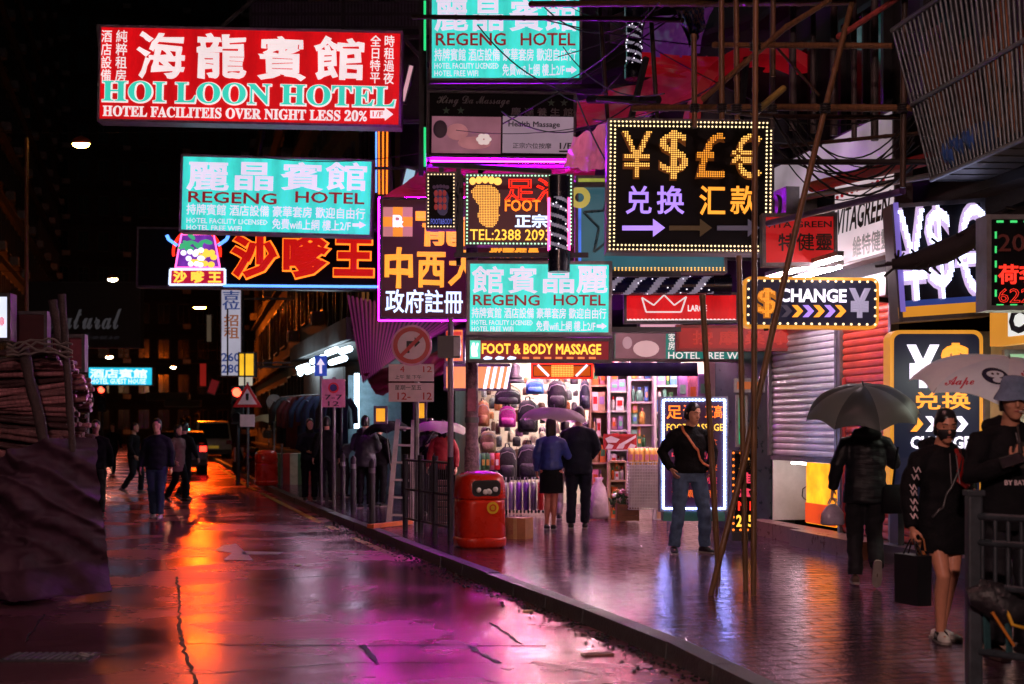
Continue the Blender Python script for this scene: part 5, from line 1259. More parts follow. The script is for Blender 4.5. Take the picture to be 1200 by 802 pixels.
# ladder
Y = 21.8; r = thing('ladder', 'white wooden stepladder leaning behind the no right turn sign', 'ladder', P(468, 0, Y) * Vector((1, 1, 0)) if False else Vector((P(468, 0, Y).x, Y, .12)), (R(-7), R(3), 0))
LAD = smat('white_ladder_wood', (220, 206, 204), rough=.5, vary=.2)
for sx in (-1, 1): MB().bar((sx * .17, 0, 0), (sx * .12, 0, 1.62), .04, .07).build('stile', LAD, r)
for i in range(6): MB().box((0, 0, .14 + i * .27), (.32 - .015 * i, .08, .03)).build('rung', LAD, r)
for sx in (-1, 1): MB().bar((sx * .17, .55, 0), (sx * .12, .05, 1.58), .03, .04).build('rear_leg', LAD, r)
tag(MB().bar(G(434, 617, .16), G(480, 612, .16), .12, .06).build('orange_plank', smat('orange_plank', (210, 110, 50), rough=.5)), 'orange plank lying on the pavement at the foot of the ladder', 'plank')
r = thing('folding_crate', 'woven brown crate standing inside the dark railing', 'crate', G(517, 624, .12))
for i in range(7): MB().box((0, .1, .1 + i * .1), (.2, .2, .07)).build('slat_band', smat('woven_cane', (130, 90, 90), rough=.6, vary=.3), r)
# near railing at the right edge
NR = mat('near_railing_paint', (.035, .045, .055), rough=.45, metal=.2, vary=.4, scale=12)
r = thing('street_railing', 'dark near railing with a thick post at the right edge', 'railing', G(1141, 803, .12)); o = r.location.copy()
MB().box((0, 0, .55), (.085, .085, 1.1)).build('post', NR, r, bevel=.012); MB().box((0, 0, 1.115), (.10, .10, .03)).build('post_cap', NR, r)
e = P(1300, 803, 7.6); e.z = .12; d = (e - o); d.z = 0
def rl(z, t0=0, t1=1, rad=.022, nm='rail'): return MB().tube([d * t0 + Vector((0, 0, z)), d * t1 + Vector((0, 0, z))], rad, 8).build(nm, NR, r)
rl(.98); rl(.83); rl(.58); rl(.20)
for i in range(10): MB().tube([d * ((i + .7) / 10) + Vector((0, 0, .58)), d * ((i + .7) / 10) + Vector((0, 0, .98))], .013, 8).build('bar', NR, r)
TEALBAR = mat('teal_flat_bar', (.03, .09, .10), rough=.4, vary=.3)
for i in range(5): MB().bar(d * (.12 + .17 * i) + Vector((0, .02, .20)), d * (.10 + .17 * i) + Vector((0, .02, .58)), .05, .012).build('flat_bar', TEALBAR, r)
MB().box(d + Vector((0, 0, .55)), (.085, .085, 1.1)).build('post', NR, r)
r = thing('cord_bundle', 'black padded bundle with a looped yellow cord tied to the near railing', 'bundle', o + Vector((.1, -.09, .42)))
b = MB(); b.tube([(-.16, 0, .10), (-.08, -.02, .12), (.04, -.02, .02), (.16, -.01, .05), (.27, 0, .0)], [.05, .09, .095, .08, .04], 12); b.tube([(-.1, .0, .16), (0, -.05, .13), (.1, -.02, .1)], [.05, .06, .05], 10); b.build('bundle_body', mat('black_padding', (.012, .012, .015), rough=.5, bump=.6, bscale=25), r)
c = MB(); c.tube([(.0, -.08, .12), (.05, -.12, -.04), (.12, -.13, -.06), (.2, -.11, -.02), (.24, -.10, .08), (.28, -.10, .12), (.31, -.09, .06), (.27, -.10, -.03), (.2, -.12, -.06)], .011, 8)
c.build('yellow_cord', smat('yellow_cord', (214, 160, 40), rough=.5), r)
c = MB(); c.tube([(-.06, -.11, .03), (.06, -.12, -.16)], .009, 8); c.build('orange_cord', smat('orange_cord', (200, 120, 40), rough=.5), r)

# ---------------------------------------------------------------- heap of bamboo under a tarpaulin on the left
CANEM = [mat('pink_lit_bamboo', (.34, .14, .16), rough=.4, vary=.6, scale=4, stretch=(1, 1, 6)), mat('grey_pink_lit_bamboo', (.20, .09, .10), rough=.45, vary=.6, scale=4, stretch=(1, 1, 6)), mat('dark_pink_lit_bamboo', (.07, .03, .035), rough=.5, vary=.6, scale=4, stretch=(1, 1, 6))]  # pink street light on the heap put into the cane colours
rb = random.Random(12); protos = []
for m in CANEM:
    for k in range(2):
        o = MB(); L_ = 4.2; pts_, rs_ = [], []
        for i in range(10):
            z = L_ * i / 9; w = .02 * math.sin(i * 1.3 + k); r0 = .0245 * (1 - .25 * i / 9)
            pts_ += [(w, 0, z), (w, 0, z + .02), (w, 0, z + .05)]; rs_ += [r0, r0 * 1.18, r0]
        o.tube(pts_, rs_, 9); o.tube([(0, 0, -.003), (0, 0, .02)], .02, 8); protos.append(o.mesh('bamboo_pole', m))
NBP = 0
for row in range(26):
    for col in range(7):
        z = 1.22 + row * .047 + rb.uniform(-.018, .018); y = 14.1 + .10 * col + rb.uniform(-.04, .04)
        if z > 2.44 - .03 * col + rb.uniform(-.05, .04): continue
        o = bpy.data.objects.new('bamboo_pole', rb.choice(protos)); COL.objects.link(o)
        dr = Vector((-1, .10 + rb.uniform(-.12, .12), rb.uniform(-.12, .10) - .008 * (row - 12))).normalized()
        o.location = (-4.30 + rb.uniform(-.16, .10) - .02 * col - .010 * max(0, row - 16) ** 1.5, y + (row % 2) * .05, z); o.rotation_euler = dr.to_track_quat('Z', 'Y').to_euler()
        tag(o, 'bamboo cane stacked in the heap above the tarpaulin at the left edge', 'bamboo', 'bamboo canes heaped at the left edge')
a_ = P(78, 352, 11.6)
def rough_post(a, b, r, label):
    ps = [a.lerp(b, i / 8) + Vector((rb.uniform(-.006, .006), 0, 0)) for i in range(9)]
    return tag(MB().tube(ps, [r * rb.uniform(.9, 1.15) for _ in ps], 9).build('wooden_post', mat('dark_old_post', (.05, .03, .032), rough=.7, vary=.5, bump=.6)), label, 'post')
rough_post(P(72, 345, 13.75), P(86, 530, 13.75), .036, 'tall thin post standing against the end of the bamboo heap')
rough_post(P(27, 408, 13.7), P(58, 545, 13.7), .052, 'thick leaning post strapped across the bamboo heap')
rough_post(P(62, 352, 14.3), P(74, 420, 14.3), .045, 'short thick post behind the tall thin post on the heap')
for i in range(4):
    y0 = 404 + i * 5; ps = [P(x, y0 - 6 * math.sin((x - 10) / 70 * 3.1) + rb.uniform(-3, 3), 13.6) for x in range(8, 92, 7)]
    tag(MB().tube(ps, .012, 6).build('rope', mat('grey_rope', (.16, .13, .13), rough=.8)), 'frayed grey rope lashing the top of the bamboo heap', 'rope', 'ropes over the bamboo heap')
# tarpaulin: a draped sheet
def tarp(label, fn, nu, nv, m, name='tarpaulin', th=.012):
    vs = [fn(i / nu, j / nv) for i in range(nu + 1) for j in range(nv + 1)]; n0 = len(vs); fs = []
    vs += [p + Vector((0, th, -.002)) for p in vs]
    for i in range(nu):
        for j in range(nv): a = i * (nv + 1) + j; fs += [(a, a + 1, a + nv + 2, a + nv + 1), (a + n0, a + nv + 1 + n0, a + nv + 2 + n0, a + 1 + n0)]
    o = MB(); o.add(vs, fs, True); return tag(o.build(name, m), label, 'tarpaulin')
TARP = mat('rosy_grey_tarpaulin', (.060, .026, .046), rough=.62, spec=.25, vary=.45, scale=2.5, bump=.3, bscale=14)
def ridge(p): return 1 - 2 * abs(noise.noise(p))
def tf(u, v):        # u across (left to right), v down
    X = -7.7 + 3.58 * u + .16 * v * u; Yc = 13.6 - .22 * v
    if u > .86: Yc += (u - .86) * 5.5
    z = 1.36 - 1.34 * v + (.16 * math.cos((u - .95) * 11) - .05) * (1 - v)
    d = u * 7.5 - v * 2.6 + .5 * noise.noise(Vector((u * 4, v * 3, 8.0)))
    f = ridge(Vector((d * .75, v * .5, 2.0))); g = ridge(Vector((d * 1.9 + 4, v * .9, 7.0))); h = ridge(Vector((u * 26, v * 12, 1.0)))
    Yc -= .22 * f + .16 * g + .05 * h; X += .05 * g * v; z += (.04 * g + .015 * h) * (1 - v)
    if v > .80: k = (v - .80) * 5; Yc -= k * (.22 + .25 * f); X += k * .10 * u + .05 * k * g
    return Vector((X, Yc, max(.015 + .03 * (h + 1) * (v > .9), z)))
tarp('rosy grey tarpaulin draped down the front of the bamboo heap', tf, 190, 110, TARP)
def tf2(u, v):
    a = u * math.pi * 1.0; X = -4.40 + .34 * math.cos(a) * (1 - v * .3) - .25; f = ridge(Vector((u * 4, v * 3, 4.0))) * .6; g = ridge(Vector((u * 11, v * 7, 5.0)))
    return Vector((X - .06 * g, 13.55 - .45 * math.sin(a) + .2 * v - .12 * f, max(.012, .34 * v * (1 + .8 * f) * math.sin(min(1, u * 1.2) * 3.0 + .1) + .02)))
tarp('crumpled end of tarpaulin spreading on the road beside the heap', tf2, 80, 40, TARP)
MB2 = MB(); MB2.box((-6.3, 14.7, .35), (3.4, 1.3, .7)); tag(MB2.build('timber_stack', mat('dark_timber', (.03, .022, .022), rough=.8, vary=.4, scale=6)), 'dark timber base under the bamboo heap, hidden by the tarpaulin', 'timber')
# drain grate near the camera
r = thing('drain_grate', 'iron drain grate with a ring pull in the road, lower left corner', 'grate', G(60, 771, .0))
MB().box((0, 0, .005), (.62, .34, .01)).build('frame', DARKMET, r)
for i in range(12): MB().box((-.27 + i * .049, 0, .012), (.022, .28, .012)).build('slat', GREYMET, r)
MB().tube([(.24 + .05 * math.cos(t * .5), .05 * math.sin(t * .5), .022) for t in range(13)], .009, 6).build('pull_ring', GREYMET, r)
tag(MB().box((.0, 0, .003), (.5, .02, .005)).build('iron_plate_strip', DARKMET, None, G(95, 768, 0)), 'thin iron strip set in the road beside the drain grate', 'strip')
tag(MB().ball((0, 0, .01), (.05, .035, .012), None, 8, 5).build('crushed_paper', GC[0], None, G(349, 663, 0)), 'small pale scrap of paper on the wet road near the arrow', 'litter')
tag(MB().box((0, 0, .008), (.22, .10, .012)).build('crushed_card', smat('brown_card', (130, 80, 70), rough=.6), None, G(700, 768, 0), (0, 0, .3)), 'flat scrap of card by the kerb at the bottom', 'litter')
tag(MB().box((0, 0, .008), (.09, .06, .012)).build('crushed_card', smat('yellowish_card', (170, 140, 80), rough=.6), None, G(618, 717, 0), (0, 0, .3)), 'tiny yellowish scrap in the gutter halfway along the kerb', 'litter')

# ---------------------------------------------------------------- dark boards, lamps and signs up the street
s = Sign('lightbox', 'white lightbox with a pink mark cut off by the left edge', -40, 344, 13, 400, 17, 0, .2, CASE, em('white_lightbox_left', (226, 232, 255), 1.1, True)); s.dots('●', (0, 372, 6, 382), NPINK if False else LP, 1.5, .5)
s = Sign('maroon_board', 'dull maroon board behind the bamboo heap, left of its twin', 15, 365, 56, 412, 17.5, 0, .12, CASE, smat('maroon_board', (70, 16, 26), rough=.5))
s = Sign('maroon_board', 'maroon board with a paler patch just right of the tall thin post', 58, 392, 100, 436, 18, 0, .12, CASE, smat('maroon_board_paler', (86, 24, 40), rough=.5)); s.panel((83, 398, 97, 430), smat('rosy_patch', (130, 50, 70), rough=.5), 'patch_panel'); s.panel((61, 430, 97, 434), smat('rosy_strip', (170, 90, 110), rough=.5), 'strip_panel')  # board paint slightly paler than its twin
s = Sign('script_sign', 'large dark unlit sign with a grey handwritten word', 30, 330, 165, 408, 46, 0, .4, DARKMET, mat('dark_sign_face', (.016, .016, .018), rough=.5))
GS = em('faint_grey_script', (64, 62, 66), .6); s.text('𝓝𝓪𝓽𝓾𝓻𝓪𝓵', (56, 361, 142, 386), GS, .012); s.text('𝓱𝓸𝓾𝓼𝓮', (98, 390, 140, 398), em('faint_script_two', (30, 28, 32), .6), .01)
s = Sign('far_hotel_sign', 'small bright turquoise sign far down the street', 103, 430, 179, 452, 66, .4, .5, CASE, em('turquoise_far_sign', (40, 190, 220), 1.2, True))
s.text('酒店賓館', (106, 433, 172, 443), NWHITE, .03); s.text('HOTEL GUEST HOUSE', (107, 444, 171, 450), NWHITE, .02, res=1)
s = Sign('to_let_sign', 'tall white vertical sign with blue and brown characters up the street', 258, 338, 284, 442, 40, 0, .3, CASE, em('white_to_let_panel', (176, 172, 190), .75, True, vary=.2))
BL = em('blue_print', (50, 70, 130), .7); BR = em('brown_print', (150, 90, 60), .7)
s.text('吉\n位', (261, 341, 281, 363), BL, .02); s.text('招\n租', (263, 369, 280, 397), BR, .02); s.text('260\n280', (260, 414, 281, 437), BL, .02)
s.arm([((267, 362, -.03), (267, 440, -.03))], .02); s.arm([((284, 350, .1), (345, 350, .1)), ((284, 430, .1), (345, 430, .1))], .03)
s = Sign('yellow_sign_or_bag', 'yellow lit sign just right of the tall white vertical sign', 279, 413, 299, 442, 38.5, 0, .3, CASE, em('yellow_lit_panel', (246, 186, 40), 1.0, True, vary=.25)); s.panel((280, 441, 296, 452), em('pale_tag', (200, 190, 170), .7), 'lower_panel'); s.arm([((299, 425, .1), (340, 425, .1)), ((287, 413, -.02), (287, 452, -.02))], .02)
s = Sign('red_banner', 'dim red vertical banner left of the white vertical sign', 233, 425, 243, 454, 52, 0, .1, CASE, em('dim_red_banner', (150, 30, 24), .6)); s = Sign('red_banner', 'dim red slanting banner low beside the traffic light', 244, 444, 256, 463, 50, 20, .1, CASE, em('dim_red_banner_two', (120, 26, 30), .5))
s = Sign('beige_column_sign', 'narrow beige unlit sign left of the white vertical sign', 241, 368, 249, 402, 48, 0, .2, CASE, em('dim_beige_sign', (96, 82, 66), .5))
for (b, lb) in (((171, 460, 220, 470), 'upper'), ((192, 469, 235, 477), 'lower')): Sign('dark_sign', lb + ' of two dark lattice signs far down the street', *b, 75, 0, .3, CASE, smat('dim_far_sign', (50, 40, 40), rough=.6))
s = Sign('dark_grille', 'dark louvred panel high between the two top hotel signs', 292, 2, 498, 34, 30, 0, .5, DARKMET, None)
for i in range(52):
    for (y0, y1) in ((3, 15), (19, 31)): s.panel((296 + i * 3.9, y0, 298 + i * 3.9, y1), smat('dark_louvre', (70, 66, 74), rough=.5), 'louvre', -.03)
s = Sign('neon_strip', 'vertical orange neon strip seen edge on above the medicine sign', 440, 152, 459, 230, 27, -3, .5, DARKMET, None)
for x in (444, 449, 454): s.line([(x, 154), (x + random.uniform(-1, 1), 228)], NORANGE, .016)
s.line([(441, 155), (441, 226)], NBLUE, .015)
s = Sign('tilted_board', 'pale pink tilted board at the right end of the red hotel sign', 472, 74, 482, 122, 26, 14, .1, CASE, em('pale_pink_board', (226, 170, 180), .8)); s = Sign('tilted_board', 'white and blue tilted board left of the small dark foot sign', 470, 196, 486, 232, 26, 14, .1, CASE, em('pale_blue_board', (170, 210, 230), .8))
s = Sign('green_strip', 'thin green neon strip beside the top teal sign', 496, 0, 500, 200, 21.8, 0, .06, DARKMET, None); s.line([(498, 2), (498, 60)], em('green_neon', (40, 210, 120), 1.2), .018); s.line([(498, 150), (498, 196)], em('green_neon', (40, 210, 120), 1.2), .018)

LAMPG = em('sodium_lamp_glass', (255, 158, 62), 260.0, True, vary=.02)
LAMPO = em('deep_sodium_glass', (255, 104, 12), 2600.0, True, vary=.02)
FILLR = em('rosy_fill_glass', (255, 172, 168), 230.0, True, vary=.02)
FILLB = em('bright_rosy_fill_glass', (255, 204, 194), 4000.0, True, vary=.02)
LAMPW = em('warm_lamp_glass', (255, 206, 150), 300.0, True, vary=.02)
def lamp(label, p, m, s=1.0, group=None):
    r = thing('street_or_fill_lamp', label, 'street lamp', p)
    o = MB(); o.loft([((0, 0, .03), .30 * s, .15 * s), ((0, 0, .10), .28 * s, .14 * s), ((0, 0, .17), .16 * s, .09 * s), ((0, 0, .2), .05 * s, .04 * s)], 18); o.build('lamp_head', smat('orange_brown_lamp_case', (170, 76, 40), rough=.5), r)
    o = MB(); o.loft([((0, 0, -.06), .12 * s, .06 * s), ((0, 0, -.03), .22 * s, .11 * s), ((0, 0, .028), .26 * s, .13 * s)], 18); o.build('lamp_glass', m, r)
    w = MB(); w.tube([(-9, 0, .55), (-4, 0, .34), (0, 0, .26), (4, 0, .34), (9, 0, .55)], .012, 5); w.build('span_wire', INK, r); MB().tube([(0, 0, .19), (0, 0, .26)], .015, 6).build('hanger', INK, r)
    return r
lamp('nearest glowing orange street lamp hung over the road, under the big red sign', P(95, 170, 32), LAMPG, .75)
lamp('warm street lamp hung over the road beside the white vertical sign', P(234, 361, 86), LAMPO, 1.5)
lamp('small far street lamp above the handwritten sign', P(132, 328, 60), LAMPW, .8)
lamp('tiny far street lamp above the turquoise sign', P(128, 419, 95), LAMPW, .9)
lamp('faint far street lamp right of the turquoise sign', P(203, 431, 100), LAMPW, .6)
lamp('added fill lamp, unseen, hung above the top of the picture', ST(3.4, 9.0, 7.2), FILLR)  # unseen lamp added to light the near street from above
lamp('added fill lamp, unseen, hung behind the camera', ST(-1.8, -4.0, 6.4), FILLB)  # unseen lamp added as front fill for figures and signs
b = P(31, 345, 30); r = thing('thin_lamp_post', 'thin lamp post at the far left, orange lamplight put into its colour', 'lamp post', (b.x, 30, 0.1)); MB().tube([(0, 0, 0), (0, 0, 7.6)], [.06, .035], 8).build('shaft', smat('post_painted_orange_light', (130, 80, 40), rough=.4), r); MB().tube([(0, 0, 0), (0, 0, .3)], .1, 10).build('base', DARKMET, r)  # orange of the sodium lamps put into the post colour
# traffic lights
def traffic(label, px, py, Y, lit, zg=0.0):
    p = P(px, py, Y); r = thing('traffic_light', label, 'traffic light', (p.x, Y, zg)); h = p.z - zg
    MB().tube([(0, .1, 0), (0, .1, h + .1)], .05, 8).build('post', DARKMET, r); MB().box((0, .06, h - .32), (.3, .16, .98)).build('housing', INK, r)
    for i, (c, n) in enumerate((((255, 60, 40), 'red'), ((255, 150, 30), 'amber'), ((80, 255, 210), 'green'))):
        on = n == lit; o = MB(); o.disc((0, h - .32 * i), .115, 16, -.04, -.02)
        o.build(n + '_lens', em('lit_%s_lens' % n, c, 9.0, True) if on else mat('dark_lens', (.02, .02, .02), rough=.2), r)
        v = MB(); v.ring((0, h - .32 * i), .12, .135, -.2, -.02, 12, 10, 170); v.build('visor', INK, r)
    return r
traffic('red traffic light far off above the left crowd', 119, 457, 52, 'red'); traffic('red traffic light beside the triangular road sign', 278, 460, 36, 'red', .12)
for i, (x, y) in enumerate(((214, 493), (220, 491), (231, 487))): traffic(('leftmost', 'middle', 'rightmost')[i] + ' of three green lights far down the road', x, y + 8 - 8, 82 + i * 4, 'green')
Y = 35; p = P(290, 467, Y); r = thing('traffic_sign', 'triangular red rimmed warning sign beside the right traffic light', 'traffic sign', (p.x, Y, .12)); z = p.z - .12
MB().tube([(0, .05, 0), (0, .05, z + .4)], .035, 8).build('post', GREYMET, r); MB().prism([(-.36, z - .22), (.36, z - .22), (0, z + .38)], -.02, 0).build('red_triangle', SIGNR, r); MB().prism([(-.24, z - .15), (.24, z - .15), (0, z + .24)], -.028, -.02).build('white_triangle', SIGNW, r)
MB().prism([(-.03, z - .05), (.03, z - .05), (.04, z + .12), (-.04, z + .12)], -.034, -.028).build('mark', INK, r); MB().box((0, -.01, z - .55), (.36, .02, .3)).build('lower_plate', SIGNW, r)
Y = 26.5; p = P(391, 461, Y); r = thing('traffic_sign', 'square no parking plate with a dark ring on a post right of the clothes stall', 'traffic sign', (p.x, Y, .12)); z = p.z - .12; k = Y / FPX
MB().tube([(0, .05, 0), (0, .05, z + .3)], .035, 8).build('post', GREYMET, r); MB().box((0, -.01, z), (27 * k, .02, 33 * k)).build('plate', smat('plate_painted_pink_light', (190, 130, 140), rough=.5), r); MB().ring((0, z + .1), .07, .10, -.028, -.02, 20).build('ring_mark', SIGNR, r); MB().disc((0, z + .1), .069, 20, -.026, -.02).build('blue_disc', smat('navy_disc', (30, 40, 90), rough=.5), r)  # pink light on the plate put into its colour
put_text('7-7', -.16, z - .12, .16, z - .03, INK, -.024, .01, parent=r); put_text('12', -.1, z - .24, .1, z - .15, INK, -.024, .01, parent=r)
Y = 28; p = P(376, 429, Y); r = thing('traffic_sign', 'blue ahead only arrow sign under the bright canopy lamps', 'traffic sign', (p.x, Y, .12)); z = p.z - .12
MB().tube([(0, .05, 0), (0, .05, z + .2)], .03, 8).build('post', GREYMET, r); MB().box((0, -.01, z), (.24, .02, .40)).build('plate', em('blue_sign_face', (40, 80, 190), .5, base=(.02, .06, .4, 1)), r); MB().prism([(-.025, z - .15), (.025, z - .15), (.025, z + .02), (.08, z + .02), (0, z + .15), (-.08, z + .02), (-.025, z + .02)], -.028, -.02).build('arrow', LILACW, r)
Y = 38; p = P(321, 471, Y); r = thing('traffic_sign', 'pale round sign seen from behind near the clothes stall', 'traffic sign', (p.x, Y, .12)); z = p.z - .12; MB().tube([(0, .05, 0), (0, .05, z)], .03, 8).build('post', GREYMET, r); MB().disc((0, z), .2, 24, -.02, .0).build('plate', smat('grey_plate', (120, 112, 108), rough=.4), r)
Y = 28; p = P(102, 470, Y); r = thing('traffic_sign', 'dim round sign on a post left of the far turquoise sign', 'traffic sign', (p.x, Y, 0)); z = p.z; MB().tube([(0, .05, 0), (0, .05, z)], .03, 8).build('post', GREYMET, r); MB().disc((0, z), .14, 24, -.02, 0).build('plate', smat('dull_olive_plate', (90, 86, 70), rough=.4), r); MB().bar((-.05, -.026, z), (.06, -.026, z + .03), .03, .008).build('mark', INK, r)

# ---------------------------------------------------------------- bright shop and stalls on the far right corner
cn = thing('shop_canopy', 'grey concrete canopy with white tube lamps under it at the far corner', 'canopy', P(340, 440, 38))
o = cn.location.copy()
MB().slab([P(345, 424, 40) - o, P(412, 400, 30) - o, P(470, 400, 30) - o, P(470, 424, 40) - o], .12).build('soffit', WALLG, cn)
MB().slab([P(345, 424, 39.9) - o, P(412, 398, 29.9) - o, P(412, 372, 29.9) - o, P(345, 408, 39.9) - o], .12).build('fascia', WALLG, cn)
for a, b in (((350, 432, 38), (360, 429, 36)), ((352, 438, 37), (352, 436, 35)), ((366, 424, 35), (378, 419, 33)), ((384, 414, 32.5), (394, 410, 31)), ((360, 436, 36), (374, 430, 33.5)), ((388, 425, 33), (404, 420, 31)), ((400, 412, 31), (410, 409, 30.5))):
    MB().tube([P(*a) - o, P(*b) - o], .07, 8).build('lamp_tube', em('cold_canopy_tube', (214, 240, 255), 9.0, True), cn)
MB().slab([P(408, 440, 31.5) - o, P(470, 440, 31.5) - o, P(470, 600, 31.5) - o, P(408, 600, 31.5) - o], .05).build('back_wall', smat('pale_blue_shop_wall', (150, 176, 184), rough=.5, vary=.3), cn)
MB().slab([P(356, 436, 40) - o, P(402, 430, 31.6) - o, P(402, 595, 31.6) - o, P(356, 575, 40) - o], .05).build('side_wall', smat('dim_shop_wall', (90, 84, 80), rough=.6, vary=.4), cn)
MB().box(P(418, 470, 31) - o, (.10, .06, 1.2)).build('lamp_tube', em('cold_strip_tube', (200, 234, 255), 7.0, True), cn)
rs_ = random.Random(8)
GARM = [smat('garment_%s' % n, c, rough=.8, vary=.35) for n, c in (('navy', (40, 48, 80)), ('black', (30, 30, 34)), ('grey', (96, 92, 96)), ('maroon', (90, 30, 34)), ('denim', (60, 74, 110)), ('plum', (80, 50, 80)))]
rk = thing('clothes_rail', 'clothes rail of a stall on the far right pavement', 'clothes rail', (P(365, 0, 33).x, 33, .12)); 
a, b = P(330, 466, 36) - rk.location, P(400, 462, 30.5) - rk.location
MB().tube([a, b], .03, 8).build('rail', GREYMET, rk)
for q in (a, b): MB().tube([q, (q.x, q.y, 0)], .03, 8).build('upright', GREYMET, rk)
gmesh = []
for m in GARM:
    g = MB(); g.loft([((0, 0, -1.2), .20, .07), ((0, 0, -.5), .19, .08), ((0, 0, -.15), .22, .08), ((0, 0, -.05), .16, .05), ((0, 0, 0), .05, .03)], 14); g.tube([(-.2, 0, -.12), (-.34, 0, -.35), (-.36, .02, -.72)], [.07, .075, .06], 8); g.tube([(.2, 0, -.12), (.34, 0, -.35), (.36, .02, -.72)], [.07, .075, .06], 8); gmesh.append(g.mesh('garment', m))
for i in range(15):
    o = bpy.data.objects.new('garment', gmesh[rs_.randrange(6)]); COL.objects.link(o); o.location = a.lerp(b, (i + .5) / 15) + rk.location; o.rotation_euler = (0, 0, rs_.uniform(-1.3, 1.3)); o.scale = (1, 1, rs_.uniform(.8, 1.25))
    tag(o, 'dark garment hanging on the clothes rail of the far stall', 'clothing', 'garments on the clothes rail')
tb = thing('stall_table', 'stall table with a striped red and white cloth beside the far orange bin', 'table', (P(338, 0, 37).x, 37, .12)); 
for i in range(7): MB().box((-.6 + i * .2, 0, .4), (.19, .8, .8)).build('cloth_stripe', (smat('stripe_red', (150, 40, 36), rough=.8), smat('stripe_cream', (190, 170, 150), rough=.8), smat('stripe_green', (70, 90, 60), rough=.8))[i % 3], tb)
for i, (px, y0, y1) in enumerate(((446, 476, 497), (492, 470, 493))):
    Sign('yellow_sign_or_bag', ('left', 'right')[i] + ' of two small yellow shop bags with painted glow, below the pink corrugated awning', px - 8, y0, px + 8, y1, 24.6, 0, .1, CASE, em('yellow_bag_painted_glow', (246, 176, 40), .9, True), group='small yellow bags below the awning')  # yellow bags built as sign boxes, shop light painted as their glow
for px in (402, 414, 436): 
    b = G(px, 597 + (px - 402) * .5, .12); r = thing('bollard', 'slim dark bollard at the kerb by the side street', 'bollard', b, group='bollards by the side street'); MB().tube([(0, 0, 0), (0, 0, .95), (0, 0, 1.0)], [.05, .05, .02], 10).build('shaft', DARKMET, r); MB().tube([(0, 0, .78), (0, 0, .86)], .053, 10).build('white_band', GREYMET, r)

# ---------------------------------------------------------------- vehicles
def vehicle(name, label, p, paint, W_, L_, H_, roof, glassy, lights_on, facing=0, plate=(236, 190, 60), rz=ANG):
    r = thing(name, label, 'van' if 'van' in name else 'car', p, (0, 0, rz)); w = W_ / 2
    m = mat(name + '_paint', paint, rough=.25, vary=.15, coat=.5)
    prof = [(-L_ / 2, .35), (-L_ / 2 + .02, .95 if roof < .5 else 1.0), (-L_ / 2 + roof * .5 + .1, H_ - .06), (-L_ / 2 + roof * .5 + .5, H_), (L_ * .22, H_ - .04), (L_ * .33, 1.0), (L_ / 2 - .05, .85), (L_ / 2, .4), (L_ / 2 - .1, .25), (-L_ / 2 + .1, .25)]
    n = len(prof); b = MB(); vs = []
    for x, k in ((-w, .0), (-w * .99, .04), (w * .99, .04), (w, 0)):
        ins = .16
        for y, z in prof: vs.append(((x if z < 1.05 else x * (1 - ins * (z - 1.0) / max(H_ - 1, .1))), y, z))
    fs = [tuple(range(n))[::-1] if False else tuple(range(n)), tuple(reversed(range(3 * n, 4 * n)))]
    for s_ in range(3):
        for i in range(n): i2 = (i + 1) % n; fs.append((s_ * n + i, s_ * n + i2, (s_ + 1) * n + i2, (s_ + 1) * n + i)[::-1])
    b.add(vs, fs); b.build('body', m, r, bevel=.05)
    gz0, gz1 = 1.04, H_ - .14; y0 = -L_ / 2 + roof * .5 * .15; y1 = -L_ / 2 + roof * .5 + .02
    g = MB(); g.slab([(-w * .84, y0 - .03, gz0), (w * .84, y0 - .03, gz0), (w * .76, y1 - .03, gz1), (-w * .76, y1 - .03, gz1)], .03); g.build('rear_window', GLASSD, r)
    for sx in (-1, 1):
        g = MB(); g.slab([(sx * w * 1.003, -L_ * .34, 1.06), (sx * w * 1.003, L_ * .26, 1.06), (sx * w * .90, L_ * .16, H_ - .12), (sx * w * .90, -L_ * .30, H_ - .12)], .02 * sx); g.build('side_window', GLASSD, r)
        o = MB(); o.box((sx * w * .82, -L_ / 2 - .01, .86), (.22, .06, .18)); o.build('tail_light', em('lit_tail_light', (255, 40, 26), 8.0, True) if lights_on else smat('dull_tail_light', (120, 20, 16), rough=.2), r)
        o = MB(); o.box((sx * w * 1.08, L_ * .2, 1.05), (.16, .1, .12)); o.build('mirror', m, r)
        for yy in (-L_ * .3, L_ * .3):
            o = MB(); o.tube([(sx * (w - .2), yy, .31), (sx * (w + .01), yy, .31)], .31, 20); wh_ = o.build('wheel', mat('tyre_rubber', (.015, .015, .015), rough=.7), r)
            o = MB(); o.tube([(sx * (w - .02), yy, .31), (sx * (w + .02), yy, .31)], .19, 16); o.build('rim', GREYMET, wh_)
    o = MB(); o.box((0, -L_ / 2 - .015, .62), (.5, .03, .13)); o.build('number_plate', em('lit_plate', plate, .15, base=(.5, .4, .1, 1)), r)
    o = MB(); o.box((0, -L_ / 2 - .0, .40), (W_ * .96, .12, .2)); o.build('bumper', mat('dark_bumper', (.02, .02, .02), rough=.5), r)
    return r
p = G(213, 556); vehicle('parked_car', 'black car with a lit red tail light ahead of the crossing people', ST(uv(p).x, uv(p).y + 2), (.008, .008, .010), 1.72, 4.2, 1.48, .5, True, True)
p = G(250, 539); vehicle('light_van', 'pale van farther down the road beyond the black car', ST(uv(p).x, uv(p).y + 2.2), (.32, .31, .30), 1.75, 4.6, 1.9, .3, True, False)
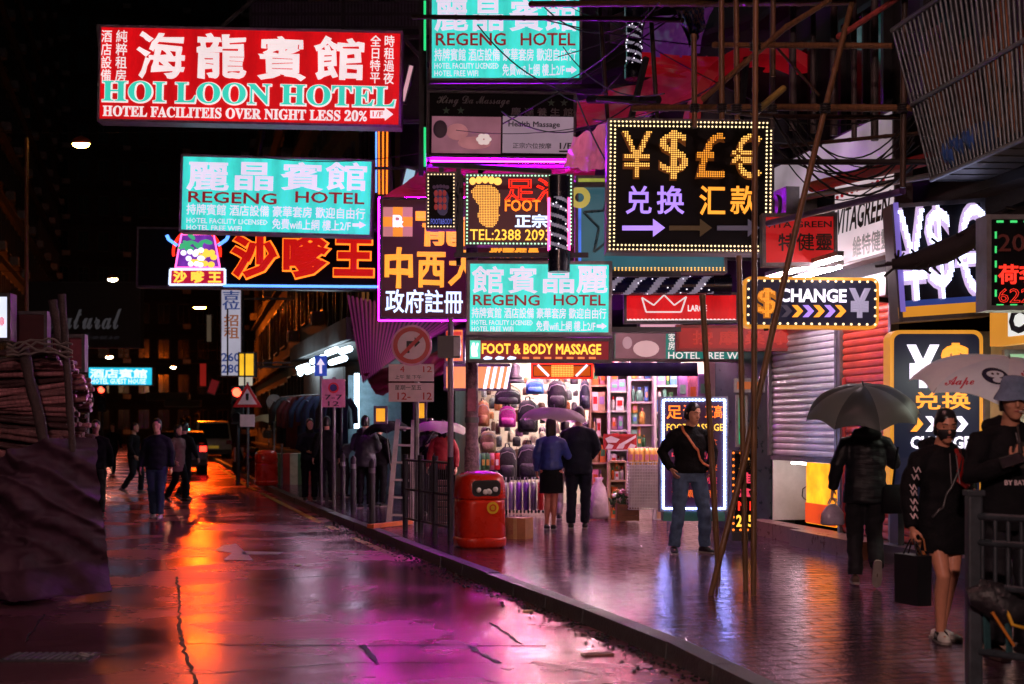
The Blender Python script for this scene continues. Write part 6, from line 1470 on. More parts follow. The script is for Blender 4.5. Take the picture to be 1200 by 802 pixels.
# scooter on the far kerb
p = G(288, 556, .0); r = thing('motor_scooter', 'dark scooter with white panels parked at the far right kerb', 'scooter', p, (0, 0, R(40)))
for y in (-.6, .6): 
    o = MB(); o.tube([(-.06, y, .25), (.06, y, .25)], .25, 18); o.build('wheel', mat('tyre_rubber', (.015, .015, .015), rough=.7), r)
b = MB(); b.tube([(0, -.65, .55), (0, -.3, .62), (0, .0, .38), (0, .25, .36), (0, .45, .6), (0, .52, .95)], [.12, .15, .12, .12, .11, .06], 10); b.build('body', mat('scooter_paint', (.02, .02, .025), rough=.3), r)
b = MB(); b.tube([(0, -.75, .8), (0, -.3, .82), (0, -.05, .78)], [.10, .13, .08], 10); b.build('seat', INK, r)
b = MB(); b.tube([(-.32, .42, 1.0), (0, .5, .98), (.32, .42, 1.0)], .02, 6); b.build('handlebar', INK, r); b = MB(); b.box((0, .50, .66), (.34, .06, .5)); b.build('front_panel', SIGNW, r)
# ---------------------------------------------------------------- people
def fuse(mb, name, m, vox, parent, wrinkle=0.0, wscale=6.0, smooth=3, assign=None, seed=0.0):
    """one continuous skin round all the pieces of mb"""
    me = bpy.data.meshes.new('raw'); me.from_pydata(mb.v, [], mb.f)
    t = bpy.data.objects.new('raw', me); COL.objects.link(t)
    rm = t.modifiers.new('r', 'REMESH'); rm.mode = 'VOXEL'; rm.voxel_size = vox; rm.use_smooth_shade = True
    sm = t.modifiers.new('s', 'SMOOTH'); sm.iterations = smooth; sm.factor = .5
    dg = bpy.context.evaluated_depsgraph_get(); out = bpy.data.meshes.new_from_object(t.evaluated_get(dg))
    bpy.data.objects.remove(t); bpy.data.meshes.remove(me)
    out.name = name
    for q in (m if isinstance(m, (list, tuple)) else [m]): out.materials.append(q)
    if wrinkle:
        n = len(out.vertices); co = np.empty(n * 3, dtype=np.float32); no = np.empty(n * 3, dtype=np.float32)
        out.vertices.foreach_get('co', co); out.vertices.foreach_get('normal', no); co = co.reshape(-1, 3); no = no.reshape(-1, 3)
        d = np.array([noise.noise(Vector((c[0] * wscale + seed, c[1] * wscale, c[2] * wscale * 2.0 + 2.5 * c[0]))) + .5 * noise.noise(Vector((c[0] * wscale * 2.3, c[1] * wscale * 2.3 + seed, c[2] * wscale * 3.1))) for c in co], dtype=np.float32)
        out.vertices.foreach_set('co', (co + no * d[:, None] * wrinkle).ravel()); out.update()
    if assign:
        for p in out.polygons: p.material_index = assign(p.center)
    out.polygons.foreach_set('use_smooth', [True] * len(out.polygons))
    o = bpy.data.objects.new(name, out); COL.objects.link(o); o.parent = parent
    return o
SKIN = smat('skin_light', (214, 160, 134), rough=.45, vary=.10, scale=18); SKIN2 = smat('skin_tan', (186, 130, 104), rough=.45, vary=.1, scale=18)
HAIRB = mat('black_hair', (.010, .009, .009), rough=.35, vary=.4, scale=30, stretch=(4, 4, .5)); HAIRG = mat('greying_hair', (.06, .05, .045), rough=.5, vary=.4, scale=30)
EYEM = mat('dark_eye', (.012, .01, .01), rough=.1); LIPM = smat('lip', (160, 84, 78), rough=.4)
def head_geo(mb, c, Rm, s=1.0):
    rings = [(-.118, .018, .02, -.070), (-.108, .036, .036, -.058), (-.085, .052, .060, -.036), (-.05, .064, .078, -.014), (0, .0715, .089, -.003), (.04, .075, .096, .006), (.075, .069, .088, .009), (.10, .050, .066, .010), (.114, .022, .03, .010)]
    n = 18; vs = []; fs = []
    for z, rx, ry, cy in rings:
        for k in range(n):
            a = 2 * math.pi * k / n; vs.append(c + Rm @ Vector((math.cos(a) * rx, cy + math.sin(a) * ry, z)) * s)
    m = len(rings)
    for i in range(m - 1):
        for k in range(n): k2 = (k + 1) % n; fs.append((i * n + k, i * n + k2, (i + 1) * n + k2, (i + 1) * n + k))
    fs += [tuple(reversed(range(n))), tuple(range((m - 1) * n, m * n))]; mb.add(vs, fs)
    f = lambda x, y, z: c + Rm @ Vector((x, y, z)) * s
    mb.tube([f(0, -.082, .022), f(0, -.098, -.005), f(0, -.110, -.026), f(0, -.092, -.036)], [.009 * s, .011 * s, .015 * s, .012 * s], 8)
    mb.tube([f(-.045, -.078, .030), f(0, -.090, .030), f(.045, -.078, .030)], .010 * s, 6)
    for sx in (-1, 1):
        mb.ball(f(sx * .075, .010, -.004), (.010 * s, .020 * s, .032 * s), Rm, 8, 6); mb.ball(f(sx * .040, -.060, -.030), (.024 * s, .022 * s, .022 * s), Rm, 8, 6)
    mb.tube([f(-.022, -.086, -.062), f(0, -.096, -.060), f(.022, -.086, -.062)], .009 * s, 6)
    return f
def hand_geo(mb, w, d, side, nrm, curl=.5, s=1.0, spread=.10):
    """w wrist, d towards the fingers, side towards the thumb, nrm out of the palm"""
    d, side, nrm = d.normalized(), side.normalized(), nrm.normalized()
    side = (side - d * side.dot(d)).normalized(); nrm = (nrm - d * nrm.dot(d) - side * nrm.dot(side)).normalized()
    for i in range(4):
        t = (i - 1.5) / 1.5; mb.tube([w, w + d * .045 * s - side * t * .012 * s, w + d * .088 * s - side * t * .029 * s], [.019 * s, .016 * s, .0125 * s], 8)
    for i, L_ in enumerate((.068, .078, .072, .056)):
        t = (i - 1.5) / 1.5; p = w + d * .084 * s - side * t * .030 * s; a = curl * .6; q = [p]
        for k, f in enumerate((.45, .32, .26)):
            dd = (d * math.cos(a) + nrm * math.sin(a) - side * t * spread * (1 - curl)).normalized(); p = p + dd * L_ * f * s; q.append(p); a += curl * .95
        mb.tube(q, [.0098 * s, .0092 * s, .0084 * s, .007 * s], 7)
    b = w + d * .02 * s + side * .018 * s; q = [b]; a = .75
    for f in (.036, .030, .025):
        b = b + (d * math.cos(a) + side * math.sin(a) + nrm * curl * .7).normalized() * f * s; q.append(b); a -= .32
    mb.tube(q, [.016 * s, .012 * s, .0105 * s, .0085 * s], 8)

BASE = dict(pelvis=(0, 0, .95), chest=(0, 0, 1.27), neck=(0, .01, 1.47), head=(0, -.02, 1.63),
            sh=.185, hipw=.095, el_l=(.25, .03, 1.14), el_r=(-.25, .03, 1.14), wr_l=(.27, -.05, .90), wr_r=(-.27, -.05, .90),
            kn_l=(.10, -.02, .50), kn_r=(-.10, -.02, .50), an_l=(.10, .02, .085), an_r=(-.10, .02, .085), toe_l=(0, -1, 0), toe_r=(0, -1, 0), yaw=0, tilt=0)
def person(label, px, foot, face, H=1.72, pose=None, top=None, legs=None, shoe=None, skin=SKIN, hair='short', hairm=HAIRB, near=False, group=None,
           hem=.86, coat=1.0, skirt=None, bare=False, hood=False, zg=.12, Y=None, curl=(.5, .5), sleeve=1.0, fem=False):
    J = dict(BASE); J.update(pose or {}); s = H / 1.75
    base = G(px, foot, zg)
    r = thing('person', label, 'person', base, (0, 0, R(face)), group); r.scale = (s, s, s)
    v = lambda k: Vector(J[k]); vox = .0085 if near else .015
    pel, ch, nk, hd = v('pelvis'), v('chest'), v('neck'), v('head')
    shl = nk + Vector((J['sh'] - .012, .0, -.105)); shr = nk + Vector((-J['sh'] + .012, .0, -.105)); hl = pel + Vector((J['hipw'], 0, -.02)); hr = pel + Vector((-J['hipw'], 0, -.02))
    Rm = Matrix.Rotation(R(J['yaw']), 3, 'Z') @ Matrix.Rotation(R(J['tilt']), 3, 'X')
    w = .93 if fem else 1.0
    b = MB()
    f = head_geo(b, hd, Rm)
    b.tube([nk + Vector((0, 0, -.04)), hd + Vector((0, .025, -.07))], [.060, .052], 12)
    b.loft([(pel + Vector((0, 0, -.08)), .13, .09), (pel, .155, .10), (pel.lerp(ch, .45), .125 * w, .085), (ch, .15 * w, .10), (nk + Vector((0, 0, -.10)), .14 * w, .085), (nk + Vector((0, 0, -.02)), .07, .06)], 18)
    for sd, sh, q in (('l', shl, 1), ('r', shr, -1)):
        el, wr = v('el_' + sd), v('wr_' + sd)
        b.tube([nk + Vector((q * .08, 0, -.06)), sh, el, wr], [.05, .048 * w, .037 * w, .026 * w], 10)
        d = v('hd_' + sd) if 'hd_' + sd in J else (wr - el); side = v('th_' + sd) if 'th_' + sd in J else Vector((0, -1, .15)); nr = v('pn_' + sd) if 'pn_' + sd in J else Vector((-q, 0, 0))
        hand_geo(b, wr, d, side, nr, curl[0 if sd == 'l' else 1])
    for sd, hp in (('l', hl), ('r', hr)):
        kn, an = v('kn_' + sd), v('an_' + sd)
        mid = kn.lerp(an, .35) + Vector((0, .018, 0))
        b.tube([hp, hp.lerp(kn, .5), kn, mid, kn.lerp(an, .8), an], [q_ * (1 if bare or skirt is not None else .80) for q_ in (.088, .072, .054, .052, .036, .034)], 12)
        t = v('toe_' + sd).normalized(); b.tube([an + Vector((0, 0, -.03)) - t * .03, an + Vector((0, 0, -.045)) + t * .06, an + Vector((0, 0, -.055)) + t * .14], [.035, .036, .028], 8)
    fuse(b, 'body', skin, vox, r, smooth=2)
    # clothes
    if legs is not None and not bare:
        g = MB(); g.loft([(pel + Vector((0, 0, -.12)), .16, .115), (pel, .172, .118), (pel + Vector((0, 0, .10)), .155, .108)], 18)
        for sd, hp in (('l', hl), ('r', hr)):
            kn, an = v('kn_' + sd), v('an_' + sd)
            g.tube([hp, hp.lerp(kn, .5), kn, kn.lerp(an, .5), an + Vector((0, 0, .0))], [.108, .095, .080, .074, .070], 12)
        fuse(g, 'trousers', legs, vox * 1.2, r, .012, 7.0, 2, seed=px)
    if skirt is not None:
        g = MB(); g.loft([(pel + Vector((0, 0, -.38)), .19, .13), (pel + Vector((0, 0, -.1)), .182, .128), (pel + Vector((0, 0, .12)), .14, .10)], 20); fuse(g, 'skirt', skirt, vox * 1.2, r, .006, 6, 2)
    if top is not None:
        g = MB(); k = coat; hz = hem - pel.z
        g.loft([(pel + Vector((0, 0, hz)), .178 * k, .130 * k), (pel + Vector((0, 0, max(hz + .05, .0))), .180 * k, .130 * k), (pel.lerp(ch, .5), .158 * k * w, .118 * k), (ch, .178 * k * w, .125 * k), (nk + Vector((0, 0, -.11)), .170 * k * w, .108 * k), (nk + Vector((0, .005, -.045)), .11, .085), (nk + Vector((0, .01, .005)), .072, .068)], 20)
        for sd, sh, q in (('l', shl, 1), ('r', shr, -1)):
            el, wr = v('el_' + sd), v('wr_' + sd); e = el.lerp(wr, sleeve) if sleeve < 1 else wr
            g.tube([nk + Vector((q * .06, .005, -.045)), nk.lerp(sh, .62) + Vector((0, 0, -.01)), sh, sh.lerp(el, .5), el, el.lerp(wr, .5), e], [.055, .062, .069 * k, .068 * k, .060 * k, .052 * k, .043 * k], 12)
        if hood: g.tube([nk + Vector((-.12, .02, -.04)), nk + Vector((-.09, .10, -.01)), nk + Vector((0, .135, 0)), nk + Vector((.09, .10, -.01)), nk + Vector((.12, .02, -.04))], [.03, .05, .062, .05, .03], 10)
        top_o = fuse(g, 'jacket', top, vox * 1.2, r, .012, 6.0, 2, seed=px * .37)
    else: top_o = None
    for sd in 'lr':
        an = v('an_' + sd); t = v('toe_' + sd).normalized(); up = Vector((0, 0, 1)) if abs(t.z) < .6 else Vector((0, -1, 0)); up = (up - t * up.dot(t)).normalized(); sx = t.cross(up)
        g = MB(); o = an - up * .035
        for j, (q, hgt, wd) in enumerate(((-.07, .05, .036), (0, .055, .040), (.08, .042, .046), (.15, .030, .042), (.175, .022, .028))): pass
        g.tube([o - t * .075 - up * .012, o - t * .02, o + t * .06 - up * .010, o + t * .12 - up * .018, o + t * .185 - up * .026], [.034, (.042, .046), (.044, .038), (.044, .028), (.024, .018)], 12)
        so = fuse(g, 'shoe', shoe or INK, vox * .9, r, 0, smooth=1)
        g = MB(); q0 = o - up * .046
        poly = [(-.10, .02), (-.085, .036), (0, .040), (.10, .048), (.17, .038), (.20, .0), (.17, -.036), (.10, -.046), (0, -.040), (-.085, -.036), (-.10, -.02)]
        g.add([q0 + t * a + sx * c for a, c in poly] + [q0 + t * a + sx * c + up * .02 for a, c in poly], [tuple(range(11)), tuple(reversed(range(11, 22)))] + [(i, (i + 1) % 11, (i + 1) % 11 + 11, i + 11) for i in range(11)]); g.build('sole', SOLE, so)
    # hair
    if hair:
        g = MB(); n = 20; vs = []; fs = []; rows = 9
        zs = [-.075, -.05, -.02, .01, .045, .08, .10, .118, .126] if hair != 'long' else [-.20, -.12, -.06, 0, .045, .08, .10, .118, .126]
        for i, z in enumerate(zs):
            tt = max(0, min(1, (z + .05) / .165)); rx = .083 * math.sqrt(max(.03, 1 - (max(0, z - .02) / .108) ** 2)); ry = rx * 1.24
            if z < -.05: rx *= .95
            for k in range(n):
                a = 2 * math.pi * k / n; x, y = math.cos(a) * rx, math.sin(a) * ry + .010
                lim = -.035 if z < .035 else (-.078 if z < .07 else -.2)     # keep the face free
                y = max(y, lim + (.0 if abs(x) < .05 else .02)) if z < .07 else y
                vs.append(hd + Rm @ Vector((x, y, z + .004 * math.sin(k * 3.7))))
        for i in range(rows - 1):
            for k in range(n): k2 = (k + 1) % n; fs.append((i * n + k, i * n + k2, (i + 1) * n + k2, (i + 1) * n + k))
        fs += [tuple(reversed(range(n))), tuple(range((rows - 1) * n, rows * n))]; g.add(vs, fs, True); ho = g.build('hair', hairm, r)
        if hair == 'bun':
            g = MB(); g.ball(f(0, .10, .06), (.045, .045, .045), Rm); g.build('hair_bun', hairm, ho)
    if near:
        for sx in (-1, 1):
            g = MB(); g.ball(f(sx * .031, -.0755, .006), (.013, .006, .0055), Rm, 10, 6); g.build('eye', EYEM, r)
            g = MB(); g.tube([f(sx * .014, -.0935, .030), f(sx * .032, -.0925, .036), f(sx * .052, -.078, .031)], [.004, .0045, .003], 6); g.build('eyebrow', HAIRB, r)
        g = MB(); g.tube([f(-.020, -.0935, -.061), f(0, -.103, -.059), f(.020, -.0935, -.061)], [.003, .0065, .003], 6); g.build('lips', LIPM, r)
    r['top'] = 0
    return r, J, f, top_o, s
def sheer(name, c, t=.5):
    m = mat(name, c, rough=.5, vary=.12); nt = m.node_tree; out = nt.nodes['Material Output']; b = nt.nodes['Principled BSDF']
    tr = nt.nodes.new('ShaderNodeBsdfTranslucent'); tr.inputs[0].default_value = (*c, 1); mx = nt.nodes.new('ShaderNodeMixShader'); mx.inputs[0].default_value = t
    nt.links.new(b.outputs[0], mx.inputs[1]); nt.links.new(tr.outputs[0], mx.inputs[2]); nt.links.new(mx.outputs[0], out.inputs[0]); return m
SOLE = smat('pale_rubber_sole', (150, 140, 136), rough=.6)
CB = mat('black_cotton', (.006, .006, .008), spec=.15, rough=.8, vary=.4, bump=.4, bscale=60); CN = mat('navy_wool', (.009, .011, .022), spec=.2, rough=.7, vary=.3, bump=.3, bscale=60)
DENIM = mat('blue_denim', (.07, .13, .24), rough=.75, vary=.45, scale=7, bump=.4, bscale=90); CHAR = mat('charcoal_trousers', (.014, .014, .018), spec=.2, rough=.7, vary=.3)
BLUEJ = mat('blue_nylon_jacket', (.03, .05, .24), rough=.4, vary=.3); WSHOE = smat('white_trainer', (220, 214, 210), rough=.45, vary=.1)
def wp(r, p):                                         # local (1.75 m figure) to world
    return Matrix.Translation(r.location) @ Matrix.Rotation(r.rotation_euler.z, 4, 'Z') @ Matrix.Scale(r.scale.x, 4) @ Vector(p)
def umbrella(label, tip, axis, rad, panels, ms, hand=None, depth=.30, rz=0, ferr=.06, scallop=.10):
    """canopy hung from its tip; axis points from the tip down the shaft"""
    axis = Vector(axis).normalized(); q = (-axis).to_track_quat('Z', 'Y').to_matrix() @ Matrix.Rotation(R(rz), 3, 'Z')
    r = thing('umbrella', label, 'umbrella', tip)
    n = panels * 8; rows = 10; vs = []; 
    mb = MB()
    for i in range(rows + 1):
        u = i / rows; rr_ = rad * math.sin(u * 1.32) / math.sin(1.32); z = -depth * (1 - math.cos(u * 1.32)) / (1 - math.cos(1.32))
        for k in range(n):
            t = (k % 8) / 8; sag = math.sin(math.pi * t); kk = 1 - scallop * .8 * sag * u * u; zz = z - .0 + .045 * sag * u
            a = 2 * math.pi * k / n; vs.append(q @ Vector((math.cos(a) * rr_ * kk, math.sin(a) * rr_ * kk, zz)))
    for i in range(rows):
        for k in range(n):
            k2 = (k + 1) % n; mb.cur = (k // 8) % len(ms); mb.add([vs[i * n + k], vs[(i + 1) * n + k], vs[(i + 1) * n + k2], vs[i * n + k2]], [(0, 1, 2, 3)], True)
    me = mb.mesh('canopy', ms); bm = bmesh.new(); bm.from_mesh(me); bmesh.ops.remove_doubles(bm, verts=bm.verts, dist=.0004); bm.to_mesh(me); bm.free()
    c = bpy.data.objects.new('canopy', me); COL.objects.link(c); c.parent = r
    RIB = mat('umbrella_rib_steel', (.25, .25, .27), rough=.3, metal=.9)
    for k in range(panels): MB().tube([vs[i * n + k * 8] + q @ Vector((0, 0, -.006)) for i in range(1, rows + 1)], .004, 5).build('rib', RIB, r)
    L_ = (Vector(hand) - Vector(tip)).length if hand is not None else .8
    e = (Vector(hand) - Vector(tip)) if hand is not None else axis * L_
    MB().tube([-e.normalized() * ferr, e], .007, 8).build('shaft', RIB, r)
    d = e.normalized(); MB().tube([e - d * .04, e + d * .07, e + d * .09], [.014, .015, .006], 8).build('handle', INK, r)
    return r, c, q
def project_text(txt, x0, z0, x1, z1, y, m, target, parent, name, bold=.01, off=.006, direction=Vector((0, 1, 0)), res=2, rot=None):
    o = put_text(txt, x0, z0, x1, z1, m, y, bold, res, parent, name)
    bv = BVHTree.FromPolygons([v.co for v in target.data.vertices], [tuple(p.vertices) for p in target.data.polygons])
    for v in o.data.vertices:
        h = bv.ray_cast(v.co, direction)
        if h[0] is not None: v.co = h[0] - direction * off
    return o

# the couple in front of the bag shop, seen from behind
r1, J, f, t_, s_ = person('man in a dark suit seen from behind, beside the woman in blue', 678, 620, 175, 1.79, dict(yaw=25, el_l=(.27, .05, 1.16), wr_l=(.26, -.02, .92), el_r=(-.27, -.02, 1.16), wr_r=(-.18, -.18, 1.02), an_l=(.11, .02, .085), an_r=(-.09, -.03, .085), sh=.20), CN, CN, INK, hairm=HAIRG, hem=.78, coat=1.10, Y=None)
r2, J, f, t_, s_ = person('woman in a blue jacket and black skirt under the pale pink umbrella', 646, 621, 172, 1.63, dict(yaw=-20, el_r=(-.26, -.06, 1.14), wr_r=(-.14, -.26, 1.25), el_l=(.24, .02, 1.14), wr_l=(.24, -.08, .92), kn_l=(.06, -.02, .5), kn_r=(-.05, .0, .5), an_l=(.07, .02, .085), an_r=(-.04, .06, .085)), BLUEJ, None, INK, skirt=CB, hair='long', hem=.94, fem=True, skin=smat('skin_rosy', (196, 116, 96), rough=.5), coat=1.04)
PALEP = sheer('pale_pink_nylon', (.85, .68, .66), .65)
umbrella('pale pink umbrella held over the couple outside the bag shop', P(650, 478, 20.4), (-.06, .0, -1), .50, 8, [PALEP], wp(r2, (-.14, -.30, 1.27)), .21, 10)
sk_ = MB(); sk_.tube([(0, 0, 0), (.0, .0, -.3)], .02, 6)
person('person in pale trousers standing half hidden between the couple', 662, 609, 170, 1.62, None, CB, smat('pale_trousers', (170, 160, 156), rough=.7), INK, hem=.9)

# the man in jeans
rj, J, f, tj, s_ = person('man in blue jeans with an orange shoulder strap, before the lit massage sign', 808, 649, 12, 1.79,
    dict(yaw=25, tilt=14, head=(.02, -.05, 1.62), el_l=(.30, .04, 1.17), wr_l=(.22, -.10, .98), el_r=(-.31, .06, 1.17), wr_r=(-.24, -.06, .98), kn_l=(.16, -.05, .50), an_l=(.19, .02, .085), kn_r=(-.14, -.03, .50), an_r=(-.19, .0, .085), toe_l=(.35, -1, 0), toe_r=(-.25, -1, 0), sh=.195), CB, DENIM, INK, near=True, hem=.93, coat=1.12)
stm = smat('orange_strap', (196, 110, 70), rough=.6)
def wrap_strap(pts, target, parent, m, name='shoulder_strap', wd=.018, off=.008):
    bv = BVHTree.FromPolygons([v.co for v in target.data.vertices], [tuple(p.vertices) for p in target.data.polygons])
    ps = []
    for i in range(len(pts) - 1):
        for k in range(8):
            p = Vector(pts[i]).lerp(Vector(pts[i + 1]), k / 8); h = bv.find_nearest(p)
            ps.append(h[0] + h[1] * off if h[0] is not None else p)
    MB().tube(ps, [(wd, .006)] * len(ps), 8).build(name, m, parent)
wrap_strap([(-.09, .06, 1.48), (-.10, -.10, 1.42), (.0, -.2, 1.26), (.12, -.2, 1.10), (.2, -.12, .98)], tj, rj, stm)

# the person with the dark umbrella
ru, J, f, tu, s_ = person('person in a black padded jacket walking away under the dark green umbrella', 1014, 687, 172, 1.72,
    dict(yaw=10, el_l=(.27, .06, 1.16), wr_l=(.30, -.02, .93), el_r=(-.28, -.08, 1.17), wr_r=(-.19, -.24, 1.28), kn_l=(.09, -.10, .51), an_l=(.09, -.04, .10), kn_r=(-.09, -.06, .52), an_r=(-.08, .24, .22), toe_r=(0, -.45, -.9), hd_r=(0, -.2, 1), th_r=(.6, 0, 0), pn_r=(0, -1, 0)), mat('black_padded_nylon', (.008, .009, .013), spec=.3, rough=.5, vary=.3, bump=.5, bscale=12, stretch=(.6, .6, 3)), CHAR, smat('grey_brown_shoe', (90, 70, 60), rough=.7), hem=.80, coat=1.16, hood=True, curl=(.9, 1.0), near=True)
UG = [sheer('grey_green_nylon', (.17, .21, .20), .35), sheer('dark_green_nylon', (.06, .08, .08), .3)]
umbrella('dark grey green umbrella over the person walking away', P(1012, 452, 13.0), (.05, .25, -1), .53, 8, UG, wp(ru, (-.19, -.24, 1.32)), .30, 14)
def carrier(label, hand, w, d, h, m, name='carrier_bag', soft=True, rz=0, hand_h=.14):
    r = thing(name, label, 'bag', (hand[0], hand[1], hand[2] - h - hand_h), (0, 0, R(rz)))
    b = MB()
    if soft: b.loft([((0, 0, 0), w * .42, d * .4), ((0, 0, h * .08), w * .5, d * .5), ((0, 0, h * .55), w * .46, d * .46), ((0, 0, h * .85), w * .28, d * .26), ((0, 0, h), w * .12, d * .12)], 16); b.build('bag_body', m, r)
    else:
        b.box((0, 0, h / 2), (w, d, h), None, 1.04); b.build('bag_body', m, r)
    for y in (-d * .3, d * .3): MB().tube([(-w * .18, y * (.3 if soft else 1), h), (-w * .08, y * .3, h + hand_h * .8), (0, 0, h + hand_h), (w * .08, y * .3, h + hand_h * .8), (w * .18, y * (.3 if soft else 1), h)], .006, 6).build('handle', m if soft else INK, r)
    return r
hnd = wp(ru, (.30, -.07, .84))
carrier('translucent pale plastic bag hanging from the hand of the person under the dark umbrella', hnd, .25, .16, .20, smat('pale_violet_plastic', (176, 164, 190), rough=.3), rz=20, hand_h=.06)
sb = thing('shoulder_bag', 'black shoulder bag hanging at the hip of the person under the dark umbrella', 'bag', wp(ru, (-.25, .06, .70)), (0, 0, R(10)))
b = MB(); b.loft([((0, 0, 0), .10, .04), ((0, 0, .03), .12, .06), ((0, 0, .24), .11, .05), ((0, 0, .27), .07, .02)], 14); b.build('bag_body', CB, sb); MB().tube([(0, 0, .26), (.02, .0, .42), (.06, .02, .62)], .012, 6).build('strap', CB, sb)

# the woman in the face mask
MASKM = mat('black_face_mask', (.012, .012, .014), rough=.7)
LEGM = smat('skin_bare_leg', (206, 140, 112), rough=.4, vary=.1, scale=14)
rw, J, f, tw, s_ = person('woman in a black face mask and long black hoodie with bare legs, facing the camera', 1104, 752, 14, 1.64,
    dict(yaw=-14, tilt=16, head=(0, -.05, 1.61), el_r=(-.27, .02, 1.14), wr_r=(-.285, -.06, .86), el_l=(.24, .05, 1.16), wr_l=(.10, -.22, 1.10), kn_r=(-.06, -.12, .50), an_r=(-.03, -.02, .085), kn_l=(.05, -.06, .52), an_l=(.04, .08, .085), toe_r=(-.25, -1, 0), toe_l=(.35, -1, 0)), CB, None, WSHOE, bare=True, hair='bun', near=True, hem=.66, coat=1.16, fem=True, hood=True, skin=LEGM, curl=(.8, .95))
g = MB(); g.loft([(f(0, -.052, -.105), .040, .034), (f(0, -.050, -.08), .058, .052), (f(0, -.046, -.045), .068, .066), (f(0, -.044, -.020), .066, .068)], 18); g.build('face_mask', MASKM, rw)
for sx in (-1, 1): MB().tube([f(sx * .062, -.05, -.03), f(sx * .078, .005, -.005)], .003, 5).build('mask_loop', MASKM, rw)
# sleeve print
el, wr = Vector(J['el_r']), Vector(J['wr_r']); sv = bpy.data.objects
for i in range(7):
    p = Vector((-.27, .02, 1.14)).lerp(Vector((-.285, -.06, .86)), -.55 + i * .2) if False else Vector((-.29, -.08, 1.30 - i * .058))
    bvh = BVHTree.FromPolygons([q.co for q in tw.data.vertices], [tuple(q.vertices) for q in tw.data.polygons]); h = bvh.find_nearest(Vector((-.262 - .004 * i, -.10, 1.28 - i * .056)))
    nrm = h[1]; qz = nrm.to_track_quat('Y', 'Z').to_matrix()
    b = MB()
    for a, c, d_ in (((-.028, 0, -.018), (-.010, 0, .022), .009), ((-.010, 0, .022), (.008, 0, -.018), .009), ((.008, 0, -.018), (.026, 0, .022), .009)): b.bar(h[0] + nrm * .004 + qz @ Vector(a), h[0] + nrm * .004 + qz @ Vector(c), d_, .006)
    b.build('sleeve_letter', smat('white_print', (226, 200, 206), rough=.6), rw)
wrap_strap([(.10, .06, 1.47), (.11, -.10, 1.40), (.03, -.2, 1.22), (-.10, -.2, 1.02), (-.17, -.12, .92)], tw, rw, mat('black_strap', (.015, .015, .018), rough=.4), wd=.012)
wrap_strap([(.10, -.05, 1.44), (.09, -.15, 1.34), (.06, -.2, 1.22), (.10, -.2, 1.12)], tw, rw, smat('red_strap', (150, 24, 20), rough=.5), 'red_strap', .03)
for sx in (-.02, .03): MB().tube([(sx, -.14, 1.40), (sx * 1.4, -.175, 1.18)], .004, 5).build('drawstring', smat('grey_cord', (120, 116, 120), rough=.6), rw)
for an, t in (((-.03, -.02, .085), (-.25, -1, 0)), ((.04, .08, .085), (.35, -1, 0))):
    t = Vector(t).normalized(); sx = t.cross(Vector((0, 0, 1)))
    for k in range(3):
        o = Vector(an) + t * (.02 + .028 * k)
        for q in (-1, 1): MB().bar(o + sx * q * .046 + Vector((0, 0, -.06)), o + sx * q * .030 + t * -.02 + Vector((0, 0, -.005)), .012, .006).build('shoe_stripe', INK, rw)
hnd = wp(rw, (-.29, -.085, .79))
carrier('black paper shopping bag with a pale edge in the right hand of the masked woman', hnd, .11, .26, .34, mat('black_paper_bag', (.012, .013, .016), rough=.35), 'paper_bag', False, 20, .12)
carrier('small tan bag carried beside the black paper bag by the masked woman', Vector(hnd) + Vector((.075, .05, .0)), .13, .12, .19, smat('tan_plastic', (176, 108, 60), rough=.45), 'carrier_bag', True, 10, .10)

# the smoking man with the printed umbrella
DEN = mat('denim_hat_cloth', (.14, .20, .32), rough=.8, vary=.3, scale=12, bump=.4, bscale=80)
rm, J, f, tm, s_ = person('man smoking in a denim bucket hat and printed black hoodie behind the near railing', 1184, 771, 8, 1.80,
    dict(yaw=-12, tilt=10, head=(-.0, -.04, 1.63), el_l=(.27, -.14, 1.18), wr_l=(.085, -.215, 1.455), hd_l=(-.35, -.25, .85), th_l=(-.7, .0, .3), pn_l=(-.2, .9, .3), el_r=(-.29, -.06, 1.15), wr_r=(-.125, -.27, 1.235), hd_r=(.5, -.15, .75), th_r=(-.4, 0, .9), pn_r=(.2, .9, .2), sh=.20), CB, CHAR, INK, skin=SKIN2, near=True, hem=.80, coat=1.16, hood=True, curl=(.55, .95), Y=9.2)
g = MB(); n = 24; rows = [(.005, .118, .135), (.012, .116, .132), (.045, .088, .104), (.052, .084, .100), (.10, .078, .094), (.128, .064, .078), (.134, .03, .04)]
vs = []; fs = []
for z, rx, ry in rows:
    for k in range(n): a = 2 * math.pi * k / n; vs.append(f(math.cos(a) * rx, math.sin(a) * ry + .006, z + .012 + (-.02 if z < .02 else 0) * abs(math.cos(a))))
for i in range(len(rows) - 1):
    for k in range(n): k2 = (k + 1) % n; fs.append((i * n + k, i * n + k2, (i + 1) * n + k2, (i + 1) * n + k))
fs.append(tuple(range((len(rows) - 1) * n, len(rows) * n))); g.add(vs, fs, True); g.build('bucket_hat', DEN, rm)
c0 = f(.012, -.10, -.062); tag(MB().tube([wp(rm, c0), wp(rm, c0 + Vector((.02, -.07, -.005)))], .0045, 8).build('cigarette', smat('cigarette_paper', (230, 224, 214), rough=.7)), 'lit white cigarette between the lips and fingers of the man in the bucket hat', 'cigarette')
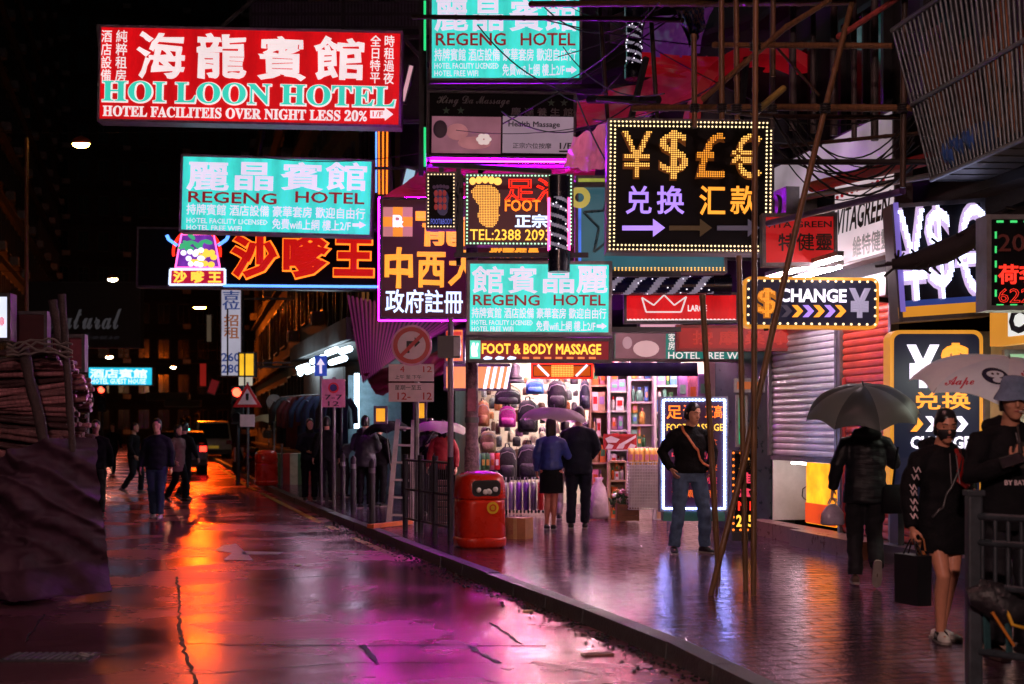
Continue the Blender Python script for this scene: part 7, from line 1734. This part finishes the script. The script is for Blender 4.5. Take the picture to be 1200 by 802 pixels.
# hoodie print: a grey brown oval head shape over two pale patches, and lettering under it
bv = BVHTree.FromPolygons([q.co for q in tm.data.vertices], [tuple(q.vertices) for q in tm.data.polygons])
def print_patch(pts, m, name, off):
    b = MB(); vs = []
    cx = sum(p[0] for p in pts) / len(pts); cz = sum(p[1] for p in pts) / len(pts); rows = 5; n = len(pts)
    for i in range(rows + 1):
        for x, z in pts:
            q = Vector((cx + (x - cx) * i / rows, -.6, cz + (z - cz) * i / rows)); h = bv.ray_cast(q, Vector((0, 1, 0))); vs.append((h[0] if h[0] is not None else q) - Vector((0, off, 0)))
    b.add(vs, [(i * n + k, i * n + (k + 1) % n, (i + 1) * n + (k + 1) % n, (i + 1) * n + k) for i in range(rows) for k in range(n)], True); return b.build(name, m, rm)
el_ = lambda cx, cz, a, c, n=20: [(cx + math.cos(2 * math.pi * i / n) * a, cz + math.sin(2 * math.pi * i / n) * c) for i in range(n)]
print_patch(el_(.02, 1.28, .075, .085), smat('print_dark_grey', (52, 48, 46), rough=.7), 'chest_emblem', .005)
print_patch(el_(.025, 1.315, .050, .020), smat('print_tan', (176, 128, 86), rough=.7), 'chest_emblem', .008); print_patch(el_(.03, 1.27, .030, .022), smat('print_tan', (0, 0, 0)), 'chest_emblem', .008); print_patch(el_(.03, 1.245, .014, .014), smat('print_tan', (0, 0, 0)), 'chest_emblem', .008)
project_text('BY BATHING', -.10, 1.095, .12, 1.125, -.5, smat('white_print', (226, 200, 206)), tm, rm, 'chest_lettering', .02, .006)
for sx in (-.03, .045): MB().tube([(sx, -.13, 1.42), (sx * 1.1, -.185, 1.30)], .004, 5).build('drawstring', smat('grey_cord', (120, 116, 120)), rm)
ph = thing('phone', 'dark phone held in the right hand of the man in the bucket hat', 'phone', wp(rm, (-.16, -.33, 1.255)), (R(20), R(70), 0)); MB().box((0, 0, 0), (.072, .009, .145)).build('body', INK, ph, bevel=.006); MB().box((0, -.0055, 0), (.064, .002, .13)).build('screen', GLASSD, ph)
UW = [sheer('pale_blue_nylon', (.72, .84, 1.0), .25), sheer('pale_lilac_nylon', (.80, .86, 1.0), .25)]
tip = P(1183, 420, 10.1)
uu, uc, uq = umbrella('pale blue printed umbrella with red script and a dark oval emblem above the smoking man', tip, (-.10, .20, -1), .66, 8, UW, wp(rm, (-.09, -.30, 1.33)), .26, 0)
bvu = BVHTree.FromPolygons([q.co for q in uc.data.vertices], [tuple(q.vertices) for q in uc.data.polygons])
def on_canopy(o, off=.006):
    for v in o.data.vertices:
        h = bvu.ray_cast(Vector((v.co.x, -1.5, v.co.z)), Vector((0, 1, 0)))
        if h[0] is not None: v.co = h[0] + Vector((0, -off, 0))
    return o
RS = smat('red_script_print', (190, 30, 70), rough=.5); kk = 10.1 / FPX
def cpx(px, py): return ((px - 1183) * kk, -(py - 420) * kk)
for b in ((1092, 443, 1118, 457), (1172, 432, 1198, 447)):
    x0, z1 = cpx(b[0], b[1]); x1, z0 = cpx(b[2], b[3]); on_canopy(put_text('𝓐𝓪𝓹𝓮', x0, z0, x1, z1, RS, -1.0, .012, 2, uc, 'printed_script', shear=.3))
def disc_on(cx, cy, a, c, m, off, nm='printed_emblem'):
    x, z = cpx(cx, cy); b = MB(); n = 28; vs = []
    for i in range(6):
        for k in range(n): t = 2 * math.pi * k / n; vs.append((x + math.cos(t) * a * kk * i / 5, -1.0, z + math.sin(t) * c * kk * i / 5))
    b.add(vs, [(i * n + k, i * n + (k + 1) % n, (i + 1) * n + (k + 1) % n, (i + 1) * n + k) for i in range(5) for k in range(n)]); return on_canopy(b.build(nm, m, uc), off)
disc_on(1145, 443, 14.5, 10, mat('navy_print', (.01, .012, .04), rough=.5), .005); disc_on(1145, 441, 9.5, 4.2, UW[0], .008); disc_on(1145, 448, 5.5, 3.0, UW[0], .008); disc_on(1142, 440.5, 1.5, 1.2, INK, .011); disc_on(1148, 440.5, 1.5, 1.2, INK, .011)

# people farther off
BJ = mat('dark_blue_jeans', (.02, .04, .10), rough=.8, vary=.4)
walk = dict(kn_l=(.08, -.16, .52), an_l=(.07, -.14, .09), kn_r=(-.08, -.02, .51), an_r=(-.07, .26, .14), toe_r=(0, -.9, -.4), el_l=(.26, .10, 1.15), wr_l=(.27, .08, .90), el_r=(-.26, -.02, 1.15), wr_r=(-.25, -.16, .94))
person('man in dark jacket and blue jeans walking towards the camera on the road', 184, 608, 0, 1.76, dict(kn_l=(.08, -.08, .5), an_l=(.08, -.10, .085), kn_r=(-.08, -.02, .5), an_r=(-.08, .08, .085)), CN, BJ, WSHOE, zg=0, coat=1.1)
person('woman in a dusty pink coat crossing the road behind the walking man', 208, 589, 60, 1.66, walk, smat('dusty_pink_coat', (120, 84, 84), rough=.8), CB, INK, zg=0, coat=1.1, hem=.7, hair='long', fem=True)
person('person in black walking off behind the woman in the pink coat', 216, 586, 150, 1.72, walk, CB, CB, INK, zg=0, coat=1.1)
person('dark figure striding across the road left of the walking man', 157, 579, 75, 1.72, walk, CB, CHAR, smat('pale_grey_shoe', (150, 150, 150)), zg=0, coat=1.12)
person('dark figure standing close beside the bamboo heap', 112, 606, 20, 1.74, None, CB, CHAR, INK, zg=0, coat=1.1)
person('tiny dark figure in the road far behind the crossing people', 132, 556, 0, 1.72, walk, CB, CB, INK, zg=0)
person('woman in dark clothes standing with folded hands in front of the clothes stall', 363, 587, 15, 1.66, dict(el_l=(.25, .02, 1.13), wr_l=(.08, -.2, 1.05), el_r=(-.25, .02, 1.13), wr_r=(-.08, -.2, 1.05)), CN, CB, INK, hair='long', fem=True, coat=1.1)
person('person in a grey padded jacket seen from behind under the pink corrugated awning', 428, 596, 170, 1.70, dict(el_l=(.25, -.02, 1.14), wr_l=(.15, -.2, 1.08), el_r=(-.25, -.02, 1.14), wr_r=(-.15, -.2, 1.08)), smat('dark_grey_padded', (46, 46, 60), rough=.6, bump=.5, bscale=10), CB, INK, hood=True, coat=1.18, hem=.78)
person('shorter dark figure beside the person in the grey padded jacket', 444, 594, 150, 1.58, None, CB, CB, INK, hood=True, coat=1.15)
person('person bending over the stall goods left of the bright side street', 404, 583, 110, 1.66, dict(pelvis=(0, .05, .93), chest=(0, -.12, 1.18), neck=(0, -.27, 1.32), head=(0, -.38, 1.43), el_l=(.22, -.35, 1.08), wr_l=(.2, -.48, .90), el_r=(-.22, -.35, 1.08), wr_r=(-.2, -.48, .90)), smat('grey_violet_coat', (70, 66, 86), rough=.7), CB, INK, coat=1.1)
person('dark figure at the stall between the clothes rail and the bending person', 383, 588, 200, 1.70, None, CB, CB, INK, coat=1.1)
ra, J, f, t_, s_ = person('person with dark hair under the pale green umbrella behind the railing', 504, 604, 10, 1.64, dict(el_r=(-.24, -.06, 1.14), wr_r=(-.1, -.24, 1.25)), CB, CHAR, INK, hair='long', fem=True)
person('person in red beside the dark haired person under the pale green umbrella', 519, 606, -15, 1.60, None, smat('red_coat', (150, 30, 40), rough=.7), CB, INK, hair='long', fem=True)
umbrella('pale green umbrella behind the dark railing', P(517, 494, 23.2), (-.05, 0, -1), .50, 8, [sheer('pale_green_nylon', (.55, .60, .36))], wp(ra, (-.1, -.28, 1.3)), .20, 5)
umbrella('small tan parasol over the far stall', P(315, 486, 38), (0, 0, -1), .50, 8, [sheer('tan_nylon', (.55, .42, .24))], None, .22, 5)
umbrella('black umbrella above the shorter dark figure at the side street', P(452, 494, 25.5), (.1, 0, -1), .45, 8, [CB], None, .22, 5)
